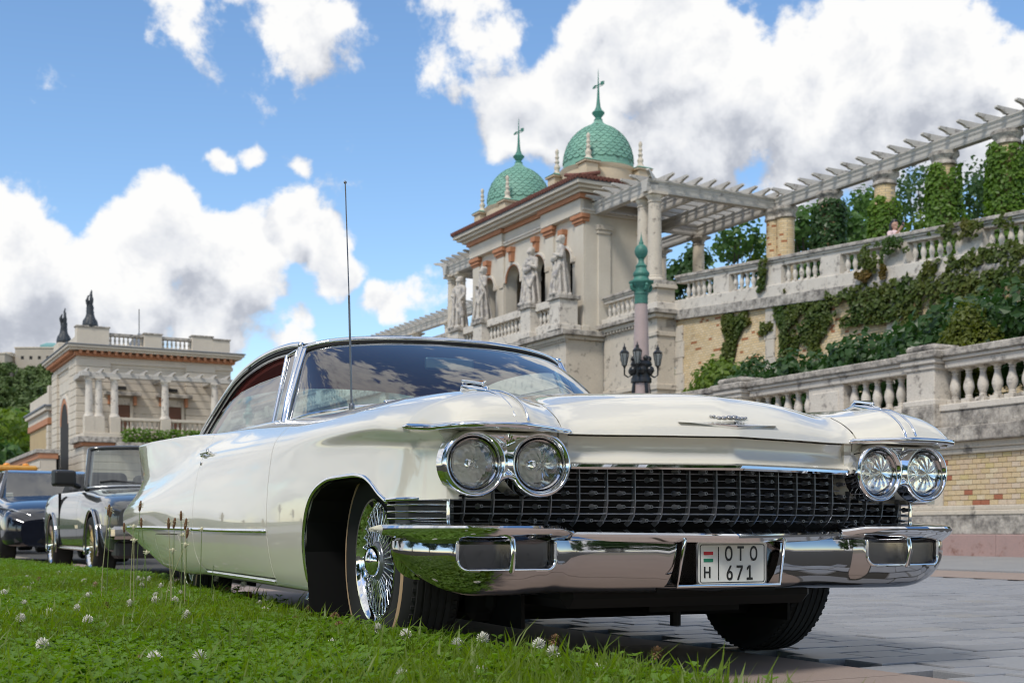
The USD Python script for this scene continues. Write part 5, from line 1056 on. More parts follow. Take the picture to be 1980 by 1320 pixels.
# ---- grey open tourer
def tourer():
    c = thing('convertible_car', 'grey open-top car with gold mesh wheels and black mirror, right behind the white coupe', 'car', car_at(-3.40,12.86), GR)
    X = [.80,.77,.70,.3,-.2,-.72,-1.2,-2.0,-2.6,-3.1,-3.45,-3.52]
    row = lambda y, z: list(zip(y, z))
    K = [row([0]*12,[.24]*12), row([.5,.58,.62,.64,.66,.66,.66,.66,.66,.64,.58,.5],[.25]*12), row([.64,.72,.75,.77,.785,.79,.79,.79,.79,.78,.74,.66],[.30,.27,.26,.25,.25,.25,.25,.25,.26,.30,.36,.42]),
         row([.68,.76,.79,.81,.82,.825,.825,.825,.825,.82,.78,.70],[.45]*12), row([.68,.76,.79,.808,.815,.82,.82,.82,.82,.815,.77,.70],[.60,.62,.64,.67,.68,.70,.70,.71,.72,.72,.70,.66]),
         row([.62,.68,.70,.73,.74,.75,.75,.75,.75,.74,.70,.62],[.66,.70,.73,.80,.83,.865,.885,.895,.90,.89,.86,.76]), row([.35,.38,.40,.40,.42,.44,.5,.5,.5,.46,.42,.36],[.68,.73,.76,.83,.87,.905,.90,.90,.905,.905,.88,.78]), row([0]*12,[.68,.735,.765,.84,.88,.915,.905,.90,.905,.91,.885,.78])]
    b = loft(X, K, np.linspace(-3.52,.80,100)); b = arches(b, (0,-2.57), .345, .31, .42)
    b -= m3.Manifold.batch_hull([m3.Manifold.sphere(.05,10).translate(p) for p in [(x,y,z) for x in (-1.1,-2.55) for y in (-.62,.62) for z in (.45,1.1)]])
    gdoor = prism([(-.86,1.2),(-.86,.30),(-2.02,.30),(-2.02,1.2)], -1.2, -.5, 'y'); gd2 = prism([(-.865,1.2),(-.865,.305),(-2.015,.305),(-2.015,1.2)], -1.2, -.5, 'y')
    dr = b ^ gd2; b -= gdoor
    obj('body', b, MATS['paint_grey'], c, 30); obj('door', dr, MATS['paint_grey'], c, 30)
    base = [(-.98,-.70,.90),(-.82,-.50,.925),(-.74,0,.935),(-.82,.50,.925),(-.98,.70,.90)]; head = [(-1.36,-.60,1.335),(-1.26,-.42,1.355),(-1.22,0,1.365),(-1.26,.42,1.355),(-1.36,.60,1.335)]
    from scipy.interpolate import CubicSpline as CS
    bq, hq = CS(range(5), base)(np.linspace(0,4,21)), CS(range(5), head)(np.linspace(0,4,21))
    V = np.vstack([bq, hq]); F = [f for i in range(20) for f in ((i,i+1,i+22),(i,i+22,i+21))]
    obj('windshield', trimesh.Trimesh(V, F, process=False), MATS['car_glass'], c, True)
    obj('windshield_frame', [tube(hq, .024, 8), tube([base[0], head[0]], .030, 8), tube([base[-1], head[-1]], .030, 8)], MATS['paint_grey'], c, True); obj('windshield_seal', [tube(bq+[.01,0,.0], .012, 6)]+[tube([tuple(np.array(a)+[.02,.03*(1 if a[1] < 0 else -1),0]), tuple(np.array(h_)+[.02,.03*(1 if a[1] < 0 else -1),-.02])], .010, 6) for a, h_ in ((base[0],head[0]),(base[-1],head[-1]))], MATS['silver_rim'], c, True)
    obj('wiper', [tube([(-.76,-.1,.945),(-.86,-.45,.99),(-.90,-.58,.975)], .010, 6)], MATS['plastic_black'], c, True)
    for s in (-1, 1):
        obj('mirror', m3.Manifold.batch_hull([m3.Manifold.sphere(.028,10).translate((-1.12+dx,s*(.90+dy),.985+dz)) for dx,dy,dz in ((.05,-.08,-.02),(.05,.08,-.02),(.05,-.08,.08),(.05,.08,.08),(-.04,-.08,-.03),(-.04,.10,-.03),(-.04,-.08,.09),(-.04,.10,.09))])+m3.Manifold.batch_hull([m3.Manifold.sphere(.03,8).translate((-1.13,s*y,z)) for y,z in ((.76,.93),(.86,.97))]), MATS['plastic_black'], c, 40)
        obj('side_moulding', [box(-2.0,-.87,s*.826-.012,s*.826+.012,.485,.52), box(-.5,-.37,s*.822-.012,s*.822+.012,.485,.52)], MATS['chrome'], c); obj('sill_trim', tube([(-.4,s*.80,.27),(-2.15,s*.80,.27)], .018, 6), MATS['chrome_worn'], c, True)
        for x in (0,-2.57):
            t = np.linspace(-.25, math.pi+.25, 28); obj('arch_trim', tube([(x+.352*math.cos(a), s*.825, .31+.352*math.sin(a)) for a in t], .018, 8), MATS['chrome_worn'], c, True)
            wheel_small(c, x, s*.73, .305, .20, .215, 'mesh')
        obj('headlight', [mv(lathe([(0,.012),(.05,.010),(.072,0),(.075,-.04)], 24), .80, s*yy, .60, ry=math.pi/2) for yy in (.42,.58)], MATS['car_glass'], c, 40)
    obj('bumper', tm(cbox(.72,.92,-.80,.80,.38,.50,.03)), MATS['chrome_worn'], c); obj('front_grille', box(.78,.815,-.34,.34,.53,.66), MATS['black'], c); obj('air_dam', tm(cbox(.55,.82,-.74,.74,.20,.37,.03)), MATS['plastic_black'], c)
    obj('seats', [tm(m3.Manifold.batch_hull([m3.Manifold.sphere(.07,10).translate((x0+dx,y+dy,z)) for dx,z in ((0,.5),(-.2,1.05)) for dy in (-.18,.18)])) for x0 in (-1.75,-2.35) for y in (-.34,.34)], MATS['seat_dark'], c, 40)
    obj('door_line', box(-2.02,-2.01,-.83,-.80,.3,.88), MATS['black'], c); obj('folded_roof', m3.Manifold.batch_hull([m3.Manifold.sphere(.06,10).translate((x,y,z)) for x,z in ((-2.5,.92),(-3.0,.92),(-2.7,1.0)) for y in (-.58,.58)]), MATS['seat_dark'], c, 40)
    return c
tourer()
# ---- yellow big off-roader
def offroader():
    c = thing('offroad_car', 'big yellow off-road car with marker lamps along its roof edge, at the far left', 'car', car_at(-10.9,27.2), GR)
    b = man(cbox(-3.7,.85,-.98,.98,.55,1.15,.06))+man(cbox(-.2,.88,-.80,.80,.60,1.22,.05)); b = arches(b, (0,-3.1), .50, .45, .55)
    obj('body', b, MATS['paint_yellow'], c)
    cab = m3.Manifold.hull_points(np.array([(x,s*y,z) for s in (-1,1) for x,y,z in ((-.75,.92,1.15),(-1.12,.80,1.80),(-3.6,.80,1.80),(-3.68,.92,1.15))]))
    obj('glasshouse', cab, MATS['car_glass'], c); obj('roof', tm(cbox(-3.7,-1.02,-.86,.86,1.80,1.92,.04)), MATS['paint_yellow'], c)
    obj('dark_cabin', m3.Manifold.hull_points(np.array([(x,s*y,z) for s in (-1,1) for x,y,z in ((-.95,.85,1.15),(-1.3,.74,1.76),(-3.5,.74,1.76),(-3.6,.85,1.15))])), MATS['seat_dark'], c)
    for s in (-1, 1):
        obj('pillar', tube([(-.75,s*.92,1.15),(-1.12,s*.80,1.82)], .05, 8), MATS['plastic_black'], c, True); obj('pillar', tube([(-1.95,s*.93,1.15),(-1.95,s*.80,1.82)], .05, 8), MATS['paint_yellow'], c, True); obj('mirror', tm(cbox(-.95,-.82,s*1.12-.10,s*1.12+.10,1.22,1.50,.03)), MATS['plastic_black'], c)
        for x in (0,-3.1): wheel_small(c, x, s*.84, .45, .30, .23, 'spoke')
        obj('headlight', mv(lathe([(0,.02),(.08,.015),(.10,0),(.10,-.05)], 24), .88, s*.62, .98, ry=math.pi/2), MATS['car_glass'], c, 40)
    for y in (-.62,-.22,0,.22,.62): obj('marker_lamp', m3.Manifold.sphere(.06,14).scale((1.2,1.3,.8)).translate((-1.15,y,1.93)), MATS['amber'], c, 40)
    for y in np.linspace(-.42,.42,7): obj('grille_slat', tm(cbox(.87,.90,y-.05,y+.05,.72,1.10,.01)), MATS['chrome_worn'], c)
    obj('bumper', tm(cbox(.85,1.02,-.9,.9,.50,.70,.03)), MATS['plastic_black'], c)
    return c
offroader()
# ================================================================ the white coupe (car frame: x forward from the front axle, y left, z up)
CAR_O = (0.29, 4.64); CAR_A = 0.4224
XF = pch([0,.25,.5,.6,.69,.80,.87,.92,.97,1.1], [.942,.884,.822,.868,.903,.905,.885,.80,.76,.72])
def car_solid():
    X = [.95,.93,.89,.83,.72,.45,0,-.5,-1.0,-1.6,-2.4,-3.0,-3.65,-4.3,-4.79,-5.04,-5.17]
    # rows: key points bottom to top, each (y, z) per station
    K = [
     [(0,.30)]*4+[(0,.26)]*2+[(0,.25)]*9+[(0,.40)]*2,
     [(.70,.30)]*4+[(.72,.26)]*2+[(.76,.235)]*6+[(.74,.27),(.74,.31),(.74,.35),(.66,.42),(.50,.48)],
     [(.80,.31)]*4+[(.86,.26)]*1+[(.905,.225)]*6+[(.915,.215),(.92,.222),(.92,.30),(.91,.36),(.83,.43),(.66,.49)],
     [(.86,.36)]*3+[(.88,.36),(.91,.33),(.935,.30),(.935,.30),(.94,.295),(.95,.29),(.955,.29),(.965,.285),(.975,.29),(.98,.335),(.985,.375),(.975,.41),(.90,.46),(.74,.51)],
     [(.86,.45)]*2+[(.87,.45),(.895,.45),(.93,.45),(.945,.455),(.945,.456),(.955,.456),(.965,.456),(.975,.458),(.985,.462),(.998,.467),(1.012,.472),(1.036,.478),(1.040,.485),(.955,.50),(.79,.53)],
     [(.86,.56)]*2+[(.87,.56),(.895,.56),(.93,.56),(.94,.58),(.945,.60),(.955,.60),(.963,.60),(.97,.60),(.982,.60),(.995,.60),(1.018,.60),(1.045,.585),(1.043,.575),(.945,.565),(.79,.56)],
     [(.86,.70)]*2+[(.87,.70),(.89,.705),(.917,.71),(.925,.72),(.932,.735),(.944,.74),(.952,.72),(.957,.725),(.965,.73),(.972,.72),(.985,.70),(1.0,.675),(.985,.66),(.91,.645),(.76,.60)],
     [(.90,.738),(.905,.738),(.915,.739),(.935,.740),(.950,.748),(.955,.768),(.948,.785),(.942,.795),(.938,.805),(.938,.82),(.94,.83),(.94,.815),(.945,.785),(.955,.75),(.94,.73),(.86,.71),(.72,.63)],
     [(.885,.744),(.89,.758),(.895,.778),(.915,.795),(.925,.805),(.925,.825),(.91,.845),(.892,.86),(.88,.875),(.88,.887),(.895,.898),(.918,.90),(.935,.89),(.945,.86),(.92,.80),(.80,.75),(.68,.65)],
     [(.80,.745),(.80,.785),(.80,.815),(.805,.838),(.81,.858),(.82,.872),(.82,.888),(.815,.90),(.81,.92),(.815,.94),(.862,.955),(.90,.985),(.930,1.005),(.950,1.022),(.945,1.028),(.76,.78),(.64,.67)],
     [(.70,.745),(.70,.79),(.70,.822),(.70,.848),(.705,.868),(.71,.882),(.71,.898),(.72,.912),(.73,.934),(.745,.951),(.815,.962),(.87,.982),(.910,1.005),(.932,1.022),(.925,1.028),(.70,.79),(.58,.68)],
     [(.59,.742),(.59,.772),(.59,.80),(.59,.825),(.59,.848),(.59,.868),(.60,.890),(.62,.910),(.65,.938),(.68,.952),(.72,.955),(.78,.945),(.82,.93),(.84,.91),(.80,.87),(.60,.79),(.50,.69)],
     [(.50,.738),(.50,.766),(.50,.793),(.50,.820),(.50,.848),(.50,.876),(.51,.905),(.53,.930),(.55,.952),(.56,.955),(.56,.952),(.60,.94),(.62,.925),(.62,.90),(.58,.84),(.48,.79),(.40,.69)],
     [(.38,.737),(.38,.772),(.38,.805),(.38,.838),(.38,.868),(.38,.895),(.38,.927),(.38,.956),(.40,.97),(.40,.96),(.40,.952),(.42,.945),(.42,.93),(.42,.90),(.40,.84),(.34,.79),(.28,.69)],
     [(.20,.736),(.20,.776),(.20,.816),(.20,.852),(.20,.880),(.20,.905),(.20,.937),(.20,.968),(.20,.982),(.20,.965),(.20,.955),(.20,.95),(.20,.935),(.20,.90),(.20,.84),(.17,.79),(.14,.69)],
     [(0,.735),(0,.777),(0,.818),(0,.856),(0,.885),(0,.908),(0,.941),(0,.972),(0,.985),(0,.966),(0,.955),(0,.95),(0,.936),(0,.90),(0,.84),(0,.79),(0,.69)]]
    K = np.array(K, float); X = np.array(X)
    xs = np.unique(np.concatenate([np.linspace(.95,.80,26), np.linspace(.80,.4,22), np.linspace(.4,-4.5,120), np.linspace(-4.5,-5.17,40)]))[::-1]
    Y = np.array([pch(X, K[k,:,0])(xs) for k in range(len(K))]); Z = np.array([pch(X, K[k,:,1])(xs) for k in range(len(K))])
    u = np.arange(len(K)); per = 8
    uu = np.linspace(0, len(K)-1, (len(K)-1)*per+1)
    Yg = PI_(u, Y, axis=0)(uu); Zg = PI_(u, Z, axis=0)(uu)                       # (profile, station)
    for A in (Yg, Zg):
        e = A[:, :8].copy()
        A[:] = gaussian_filter1d(A, 2.2, axis=0, mode='nearest'); A[:] = gaussian_filter1d(A, 1.8, axis=1, mode='nearest')
        A[:, :3] = e[:, :3]
    Yg[0] = 0; Yg[-1] = 0
    P, S = Yg.shape
    Xg = np.repeat(xs[None], P, 0)
    Xg = Xg+(XF(np.abs(Yg))-.95)*sstep(.15, .95, Xg)
    ring_y = np.concatenate([-Yg, Yg[-2:0:-1]]); ring_z = np.concatenate([Zg, Zg[-2:0:-1]]); ring_x = np.concatenate([Xg, Xg[-2:0:-1]])
    n = len(ring_y); V = np.stack([ring_x, ring_y, ring_z], -1).transpose(1,0,2).reshape(-1,3)
    F = []
    for i in range(S-1):
        a = i*n+np.arange(n); b = i*n+(np.arange(n)+1) % n
        F += [np.stack([a,b,b+n],1), np.stack([a,b+n,a+n],1)]
    V = np.vstack([V, [[.80,0,.62]], [[-5.17,0,.58]]]); c = S*n; a = np.arange(n); b = (a+1) % n
    F += [np.stack([np.full(n,c), b, a],1), np.stack([np.full(n,c+1), a+(S-1)*n, b+(S-1)*n],1)]
    from scipy.interpolate import LinearNDInterpolator as LND
    k0 = int(8.6*per); ti = LND(np.stack([Xg[k0:].ravel(), Yg[k0:].ravel()], 1), Zg[k0:].ravel())
    k1 = int(8.6*per); si = LND(np.stack([Xg[per:k1].ravel(), Zg[per:k1].ravel()], 1), Yg[per:k1].ravel())
    def top(x, y): return float(ti(x, abs(y)))
    def side(x, z):
        v = float(si(x, z)); return v if v == v else .94
    return man(trimesh.Trimesh(V, np.vstack(F), process=False)), top, side

def cadillac():
    root = thing('white_coupe', 'long white vintage coupe with tail fins, chrome bumper and four headlights, parked by the lawn', 'car', (CAR_O[0], CAR_O[1], 0), math.degrees(CAR_A)-90)
    body, top, side = car_solid()
    # under the brow: cut the face back behind the lamps
    face = [(.5,-1.3),(.80,-.915),(.80,-.50),(.70,-.50),(.70,.50),(.80,.50),(.80,.915),(.5,1.3),(1.3,1.3),(1.3,-1.3)]
    body -= prism(face, .1, .736)
    arch = [(-.44,-.1),(-.462,.38),(-.43,.50),(-.36,.575),(-.26,.615),(-.12,.635),(.10,.637),(.22,.628),(.30,.607),(.40,.565),(.455,.545),(1.2,.545),(1.2,-.1)]
    for s in (-1, 1):
        lo, hi = (.52,1.2) if s > 0 else (-1.2,-.52)
        body -= prism(arch, lo, hi, 'y')
        ra = [(-3.70,-.1),(-3.67,.30),(-3.5,.33),(-3.1,.33),(-2.99,.27),(-2.97,-.1)]
        body -= prism(ra, .58*s if s > 0 else -.93, .93 if s > 0 else -.58, 'y')
    for s in (-1, 1):
        keep = sg.Point(.807,.645).buffer(.086,24).union(sg.Point(.608,.645).buffer(.086,24)).union(sg.box(.60,.60,.81,.72))
        cut = sg.box(.47,.50,.842,.648).difference(keep)
        for g_ in getattr(cut,'geoms',[cut]):
            body -= prism([(s*y,z) for y,z in g_.exterior.coords[:-1]][::s], .66, 1.1, 'x')
    body -= prism([(.75,-.53),(.75,.53),(.45,.53),(.45,-.53)], -.1, .70); body -= man(box(.5,1.4,-.56,.56,-.1,.575))           # engine bay behind the grille
    body -= man(cbox(-4.3,.7,-.55,.55,.0,.30,.02))
    # fin ends in an upright edge above the pod
    body -= man(box(-5.4,-4.76,-1.2,1.2,.845,1.3))
    # cabin
    cab = m3.Manifold.batch_hull([m3.Manifold.sphere(.06,16).translate(p) for p in [(-1.25,-.62,.36),(-1.25,.62,.36),(-3.0,-.62,.36),(-3.0,.62,.36),(-1.12,-.66,1.2),(-1.12,.66,1.2),(-1.45,-.70,1.2),(-1.45,.70,1.2),(-3.2,-.70,1.2),(-3.2,.70,1.2)]])
    body -= cab
    # panels: cut apart with a narrow gap between them
    g = .005
    hood_xy = [(1.3,-.53),(.60,-.535),(0,-.555),(-.70,-.60),(-.74,-.3),(-.755,0),(-.74,.3),(-.70,.60),(0,.555),(.60,.535),(1.3,.53)]
    def off(poly, d):
        p = sg.Polygon(poly).buffer(d, join_style=2); return list(p.exterior.coords)[:-1]
    hp = prism(hood_xy, .60, 1.3); hood = body ^ prism(off(hood_xy,-g), .60, 1.3) ^ man(box(-2,2,-1.2,1.2,.7,1.3)); body -= prism(off(hood_xy, 0), .712, 1.3)
    door_xz = [(-.955,1.2),(-.965,.80),(-.985,.46),(-.93,.262),(-2.33,.262),(-2.44,.29),(-2.50,.36),(-2.52,.46),(-2.50,.80),(-2.53,1.2)]
    parts = []
    for s in (-1, 1):
        lo, hi = (.66,1.3) if s > 0 else (-1.3,-.66)
        parts.append(('door', body ^ prism(off(door_xz,-g), lo, hi, 'y'))); body -= prism(door_xz, lo, hi, 'y')
        skirt = [(-3.66,.1),(-3.66,.41),(-3.62,.442),(-2.92,.442),(-2.86,.40),(-2.84,.1)]
        lo, hi = (.86,1.3) if s > 0 else (-1.3,-.86)
        parts.append(('fender_skirt', body ^ prism(off(skirt,-g), lo, hi, 'y'))); body -= prism(skirt, lo, hi, 'y')
        fx = [(1.3,.1),(1.3,1.3),(-.9515,1.3),(-.9615,.80),(-.9815,.46),(-.9265,.262),(-.92,.1)]
        lo, hi = (.535,1.3) if s > 0 else (-1.3,-.535)
        parts.append(('front_fender', body ^ prism(off(fx,-.0005), lo, hi, 'y'))); body -= prism(fx, lo, hi, 'y')
    W = MATS
    obj('body', body, W['paint_white'], root, 28); obj('hood', hood, W['paint_white'], root, 28)
    for n, m in parts: obj(n, m, W['paint_white'], root, 28)
    # dark floor under the gaps
    obj('underbody', [tm(man(cbox(-4.4,.3,-.56,.56,.17,.36,.04))), mv(cbox(-.25,.28,-.60,.60,.16,.30,.03)), mv(cbox(.25,.70,-.46,.46,.22,.34,.03)), tube([(.2,-.70,.26),(.2,.70,.26)],.035), tube([(-3.3,-.7,.33),(-3.3,.7,.33)],.05), tube([(.45,.08,.14),(.45,.08,.24)],.018), box(.40,.5,-.05,.3,.19,.23)], W['black'], root)
    for s in (-1, 1):
        pl = [(-.435,.16),(-.452,.38),(-.42,.49),(-.35,.565),(-.25,.605),(-.12,.623),(.10,.625),(.22,.616),(.29,.597),(.39,.553),(.45,.535)]
        V = []
        for a in pl: V += [(a[0],.515*s,a[1]), (a[0], s*(side(a[0]*1.01,max(a[1]+.012,.21))-.006), a[1])]
        obj('wheel_housing', trimesh.Trimesh(V, [f for k in range(len(pl)-1) for f in ((2*k,2*k+2,2*k+3),(2*k,2*k+3,2*k+1))], process=False), W['black'], root)
        obj('housing_wall', box(-.46,.5,s*.505-.006,s*.505+.006,.15,.63), W['black'], root); obj('housing_wall', box(-3.7,-2.9,s*.575-.006,s*.575+.006,.15,.44), W['black'], root)
    # rubber seals seen dark in the shut lines
    for s in (-1, 1):
        q = [(x, z) for x, z in door_xz]; d_ = []
        for (xa, za), (xb, zb) in zip(q, q[1:]):
            for t in np.linspace(0, 1, 14, endpoint=False): d_.append((xa+(xb-xa)*t, za+(zb-za)*t))
        d_ = [p for p in d_ if p[1] < .885]
        obj('door_seal', tube([(x, s*(side(x, z)-.007), z) for x, z in d_], .0055, 6), W['black'], root)
        hp_ = sorted([(x, y) for x, y in hood_xy if y*s > 0 and x < 1.2], key=lambda p: -p[0]); xs_h = np.linspace(.80, -.69, 40)
        yy = np.interp(-xs_h, [-1.3]+[-p[0] for p in hp_], [.53]+[abs(p[1]) for p in hp_])
        zz = [top(x, y) for x, y in zip(xs_h, yy)]
        obj('hood_seal', tube([(x, s*y, z-.006) for x, y, z in zip(xs_h, yy, zz) if z == z], .005, 6), W['black'], root)
    # chrome lips: wheel arches, side spear
    for s in (-1, 1):
        lip = [(-.45,.205),(-.462,.38),(-.43,.50),(-.36,.575),(-.26,.615),(-.12,.635),(.10,.637),(.22,.628),(.30,.607),(.40,.565),(.46,.545)]
        c = pch(np.arange(len(lip)), [p[0] for p in lip]), pch(np.arange(len(lip)), [p[1] for p in lip]); t = np.linspace(0, len(lip)-1, 50)
        obj('wheel_lip', tube([(c[0](k), s*(side(float(c[0](k)), float(c[1](k)))-.002), float(c[1](k))) for k in t], .0085, 8), W['chrome'], root, True)
        sp = np.linspace(-.385,-4.84,70)
        def spear(x0, x1):
            q = [x for x in sp if x1 <= x <= x0]; q = [x0]+q+[x1]
            return tube([(x, s*(side(x,.456+.024*sstep(-1,-4.5,x))+.001), .456+.024*float(sstep(-1,-4.5,x))) for x in q], [.002 if i == 0 and x0 > -.5 else .009 for i in range(len(q))], 8)
        for x0, x1 in ((-.385,-.978),(-.992,-2.512),(-2.526,-4.84)): obj('side_moulding', spear(x0, x1), W['chrome'], root, True)
    for s in (-1, 1):
        q = np.linspace(-.95,-2.33,30); obj('sill_moulding', tube([(x, s*(side(x,.255)+.001), .252) for x in q], .005, 6), W['chrome'], root, True)
    # brow trim over the lamps
    for s in (-1, 1):
        ys = np.linspace(.50,.925,30); pts = [(float(XF(y))+.004, s*y, .743+.006*math.sin((y-.5)/.43*math.pi)) for y in ys]
        pts += [(.70, s*.955, .752), (.62, s*(side(.62,.757)+.003), .757)]
        pr = np.array([(-.004,-.008),(.004,-.010),(.008,-.004),(.007,.006),(0,.010),(-.004,.006)])
        obj('brow_trim', tube(pts, [.003 if i in (0, len(pts)-1) else .0095 for i in range(len(pts))], 8), W['chrome'], root, True)
        # the strip over the fender to its ornament
        a = [(x, s*(.69+.03*float(sstep(.9,.66,x)))) for x in np.linspace(.898,.64,26)]
        band = []
        for d in (-.019, .019):
            band.append(tube([(x, y+d*s, top(x, abs(y+d))+.0015) for x, y in a], .0042, 6))
        obj('fender_strip', band, W['chrome'], root, True)
        x0, y0 = .66, s*.722; z0 = top(x0, .722)
        o = m3.Manifold.batch_hull([m3.Manifold.sphere(r, 12).translate(p) for r, p in [(.006,(x0+.055,y0,z0-.006)),(.012,(x0+.0,y0-.022,z0+.004)),(.012,(x0+.0,y0+.022,z0+.004)),(.007,(x0-.03,y0-.038,z0+.012)),(.007,(x0-.03,y0+.038,z0+.012)),(.006,(x0-.14,y0,z0+.006))]])
        o2 = m3.Manifold.batch_hull([m3.Manifold.sphere(r, 10).translate(p) for r, p in [(.005,(x0+.02,y0-.004*s,z0+.018)),(.005,(x0-.035,y0-.036,z0+.030)),(.005,(x0-.035,y0+.036,z0+.030)),(.005,(x0-.10,y0,z0+.022))]])
        obj('fender_ornament', o+o2, W['chrome'], root, 35)
    # lip shadow seam and the painted panel under the hood
    def vplan(d, y): return d+float(XF(min(abs(y),.5)))
    ys = np.concatenate([np.linspace(-.515,-.02,24), [0], np.linspace(.02,.515,24)])
    prof = [(-.10,.742),(-.028,.733),(-.034,.715),(-.036,.695),(-.030,.675),(-.018,.660),(-.006,.653),(-.006,.640),(-.10,.640)]
    V = []; F = []; n = len(prof)
    for y in ys: V += [(vplan(d, y), y, z) for d, z in prof]
    for i in range(len(ys)-1):
        for k in range(n-1):
            a = i*n+k; F += [[a,a+n,a+n+1],[a,a+n+1,a+1]]
    obj('nose_panel', trimesh.Trimesh(V, F, process=False), W['paint_white'], root, 40)
    def vbar(pr, dx=0, y1=.50, m=W['chrome'], name='bar'):
        V, F = [], []; n = len(pr)
        for y in ys*(y1/.515): V += [(vplan(d, y)+dx, y, z) for d, z in pr]
        for i in range(len(ys)-1):
            for k in range(n):
                a = i*n+k; b = i*n+(k+1) % n; F += [[a,a+n,b+n],[a,b+n,b]]
        mm = trimesh.Trimesh(V, F, process=False); trimesh.repair.fix_normals(mm); obj(name, mm, m, root, 40)
    vbar([(-.03,.638),(.000,.636),(.006,.642),(.005,.650),(-.004,.656),(-.03,.656)], name='grille_moulding')
    # grille: blades, rods and bullets on a shallow V
    def gx(y): return .895-.215*abs(y)
    ext = .85
    blades, rods = [], []
    pitch = .0833
    for i in range(-10, 11):
        y = (i+.5)*pitch
        if abs(y) > ext: continue
        ztop = .64 if abs(y) < .50 else .585
        q = [(gx(y)-.002, ztop),(gx(y), .54),(gx(y)-.008, .50),(gx(y)-.03, .478),(gx(y)-.05,.468)]
        b = [(gx(y)-.022, ztop),(gx(y)-.02,.54),(gx(y)-.03,.505),(gx(y)-.05,.486),(gx(y)-.07,.478)]
        poly = q+b[::-1]
        bm = prism(poly, y-.0017, y+.0017, 'y'); obj('grille_blade', bm, W['grille_grey'], root)
    for j, z in enumerate(np.arange(.486,.64,.02)):
        e = .50 if z > .575 else ext
        pts = [(gx(y)-.012-(.02 if z < .49 else 0), y, z) for y in (-e, 0, e)]
        bar = tube(pts, .0026 if j % 2 else .0016, 6)
        obj('grille_rod', bar, W['grille_grey'], root, True)
    stud = lathe([(.0085,0),(.0085,.006),(.0068,.010),(.0052,.028),(.0052,.032),(.0030,.032),(.0026,.026),(0,.026)], 12)
    sp = None
    for i in range(-10, 11):
        y = i*pitch
        if abs(y) > ext: continue
        for z in (.487,.527,.567,.607,.632):
            if abs(y) > .52 and z > .57: continue
            back = .028 if z < .5 else 0
            obj('grille_stud', mv(stud, gx(y)-.018-back, y, z, ry=math.pi/2), W['grille_grey'], root, 35)
    dark = trimesh.Trimesh([(gx(y)-.09-.05*(z<.5), y, z) for y in (-.88,0,.88) for z in (.44,.50,.66)], [[0,3,4],[0,4,1],[1,4,5],[1,5,2],[3,6,7],[3,7,4],[4,7,8],[4,8,5]], process=False)
    obj('radiator_shroud', dark, W['black'], root)
    # side ribs by the wheel
    for s in (-1, 1):
        path = [(.715,s*.845),(.66,s*.905),(.58,s*.935),(.48,s*.942)]
        for z in (.492,.512,.532):
            obj('side_rib', tube([(x, y, z) for x, y in path], .0038, 6), W['chrome_worn'], root, True)
        obj('rib_frame', [tube([(.722,s*.842,.47),(.722,s*.842,.552)],.006,8), tube([(x+.004,y*1.004,.549) for x, y in path],.006,8)], W['chrome'], root, True)
        bk = [(x-.02, y-s*.03) for x, y in path]
        v = [(x,y,z) for x, y in bk for z in (.44,.56)]
        obj('rib_backing', trimesh.Trimesh(v, [[0,2,3],[0,3,1],[2,4,5],[2,5,3],[4,6,7],[4,7,5]], process=False), W['grille_dark'], root)
    # twin lamp bezels
    for s in (-1, 1):
        bezels = []
        def ring(cy, r): return sg.Point(cy, .645).buffer(r, 40)
        A, B = ring(.807,.096), ring(.608,.096)
        waist = sg.Polygon([(.807,.735),(.608,.735),(.63,.62),(.708,.600),(.785,.62)])
        outl = A.union(B).union(waist).buffer(-.012).buffer(.012).buffer(.018).buffer(-.018)
        holes = ring(.807,.072).union(ring(.608,.072))
        def layer(shape, x0, x1):
            return m3.Manifold.batch_boolean([prism([(s*y, z) for y, z in g.exterior.coords[:-1]] if s > 0 else [(s*y, z) for y, z in g.exterior.coords[:-1]][::-1], x0, x1, 'x') for g in getattr(shape, 'geoms', [shape])], m3.OpType.Add)
        # a rolled rim: one smooth sheet, its height set by the distance to the lamp openings and to the outline
        bd = outl.exterior; ma = 96
        for cy, oy in ((.807,.608),(.608,.807)):
            V = []; nr = 18
            for k in range(ma):
                th = k/ma*2*math.pi; d = np.array([math.cos(th), math.sin(th)])
                r = .072
                far = sg.LineString([(cy,.645),(cy+d[0]*.5,.645+d[1]*.5)])
                hit = far.intersection(bd); hs = [hit] if hit.geom_type == 'Point' else list(getattr(hit,'geoms',[]))
                R = min(math.hypot(h.x-cy,h.y-.645) for h in hs)
                mid = (.7075-cy)/d[0] if abs(d[0]) > 1e-6 else 9
                if 0 < mid < R: R = mid
                for q in range(nr):
                    rr = .072+(R-.072)*(q/(nr-1))
                    py_, pz_ = cy+d[0]*rr, .645+d[1]*rr
                    di = min(math.hypot(py_-c, pz_-.645) for c in (.807,.608))-.072; do = bd.distance(sg.Point(py_, pz_))
                    ri = min(max(di,0)/.013, 1); ro = min(do/.013, 1)
                    hgt = .016*math.sqrt(max(0,1-(1-ri)**2))*math.sqrt(max(0,1-(1-ro)**2))
                    web = max(0, min(di, do*1.3)-.016); hgt -= min(.020, web*.8)
                    V.append((.832+hgt-.012*(1-ri)+(.708-py_)*.04, s*py_, pz_))
                V.append((.785, V[-1][1], V[-1][2])); V.append((.80, V[-nr-1][1], V[-nr-1][2]))
            w = nr+2; F = []
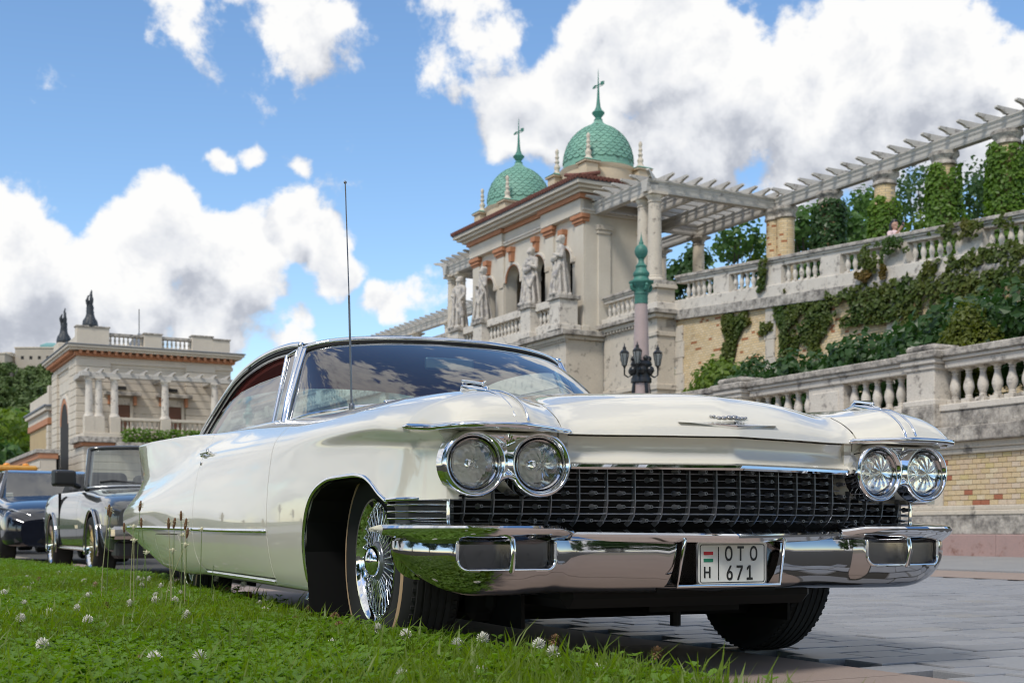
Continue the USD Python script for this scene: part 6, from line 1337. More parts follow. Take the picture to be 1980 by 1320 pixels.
            for k in range(ma):
                a = k*w; b = ((k+1) % ma)*w
                for q in range(nr-1): F += [[a+q,a+q+1,b+q+1],[a+q,b+q+1,b+q]]
                pa, pb = V[a+nr-1], V[b+nr-1]
                if not (abs(abs(pa[1])-.7075) < 1e-4 and abs(abs(pb[1])-.7075) < 1e-4): F += [[a+nr-1,a+nr,b+nr],[a+nr-1,b+nr,b+nr-1]]
                F += [[a,b,b+nr+1],[a,b+nr+1,a+nr+1]]
            bz = trimesh.Trimesh(V, F, process=False); bezels.append(bz)
        obj('headlight_bezel', trimesh.util.concatenate(bezels), W['chrome'], root, 50)
        for cy in (.807, .608):
            dx = (.708-cy)*.04
            bulb = lathe([(.016,-.045),(.016,-.03),(.012,-.022),(0,-.018)], 16)
            bowl = lathe([(.018,-.055),(.034,-.046),(.050,-.030),(.060,-.012),(.0655,0)], 40, cap=False)
            lens = lathe([(.066,-.004),(.066,0),(.062,.006),(.052,.0125),(.038,.0175),(.020,.0205),(0,.0215)], 40)
            inner = lathe([(0,.0175),(.020,.0165),(.038,.0135),(.052,.0085),(.062,.002),(.064,-.004)], 40, cap=False)
            ringm = lathe([(.0655,-.01),(.0735,-.01),(.0735,.004),(.0705,.009),(.0665,.006),(.0655,-.002)], 40, cap=False)
            # fluted lens: shallow vertical ribs on the inside
            v = inner.vertices.copy(); v[:,2] += .0016*np.cos(v[:,1]*2*math.pi/.0085); inner = trimesh.Trimesh(v, inner.faces, process=False)
            P_ = dict(x=.826+dx, y=s*cy, z=.645, ry=math.pi/2)
            hl = obj('headlight', mv(cat([lens, inner]), **P_), W['lamp_lens'], root, 50)
            obj('reflector', mv(bowl, **P_), W['reflector'], hl, True); obj('bulb_shield', mv(bulb, **P_), W['chrome'], hl, True)
            obj('retaining_ring', mv(ringm, **P_), W['chrome_worn'], hl, 40)
            ribs = [mv(box(-.0008,.0008,-.045,.045,-.004,.0), x=.826+dx, y=s*cy, z=.645, ry=math.pi/2)]
            obj('lamp_back', mv(lathe([(0,-.07),(.072,-.07),(.074,-.012)], 30, cap=False), **P_), W['black'], hl)
    # fender front seams (panel around the lamps)
    # ---------------- bumper
    py = np.array([0,.30,.48,.58,.68,.76,.84,.90,.95,.985]); px = np.array([.890,.838,.812,.842,.862,.858,.835,.80,.752,.690])
    path = [(float(pch(py,px)(y)), y) for y in np.concatenate([np.linspace(0,.5,14), np.linspace(.52,.985,34)])]
    path += [(.655,.985),(.61,.975),(.57,.958)]
    path = [(x,-y) for x, y in path[::-1]][:-1]+path
    P = np.array(path); T = np.gradient(P, axis=0); T /= np.linalg.norm(T,axis=1)[:,None]; Nn = np.stack([T[:,1], -T[:,0]],1)
    V, F = [], []
    prof = np.array([(-.10,.432),(-.02,.432),(.002,.428),(.006,.41),(.007,.385),(.002,.35),(-.008,.322),(-.026,.298),(-.052,.280),(-.085,.270),(-.12,.268),(-.12,.30)])
    for i, (x, y) in enumerate(P):
        e = float(sstep(.84,1.0,abs(y)+(.02 if x < .66 else 0))); ee = min(1, max(0, (abs(y)-.80)/.19)); lift = .10*(1-math.sqrt(max(0,1-ee*ee)))
        for d, z in prof:
            zz = z+lift*float(sstep(.42,.27,z)); dd = d*(1-.35*e)
            V.append((x+Nn[i,0]*dd, y+Nn[i,1]*dd, zz))
    n = len(prof)
    for i in range(len(P)-1):
        for k in range(n):
            a = i*n+k; b = i*n+(k+1) % n; F += [[a,b,b+n],[a,b+n,a+n]]
    for base, rev in ((0, 1), ((len(P)-1)*n, 0)):
        tri = trimesh.creation.triangulate_polygon(sg.Polygon(prof), engine='earcut'); idx = np.array([np.argmin(np.linalg.norm(prof-t,axis=1)) for t in tri[0]])
        f = idx[tri[1]]+base; F += f[:, ::-1].tolist() if rev else f.tolist()
    bm = trimesh.Trimesh(V, F, process=False)
    trimesh.repair.fix_winding(bm)
    if bm.volume < 0: bm.invert()
    bar = man(bm)
    lampcut = sg.box(.560,.345,.858,.45).buffer(-.03).buffer(.03)
    for s in (-1, 1):
        bar -= prism([(s*y, z) for y, z in (lampcut.exterior.coords[:-1] if s > 0 else list(lampcut.exterior.coords[:-1])[::-1])], .775, 1.0, 'x')
    bar -= prism([(-.165,.45),(-.185,.288),(.185,.288),(.215,.45)][::-1] if sg.Polygon([(-.165,.45),(-.185,.288),(.185,.288),(.215,.45)]).exterior.is_ccw is False else [(-.165,.45),(-.185,.288),(.185,.288),(.215,.45)], .80, 1.1, 'x')
    obj('bumper_bar', bar, W['chrome_worn'], root, 32)
    # step line: the face between the blade and the bar
    def blade(ysb, front, zf, depth, ztop, zund, name):
        V, F = [], []
        rows = []
        for y in ysb:
            x, z = front(abs(y)), zf(abs(y)); d = depth(abs(y)); zt = ztop(abs(y)); zu = zund(abs(y))
            rows.append([(x-d, y, zt),(x-d*.6, y, zt*.55+(z+.014)*.45),(x-.020, y, z+.012),(x-.006,y,z+.008),(x, y, z+.002),(x-.001, y, z-.005),(x-.012, y, z-.018),(x-.035,y,z*.3+zu*.7),(x-.055, y, zu),(x-d, y, zu)])
        n = len(rows[0]); V = [p for r in rows for p in r]
        for i in range(len(rows)-1):
            for k in range(n):
                a = i*n+k; b = i*n+(k+1) % n; F += [[a,a+n,b+n],[a,b+n,b]]
        for base in (0, (len(rows)-1)*n):
            for k in range(1, n-1): F.append([base, base+k, base+k+1] if base == 0 else [base, base+k+1, base+k])
        mm = trimesh.Trimesh(V, F, process=False); trimesh.repair.fix_normals(mm, multibody=False); obj(name, mm, W['chrome'], root, 24)
    blade(np.concatenate([np.linspace(-.53,-.01,20),[0],np.linspace(.01,.53,20)]), lambda y: .940-.27*y, lambda y: .439+.012*y, lambda y: .115, lambda y: .468, lambda y: .426, 'bumper_blade')
    fy = np.array([.47,.52,.60,.68,.755,.83,.90,.96,1.0,1.028]); fxx = np.array([.800,.835,.872,.896,.905,.892,.855,.795,.742,.690])
    fr = pch(fy, fxx)
    for s in (-1, 1):
        blade(s*np.linspace(.485,1.028,44), lambda y: float(fr(y)), lambda y: .462-.010*float(sstep(.56,.48,y)), lambda y: .13*float(sstep(.46,.56,y))*.6+.05+.03*(1-float(sstep(.95,1.03,y))), lambda y: .462+.024*float(sstep(.47,.60,y))*(1-.9*float(sstep(.93,1.028,y))), lambda y: .418+.036*float(sstep(.93,1.028,y)), 'bumper_wing')
    # turn lamps in the pods
    for s in (-1, 1):
        rim = [(y, z) for y, z in lampcut.exterior.coords if z < .43]
        bx = lambda y: float(pch(py,px)(y))
        o = sorted([(y, z) for y, z in lampcut.exterior.coords[:-1]], key=lambda q: 0)
        loop = [(y,z) for y,z in lampcut.exterior.coords[:-1]]
        k0 = max(range(len(loop)), key=lambda k: (loop[k][1], -loop[k][0]))
        loop = loop[k0:]+loop[:k0]
        keep = [q for q in loop if q[1] < .428]
        obj('lamp_surround', tube([(bx(y)+.005, s*y, z) for y, z in keep], .0055, 8), W['chrome'], root, True)
        obj('lamp_divider', m3.Manifold.batch_hull([m3.Manifold.sphere(.009,12).translate((bx(.706)+d, s*.706, z)) for d, z in ((.0,.345),(.012,.39),(.004,.43),(-.06,.345),(-.06,.43))]), W['chrome'], root, 30)
        obj('lamp_well', [box(.772,.780,min(s*.55,s*.87),max(s*.55,s*.87),.335,.44)], W['grille_dark'], root)
        for cy, w in ((.632,.066),(.782,.070)):
            q = [(bx(cy)-.034+(.06*(cy-.70)*-1)*(yy-cy), s*yy, z) for yy in (cy-w, cy+w) for z in (.345,.432)]
            face = m3.Manifold.hull_points(np.array([(x-dx, y, z) for x, y, z in q for dx in (0,.006)]))
            L_ = obj('turn_signal', face, W['turn_lens'], root)
            rings = lathe([v for i in range(9) for v in ((.004+i*.005,.002),(.0065+i*.005,.0045))]+[(.05,.0)], 32, cap=False)
            obj('lens_rings', mv(rings, bx(cy)-.048, s*cy, .389, ry=math.pi/2), W['ring_grey'], L_, True)
            obj('lamp_panel', box(bx(cy)-.062, bx(cy)-.056, s*cy-w, s*cy+w, .345,.432), W['ring_grey'], L_)
    # number plate and its recess
    rec = [(.86,-.165,.44),(.86,.215,.44),(.86,.185,.288),(.86,-.185,.288)]
    obj('plate_recess', [box(.795,.80,-.20,.23,.27,.45)], W['black'], root)
    obj('recess_rim', [tube([(.893,-.158,.430),(.888,-.183,.292),(.888,.183,.292),(.880,.208,.430)],.006,8)], W['chrome'], root, True)
    c0 = np.array([.876, .018, .358]); pw, ph = .240, .124
    rr = sg.box(-pw/2,-ph/2,pw/2,ph/2).buffer(-.012).buffer(.012)
    def on_plate(poly, t0, t1): return prism([(y+c0[1], z+c0[2]) for y, z in poly.exterior.coords[:-1]], c0[0]+t0, c0[0]+t1, 'x')
    pl = obj('number_plate', on_plate(rr, 0, .003), W['plate_white'], root)
    obj('plate_border', on_plate(rr.buffer(-.004), .003, .0036)-on_plate(rr.buffer(-.0065), .002, .005), W['plate_black'], pl)
    obj('plate_surround', on_plate(rr.buffer(.007), -.006, .001)-on_plate(rr.buffer(-.001), -.01, .01), W['chrome_worn'], pl)
    def letters(txt, y, z, hh, wscale=1.0, bold=False):
        m = meshkit.text_mesh(txt, hh, .001, bold=bold); m.vertices[:,0] *= wscale
        m.apply_transform(np.array([[0,0,1,c0[0]+.003],[1,0,0,c0[1]+y],[0,1,0,c0[2]+z],[0,0,0,1]], float)); return m
    for i, ch in enumerate('OTO'): obj('plate_letter', letters(ch, -.030+.045*i, .009, .042, .68, True), W['plate_black'], pl)
    for i, ch in enumerate('671'): obj('plate_digit', letters(ch, -.026+.036*i, -.049, .042, .76, True), W['plate_black'], pl)
    obj('plate_letter', letters('H', -.105, -.042, .032, .85, True), W['plate_black'], pl)
    obj('plate_divider', box(c0[0]+.003,c0[0]+.004,c0[1]-.0520,c0[1]-.0492,c0[2]-.050,c0[2]+.050), W['plate_black'], pl)
    obj('flag_stripe', box(c0[0]+.003,c0[0]+.004,c0[1]-.103,c0[1]-.070,c0[2]+.026,c0[2]+.036), W['flag_red'], pl)
    obj('flag_stripe', box(c0[0]+.003,c0[0]+.004,c0[1]-.103,c0[1]-.070,c0[2]+.005,c0[2]+.015), W['flag_green'], pl)
    # hood emblem: a wide shallow V with a small crest above
    def nose(y, z):
        """x of the hood's front face at height z"""
        zs = np.array([.735,.777,.818,.856,.885]); xs_ = np.array([.95,.93,.89,.83,.72]); return float(np.interp(z, zs, xs_))-.95+float(XF(abs(y)))
    vp = []
    for y in np.linspace(-.175,.175,25):
        zt = .7835-.006*abs(y)/.175; zb = .7835-.026*(1-abs(y)/.175)-.006*abs(y)/.175-.0005
        zm = (zt+zb)/2
        vp.append([(nose(y,zt)+.001,y,zt),(nose(y,zm)+.010,y,zm),(nose(y,zb)+.001,y,zb),(nose(y,zm)-.03,y,zm)])
    V = [p for r in vp for p in r]; F = []
    for i in range(len(vp)-1):
        for k in range(4):
            a = i*4+k; b = i*4+(k+1) % 4; F += [[a,a+4,b+4],[a,b+4,b]]
    mm = trimesh.Trimesh(V, F, process=False); trimesh.repair.fix_normals(mm); obj('hood_emblem', mm, W['chrome'], root, 30)
    cr = [m3.Manifold.sphere(r, 10).scale((1,1,.6)).translate((nose(y,.794)+.004,y,.794+dz)) for y, r, dz in ((-.06,.006,.004),(-.045,.008,0),(-.03,.009,0),(-.012,.010,.002),(.005,.011,.002),(.022,.009,0),(.038,.008,.001),(.052,.006,.003),(-.07,.004,.005))]
    obj('hood_crest', sum(cr[1:], cr[0]), W['chrome_worn'], root, 40)
    # ---------------- greenhouse
    def patch(rows, name, mat, thick=0, sm=True, label=None):
        R = np.array(rows, float); a, b = R.shape[:2]
        ua, ub = np.linspace(0,a-1,(a-1)*6+1), np.linspace(0,b-1,(b-1)*6+1)
        from scipy.interpolate import CubicSpline
        G = CubicSpline(np.arange(a), R, axis=0)(ua) if a > 2 else PI_(np.arange(a), R, axis=0)(ua)
        G = CubicSpline(np.arange(b), G, axis=1)(ub) if b > 2 else PI_(np.arange(b), G, axis=1)(ub)
        n, k = G.shape[:2]; V = G.reshape(-1,3); F = []
        for i in range(n-1):
            q = i*k+np.arange(k-1); F += [np.stack([q,q+1,q+k+1],1), np.stack([q,q+k+1,q+k],1)]
        return obj(name, trimesh.Trimesh(V, np.vstack(F), process=False), mat, root, sm), G
    # windshield: base curve, middle, header
    base = [(-1.465,-.765,.940),(-1.16,-.725,.952),(-.93,-.60,.968),(-.78,-.36,.984),(-.73,0,.990)]
    head = [(-1.60,-.640,1.280),(-1.585,-.615,1.296),(-1.53,-.50,1.318),(-1.475,-.28,1.333),(-1.455,0,1.338)]
    sym = lambda c: c+[(x,-y,z) for x, y, z in c[-2::-1]]
    base, head = sym(base), sym(head)
    mid = [tuple((np.array(b)*.5+np.array(h)*.5)+np.array([.03,0,.012])*(1 if 0 < i < 8 else .3)) for i, (b, h) in enumerate(zip(base, head))]
    patch([base, mid, head], 'windshield', W['windshield_glass'])
    obj('windshield_moulding', [tube(sym([(-1.47,-.775,.935)]+[(x+.012,y*1.012,z-.004) for x, y, z in base[1:5]]), .010, 8)], W['chrome'], root, True)
    from scipy.interpolate import CubicSpline as CS
    hh = CS(np.arange(9), np.array(head))(np.linspace(0,8,50))
    obj('header_moulding', [tube(hh+[.004,0,.008], .014, 8)], W['chrome'], root, True)
    obj('header_seal', [tube(hh+[.016,0,-.010], .011, 6)], W['black'], root, True)
    rail = [(-1.60,.652,1.300),(-1.80,.655,1.322),(-2.1,.66,1.335),(-2.45,.667,1.328),(-2.78,.685,1.285),(-3.0,.712,1.205),(-3.17,.752,1.10),(-3.30,.795,.985)]
    rc = CS(np.arange(8), np.array(rail))(np.linspace(0,7,60))
    # roof skin between header, rails and rear header
    xs = np.linspace(-1.47,-3.02,14); rows = []
    cz = pch([-1.45,-1.8,-2.3,-2.7,-3.05], [1.345,1.375,1.388,1.368,1.300])
    rz = CS(np.arange(8), np.array(rail)); tt = np.linspace(0,7,400); rr_ = rz(tt)
    for k, x0 in enumerate(xs):
        xr = min(x0-.13*(1-k/13), -1.60); j = np.argmin(np.abs(rr_[:,0]-xr)); ye, ze = rr_[j,1], rr_[j,2]+.012
        row = []
        for f in (-1,-.9,-.7,-.4,0,.4,.7,.9,1):
            w = 1-abs(f)**2.6; row.append((x0*(1-abs(f)**2)+xr*abs(f)**2, ye*f, ze+(float(cz(x0))-ze)*w))
        rows.append(row)
    patch(rows, 'roof', W['roof_navy'])
    patch([[(x+.0,y*.97,z-.03) for x, y, z in r] for r in rows[1::2]], 'headliner', W['headliner'])
    rear_top = rows[-1]; rbase = [(-3.32,-.79,.985),(-3.45,-.70,.975),(-3.62,-.5,.965),(-3.70,-.25,.96),(-3.72,0,.958)]; rbase = sym(rbase)
    patch([rbase, [tuple(np.array(a)*.5+np.array(b)*.5+np.array([-.03,0,.03])) for a, b in zip(rbase, rear_top)], rear_top], 'rear_window', W['window_glass'])
    for s in (-1, 1):
        S = lambda pts: [(x, s*y, z) for x, y, z in pts]
        obj('roof_rail', tube(S(rc+[0,.004,.006]), .015, 10), W['chrome'], root, True)
        obj('window_channel', tube(S(rc+[0,-.004,-.020]), .017, 8), W['black'], root, True)
        obj('rail_strip', tube(S(rc+[0,.006,-.034]), .006, 8), W['chrome_worn'], root, True)
        obj('headliner_edge', tube(S(rc+[0,-.03,-.045]), .012, 8), W['headliner'], root, True)
        obj('rain_gutter', tube(S(rc[28:50]+[0,.016,-.012]), .008, 8), W['chrome_worn'], root, True)
        obj('windshield_pillar', [tube(S([(-1.462,.772,.935),(-1.50,.745,1.04),(-1.55,.70,1.17),(-1.597,.657,1.290)]), .017, 10), tube(S([(-1.43,.768,.94),(-1.475,.738,1.04),(-1.53,.69,1.17),(-1.582,.645,1.285)]), .010, 8)], W['chrome'], root, True)
        obj('pillar_seal', tube(S([(-1.44,.755,.94),(-1.485,.728,1.04),(-1.54,.683,1.17),(-1.588,.64,1.282)]), .013, 8), W['black'], root, True)
        # vent window and door glass
        vent = [(-1.485,.766,.945),(-1.63,.776,.948),(-1.72,.690,1.255),(-1.61,.672,1.272)]
        obj('vent_glass', trimesh.Trimesh(S(vent), [[0,1,2],[0,2,3]], process=False), W['window_glass'], root)
        obj('vent_frame', [tube(S([(-1.635,.779,.945),(-1.725,.692,1.268)]), .009, 8), tube(S([(-1.725,.690,1.270),(-1.62,.672,1.284)]), .007, 8), tube(S([(-1.49,.769,.945),(-1.61,.676,1.275)]), .006, 8)], W['chrome'], root, True)
        gl = [[(-1.64,.765,.945),(-2.2,.775,.945),(-2.7,.785,.955),(-3.22,.79,.972)],[(-1.68,.728,1.08),(-2.2,.74,1.09),(-2.7,.75,1.08),(-3.12,.76,1.05)],[(-1.70,.70,1.185),(-2.2,.708,1.192),(-2.6,.716,1.185),(-3.0,.735,1.12)]]
        patch([S(r) for r in gl], 'door_glass', W['window_glass'])
        obj('glass_edge', tube(S([(-1.70,.70,1.185),(-2.2,.708,1.192),(-2.6,.716,1.185),(-3.0,.735,1.12)]), .003, 6), W['chrome_worn'], root, True)
        belt = [(-1.46,.788,.938),(-1.8,.792,.946),(-2.3,.808,.953),(-2.8,.825,.962),(-3.3,.838,.978)]
        obj('belt_moulding', tube(S(belt), .011, 8), W['chrome'], root, True)
        # door handle
        hx = -2.40; hy = side(hx,.845)
        hd = m3.Manifold.batch_hull([m3.Manifold.sphere(.007,10).translate((hx+dx, s*(hy+.016), .848+dz)) for dx, dz in ((.09,.004),(-.09,.004),(.08,.016),(-.085,.016))])
        hd += m3.Manifold.batch_hull([m3.Manifold.sphere(.010,10).translate((hx-.07, s*(hy+d), .842)) for d in (0,.014)])
        hd += m3.Manifold.batch_hull([m3.Manifold.sphere(.009,10).translate((hx+.075, s*(hy+d), .846)) for d in (0,.014)])
        obj('door_handle', hd, W['chrome'], root, 40); obj('door_lock', m3.Manifold.sphere(.010,12).scale((1,.5,1)).translate((hx-.07, s*(side(hx-.07,.80)+.002), .80)), W['chrome_worn'], root, True)
    # mirror (far door), antenna, wiper humps
    obj('door_mirror', m3.Manifold.batch_hull([m3.Manifold.sphere(.02,12).translate(p) for p in ((-1.30,.90,1.06),(-1.36,.94,1.07),(-1.31,.96,1.02),(-1.38,.92,1.02))])+m3.Manifold.batch_hull([m3.Manifold.sphere(.008,8).translate(p) for p in ((-1.33,.87,.90),(-1.34,.92,1.03))]), W['chrome'], root, 40)
    az = top(-.35,.80)
    obj('antenna', [tube([(-.35,-.80,az-.01),(-.352,-.80,az+.02)],.011,10), tube([(-.352,-.80,az),(-.385,-.80,az+.42)],.0042,8), tube([(-.385,-.80,az+.42),(-.425,-.802,1.74)],.0024,8), mv(trimesh.creation.icosphere(2,.006), -.4255,-.802,1.742)], W['grille_grey'], root, True)
    obj('wiper', [tube([(-.86,-.45,.985),(-.80,-.1,1.0),(-.79,.05,1.005)],.006,6), tube([(-.80,-.52,.975),(-.845,-.46,.985)],.012,8)], W['chrome'], root, True)
    # interior
    obj('dashboard', m3.Manifold.batch_hull([m3.Manifold.sphere(.04,12).translate(p) for p in ((-1.02,-.60,.90),(-1.02,.60,.90),(-1.28,-.62,.90),(-1.28,.62,.90),(-1.22,-.62,.74),(-1.22,.62,.74))]), W['dash_red'], root, 40)
    rings = [tube([(-1.62+.06*math.sin(t)*.9, .37+.20*math.cos(t), .93+.19*math.sin(t)) for t in np.linspace(0,2*math.pi,40,endpoint=False)], .012, 8, closed=True)]
    obj('steering_wheel', rings+[tube([(-1.25,.37,.80),(-1.60,.37,.925)],.025,8), tube([(-1.62,.18,.93),(-1.60,.37,.92),(-1.62,.56,.93)],.010,6)], W['white_leather'], root, True)
    for x0, nm in ((-2.05,'front_seat'),(-2.95,'rear_seat')):
        st = obj(nm, m3.Manifold.batch_hull([m3.Manifold.sphere(.06,12).translate(p) for p in ((x0+.45,-.56,.58),(x0+.45,.56,.58),(x0-.05,-.56,.52),(x0-.05,.56,.52),(x0+.45,-.56,.44),(x0+.45,.56,.44))]), W['red_leather'], root, 40)
        obj('seat_back', m3.Manifold.batch_hull([m3.Manifold.sphere(.06,12).translate(p) for p in ((x0,-.56,.6),(x0,.56,.6),(x0-.16,-.54,1.0),(x0-.16,.54,1.0))]), W['white_leather'], st, 40)
    obj('parcel_shelf', box(-3.6,-3.0,-.7,.7,.93,.94), W['dash_red'], root)
    obj('rear_view_mirror', m3.Manifold.batch_hull([m3.Manifold.sphere(.012,10).translate((-1.42,y,z)) for y in (-.11,.11) for z in (1.215,1.25)]), W['grille_grey'], root, 40)
    # ---------------- wheels
    def wheel(x, y, s, steer=0):
        def P_(m): return mv(mv(m, rx=-s*math.pi/2), x, y, .355, rz=0)
        # tyre profile (r, w) lathe about its axle; outer face at +z of the lathe
        ty = [(.205,-.085),(.235,-.098),(.285,-.102),(.325,-.096),(.345,-.080),(.353,-.055),(.355,0),(.353,.055),(.345,.080),(.325,.096),(.312,.0995),(.285,.102),(.235,.098),(.212,.088),(.205,.082)]
        t = lathe(ty, 72, cap=False)
        w = obj('wheel', P_(t), W['rubber'], root, 40)
        obj('tyre_band', P_(lathe([(.3155,.0990),(.313,.1012),(.299,.1032),(.297,.1022)], 72, cap=False)), W['band_tan'], w, 40)
        tread = []
        for rr0 in (-.055,-.03,-.005,.02,.045): tread.append(lathe([(.3515,rr0),(.3575,rr0+.002),(.3575,rr0+.018),(.3515,rr0+.020)], 72, cap=False))
        lug = []
        for k in range(72):
            a = k/72*2*math.pi
            for sd in (-1, 1): lug.append(mv(box(.33,.3512,-.006,.006,.05,.078) if sd > 0 else box(.33,.3512,-.006,.006,-.078,-.05), rz=a+.02*sd))
        obj('tread', P_(cat(tread+lug)), W['rubber'], w)
        rim = lathe([(.176,.030),(.183,.046),(.187,.062),(.190,.075),(.197,.085),(.204,.094),(.2105,.095),(.2125,.088),(.206,.078)], 60, cap=False)
        obj('rim', P_(rim), W['chrome'], w, 40)
        obj('wheel_disc', P_(lathe([(0,.015),(.19,.015),(.20,.05)], 40, cap=False)), W['black'], w)
        sp = []
        for k in range(64):
            a = k/64*2*math.pi; b = a+(.035 if k % 2 else -.035); r0, r1 = .060, .186
            z0, z1 = (.082, .060) if k % 2 else (.064, .074)
            sp.append(tube([(r0*math.cos(a), r0*math.sin(a), z0), (r1*math.cos(b), r1*math.sin(b), z1)], .0026, 6, caps=False))
            sp.append(tube([(r1*.965*math.cos(b), r1*.965*math.sin(b), z1), (r1*1.02*math.cos(b), r1*1.02*math.sin(b), z1-.004)], .0055, 6))
        obj('spokes', P_(cat(sp)), W['chrome'], w, True)
        obj('hub', P_(lathe([(.068,.050),(.068,.082),(.064,.088),(.058,.090),(.050,.090)], 36)), W['grille_grey'], w, 40)
        obj('hub_cap', P_(lathe([(.052,.088),(.052,.100),(.046,.112),(.037,.118),(.035,.116),(.030,.120),(.015,.123),(0,.124)], 36)), W['chrome'], w, 40)
    yw = .83-.095
    for s in (-1, 1):
        wheel(0.0, s*(yw+.0), s); wheel(-3.302, s*.77, s)
    return root
cadillac()
# ================================================================ the lawn: blades, clover, plantain
leafy('grass_blade', [(0,(.09,.135,.014)),(.4,(.16,.235,.022)),(.8,(.25,.325,.038)),(.93,(.36,.36,.09)),(1,(.44,.38,.17))], .42, .55, 1.3)
leafy('clover_leaf', [(0,(0.090,0.172,0.020)),(.6,(0.165,0.286,0.032)),(1,(0.271,0.377,0.043))], .5, .4, 2.0)
plain('clover_white', (.62,.60,.53), .8); plain('clover_brown', (.20,.115,.055), .9); plain('clover_pink', (.48,.30,.27), .8); plain('stem_green', (.10,.15,.04), .6); plain('stem_pale', (.28,.28,.14), .6); plain('plantain_head', (.13,.065,.03), .9); plain('plantain_pollen', (.55,.52,.36), .8)
lawn_poly = sg.Polygon(LAWN); edge_line = sg.LineString(kerb_line)
def blade(rng, h, w, lean, x, y):
    a = rng.rand()*2*math.pi; c, s = math.cos(a), math.sin(a); n = 4; V = []
    tw = rng.randn()*.8
    for k in range(n):
        t = k/n; f = lean*t*t; ww = w*(1-.25*t); b = a+math.pi/2+tw*t
        z = h*t*(1-.25*lean*t); p = (x+c*f*h, y+s*f*h, z)
        V += [(p[0]+math.cos(b)*ww/2, p[1]+math.sin(b)*ww/2, z), (p[0]-math.cos(b)*ww/2, p[1]-math.sin(b)*ww/2, z)]
    V.append((x+c*lean*h, y+s*lean*h, h*(1-.25*lean)-.12*lean*h)); F = []
    for k in range(n-1): i = 2*k; F += [[i,i+1,i+3],[i,i+3,i+2]]
    F.append([2*n-2,2*n-1,2*n]); return V, F
def tuft(seed, n, h0, h1, w, r):
    rng = np.random.RandomState(seed); VV, FF, o = [], [], 0
    for k in range(n):
        V, F = blade(rng, rng.uniform(h0,h1), w*rng.uniform(.6,1.3), rng.uniform(.08,.75), *(rng.randn(2)*r)); VV += V; FF += [[i+o for i in f] for f in F]; o += len(V)
    return trimesh.Trimesh(VV, FF, process=False)
def clover_tuft(seed, n=9):
    rng = np.random.RandomState(seed); ms = []
    for k in range(n):
        x, y = rng.randn(2)*.035; h = rng.uniform(.035,.085); tilt = rng.randn(2)*.25
        for j in range(3):
            a = j*2*math.pi/3+rng.rand()*.3+k; L = rng.uniform(.011,.017)
            d = np.array([math.cos(a), math.sin(a)]); e = np.array([-d[1], d[0]])
            P_ = [(0,0),(.45,.42),(.85,.40),(1.0,0),(.85,-.40),(.45,-.42)]
            V = [(x+(d[0]*p+e[0]*q)*L, y+(d[1]*p+e[1]*q)*L, h+L*(.25*p+.18*abs(q)*2)+tilt[0]*d[0]*p*L+tilt[1]*d[1]*p*L) for p, q in P_]
            ms.append(trimesh.Trimesh(V, [[0,1,3],[1,2,3],[0,3,5],[5,3,4]], process=False))
        ms.append(trimesh.Trimesh([(x-.0012,y,0),(x+.0012,y,0),(x,y,h)], [[0,1,2]], process=False))
    return cat(ms)
gp = UsdGeom.PointInstancer.Define(stage, '/World/grass'); tag(gp.GetPrim(), 'lush green grass verge with clover leaves along the parked cars', 'grass', kind='stuff')
UsdGeom.Scope.Define(stage, '/World/grass/protos')
protos_ = [tuft(1,12,.06,.115,.0052,.022), tuft(2,13,.05,.10,.0048,.024), tuft(3,10,.07,.135,.0056,.02), tuft(4,14,.045,.085,.0045,.026), clover_tuft(5), clover_tuft(6,11), tuft(7,8,.09,.17,.0050,.022)]
for k, m in enumerate(protos_):
    p = f'/World/grass/protos/tuft_{k:03d}'; usdkit.mesh(stage, p, m, MATS['clover_leaf' if k in (4,5) else 'grass_blade'], smooth=True); gp.GetPrototypesRel().AddTarget(p)
rg = np.random.RandomState(12); GP, GI, GS = [], [], []
def lawn_samples(n, y0, y1, margin):
    out = []
    while len(out) < n:
        q = rg.rand(4000,2)*[1,1]; Y = y0*(y1/y0)**q[:,0] if y1 > 5 else y0+(y1-y0)*q[:,0]
        u = -140+q[:,1]*1800; Xw = (u-990)/2460*Y
        for x, y in zip(Xw, Y):
            if lawn_poly.contains(sg.Point(x, y)):
                d = edge_line.distance(sg.Point(x, y))
                if d > margin: out.append((x, y, d))
    return out[:n]
for n, a, b in ((26000,1.9,4.4),(21000,4.4,8.5),(16000,8.5,22)):
    for x, y, d in lawn_samples(n, a, b, .015):
        cl = meshkit.noise(np.array([[x*1.3, y*1.0, 0.0]]), 3)[0]; far = max(1.0, y/7.5)
        if (cl > .55 and rg.rand() < .32) or rg.rand() < .06: k = 4+rg.randint(2)
        else: k = rg.choice([0,1,2,3,6], p=[.3,.28,.18,.2,.04])
        GP.append((x, y, .018)); GI.append(k); GS.append(rg.uniform(.85,1.3)*(1.25 if k in (4,5) else 1.18)*(1.0 if y < 6 else max(.82, 1-.02*(y-6))))
gp.CreatePositionsAttr(Vt.Vec3fArray.FromNumpy(np.array(GP, np.float32))); gp.CreateProtoIndicesAttr(Vt.IntArray.FromNumpy(np.array(GI, np.int32)))
gp.CreateScalesAttr(Vt.Vec3fArray.FromNumpy(np.array(GS, np.float32)[:,None]*np.ones(3, np.float32)))
an = rg.rand(len(GP))*math.pi; gp.CreateOrientationsAttr(Vt.QuathArray([Gf.Quath(float(math.cos(a)), 0, 0, float(math.sin(a))) for a in an]))
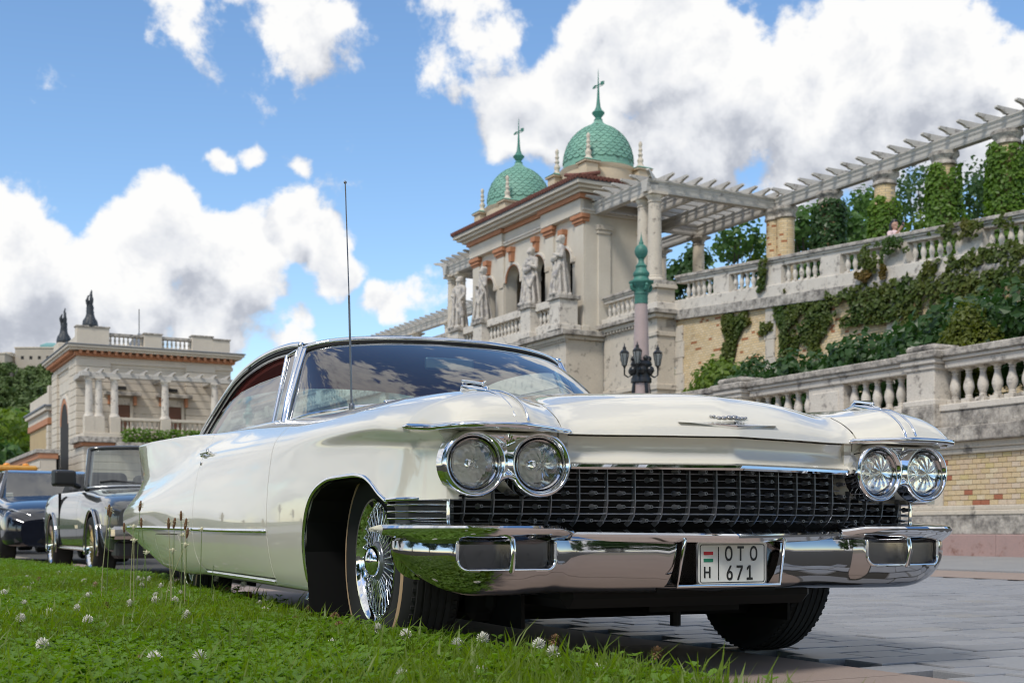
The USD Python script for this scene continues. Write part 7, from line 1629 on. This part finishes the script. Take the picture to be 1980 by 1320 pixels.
# clover heads: placed where the photograph shows them, each its own plant
def clover_head(seed, kind):
    rng = np.random.RandomState(seed); ms = []; n = 60
    for k in range(n):
        f = (k+.5)/n; ph = math.acos(1-2*f*.92); th = k*2.4
        d = np.array([math.sin(ph)*math.cos(th), math.sin(ph)*math.sin(th), math.cos(ph)])
        if kind == 'brown': d[2] -= .3
        p0 = d*.005; p1 = d*(.0150+.003*rng.rand())+[0,0,.0015]
        b = np.cross(d, [.3,.2,1]); b /= np.linalg.norm(b); w = .0026
        ms.append(trimesh.Trimesh([p0-b*w*.5, p0+b*w*.5, p1+b*w, p1-b*w, p1+d*.002], [[0,1,2],[0,2,3],[3,2,4]], process=False))
    return cat(ms)
CLAB = {'white': 'white clover head standing in the green grass', 'brown': 'faded brown clover head in the green grass', 'pink': 'pinkish clover head in the green grass'}
CGRP = {'white': 'white clover heads in the lawn', 'brown': 'faded clover heads in the lawn', 'pink': 'pinkish clover heads in the lawn'}
proto = {}
NEAR = {}
def clover(u, v, Y, kind, sc=1.0, lab=None):
    x, y = at(u, Y); z = zat(v, Y)
    if z < .04: return
    key = (kind, round(z/.02))
    if key not in proto:
        c = thing('clover_flower', CLAB[kind], 'flower', (x, y, .02), 0, CGRP[kind]); hz_ = round(z/.02)*.02-.02
        obj('stem', tube([(0,0,0),(.006,.004,hz_*.6),(0,0,hz_)], .0011, 5), MATS['stem_green'], c); hd_ = obj('head', mv(clover_head(len(proto)+3, kind), 0,0,hz_), MATS['clover_'+kind], c, False); proto[key] = c
    else: dup(proto[key], (x, y, .02), int(u*7+v*13) % 360, lab, scale=sc)
rc = np.random.RandomState(21)
LABS = {(360,1190): 'large white clover head in the grass below the coupe’s door', (645,1245): 'white clover head in the grass just below the whitewall wheel', (730,1216): 'white clover head touching the foot of the front tyre', (934,1228): 'white clover head before the black shadow under the bumper', (1270,1256): 'brown clover head furthest right in the grass, under the number plate', (82,1248): 'small white clover head low in the left foreground', (134,1262): 'big brown clover head in the left foreground', (930,1309): 'white clover head at the bottom edge below the right-hand bumper pod', (1155,1303): 'white clover head at the bottom edge below the grille', (1072,1230): 'brown clover head in front of the dark underbody, left of centre', (387,1272): 'white clover head in the middle of the lower lawn', (298,1272): 'white clover head left of the middle of the lower lawn'}
# pixel positions read off the photograph (u, v), depth from the lawn
listed = [(22,1125,'white'),(62,1131,'white'),(75,1120,'brown'),(116,1119,'white'),(118,1131,'white'),(138,1136,'white'),(163,1124,'white'),(184,1133,'pink'),(200,1140,'white'),(222,1140,'pink'),(228,1152,'white'),(168,1153,'white'),(56,1142,'white'),(46,1142,'white'),(58,1155,'brown'),(8,1146,'white'),(47,1170,'white'),(274,1131,'white'),(288,1120,'white'),(276,1121,'white'),(336,1140,'white'),(350,1150,'white'),(325,1148,'white'),(339,1161,'white'),(302,1151,'white'),(418,1115,'white'),(423,1134,'brown'),(440,1136,'brown'),(446,1145,'brown'),(471,1132,'white'),(481,1144,'brown'),(484,1152,'brown'),(519,1156,'white'),(501,1171,'white'),(360,1190,'white'),(598,1181,'brown'),(573,1197,'brown'),(628,1204,'white'),(647,1193,'brown'),(656,1213,'brown'),(605,1226,'brown'),(645,1245,'white'),(82,1248,'white'),(134,1262,'brown'),(298,1272,'white'),(272,1275,'pink'),(387,1272,'white'),(730,1216,'white'),(784,1230,'white'),(884,1246,'white'),(934,1228,'white'),(1072,1230,'brown'),(1042,1253,'white'),(1070,1262,'white'),(930,1309,'white'),(778,1307,'white'),(1155,1303,'white'),(1270,1256,'brown'),(40,1195,'white'),(95,1185,'white'),(150,1178,'white'),(250,1168,'white'),(205,1172,'brown'),(20,1168,'white'),(170,1200,'white'),(255,1160,'pink'),(310,1135,'white'),(330,1128,'white'),(300,1160,'white')]
def lawn_depth(u, z_):
    """nearest lawn depth on this column, from the lawn's outer edge"""
    for Y in np.linspace(2.3, 22, 400):
        x = (u-990)/2460*Y
        if not lawn_poly.contains(sg.Point(x, Y)) and Y > 2.4: return Y
    return 22
for i, (u, v, kind) in enumerate(listed):
    zt_ = .125+.04*rc.rand(); Y = (CAM_H-zt_)*2460/(v-1026.5); lim = lawn_depth(u, 0)-.08
    if Y > lim: Y = lim
    clover(u, v, Y, kind, 1.0, LABS.get((u, v)))
for i in range(60):
    u = rc.uniform(0, 700); Y = rc.uniform(5.0, 11.0)
    if Y < lawn_depth(u,0)-.1: clover(u, 1026.5+(CAM_H-rc.uniform(.115,.15))*2460/Y, Y, 'white' if rc.rand() < .75 else 'brown')
# plantain stalks in front of the car's tail
pl_lab = 'tall thin plantain stalk with a brown seed head in front of the coupe'
heads = [(210,986,193,1140,1),(214,990,205,1120,1),(240,1020,240,1110,1),(258,1018,250,1110,0),(271,978,262,1105,1),(273,1010,286,1100,1),(259,1045,258,1135,0),(283,1068,268,1110,0),(212,1023,205,1150,0),(326,1012,330,1115,1),(337,1011,334,1120,1),(350,997,351,1120,1),(359,1013,356,1125,1),(362,1030,358,1120,1),(354,1034,349,1130,0),(358,1053,310,1110,0),(390,1023,386,1120,0),(425,1000,406,1120,1),(334,1064,330,1120,0)]
for i, (u, v, ub, vb, big) in enumerate(heads):
    Y = 5.6+.45*(i % 3)-.0015*(u-200); x, y = at(u, Y); z = zat(v, Y); xb, yb = at(ub, Y)
    lab = f'tall plantain stalk with brown seed head in the grass before the coupe’s tail' if big else 'thin grass stalk with a small pale flower head before the coupe’s tail'
    c = thing('plantain_stalk', lab, 'wild plant', (xb, yb, .02), 0, 'plantain stalks in front of the coupe' if big else 'pale flower stalks in front of the coupe')
    dx = x-xb; obj('stem', tube([(0,0,0),(dx*.3,.004,z*.5),(dx,0,z-.02)], [.0022,.0018,.0014], 6), MATS['stem_green' if i % 3 else 'stem_pale'], c, True)
    L_ = .025 if big else .011
    hd_ = lathe([(0,-L_),(.0048,-L_*.8),(.0068,-L_*.1),(.0056,L_*.6),(.0030,L_),(0,L_*1.05)], 12); n = meshkit.noise(hd_.vertices*900+i, i); hd_.vertices[:,:2] *= (1+.5*(n-.5))[:,None]
    obj('seed_head', mv(hd_, dx, 0, z-.02, ry=.15*(dx > 0)), MATS['plantain_head' if big else 'plantain_pollen'], c, True)
    rp_ = np.random.RandomState(i); fr = []
    for k in range(14):
        a = rp_.rand()*6.28; zz = z-.02+L_*(rp_.rand()*.9-.3); fr.append(tube([(dx+.006*math.cos(a), .006*math.sin(a), zz),(dx+.016*math.cos(a), .016*math.sin(a), zz+.002)], [.0006,.0013], 4))
    obj('stamens', cat(fr), MATS['plantain_pollen'], c)
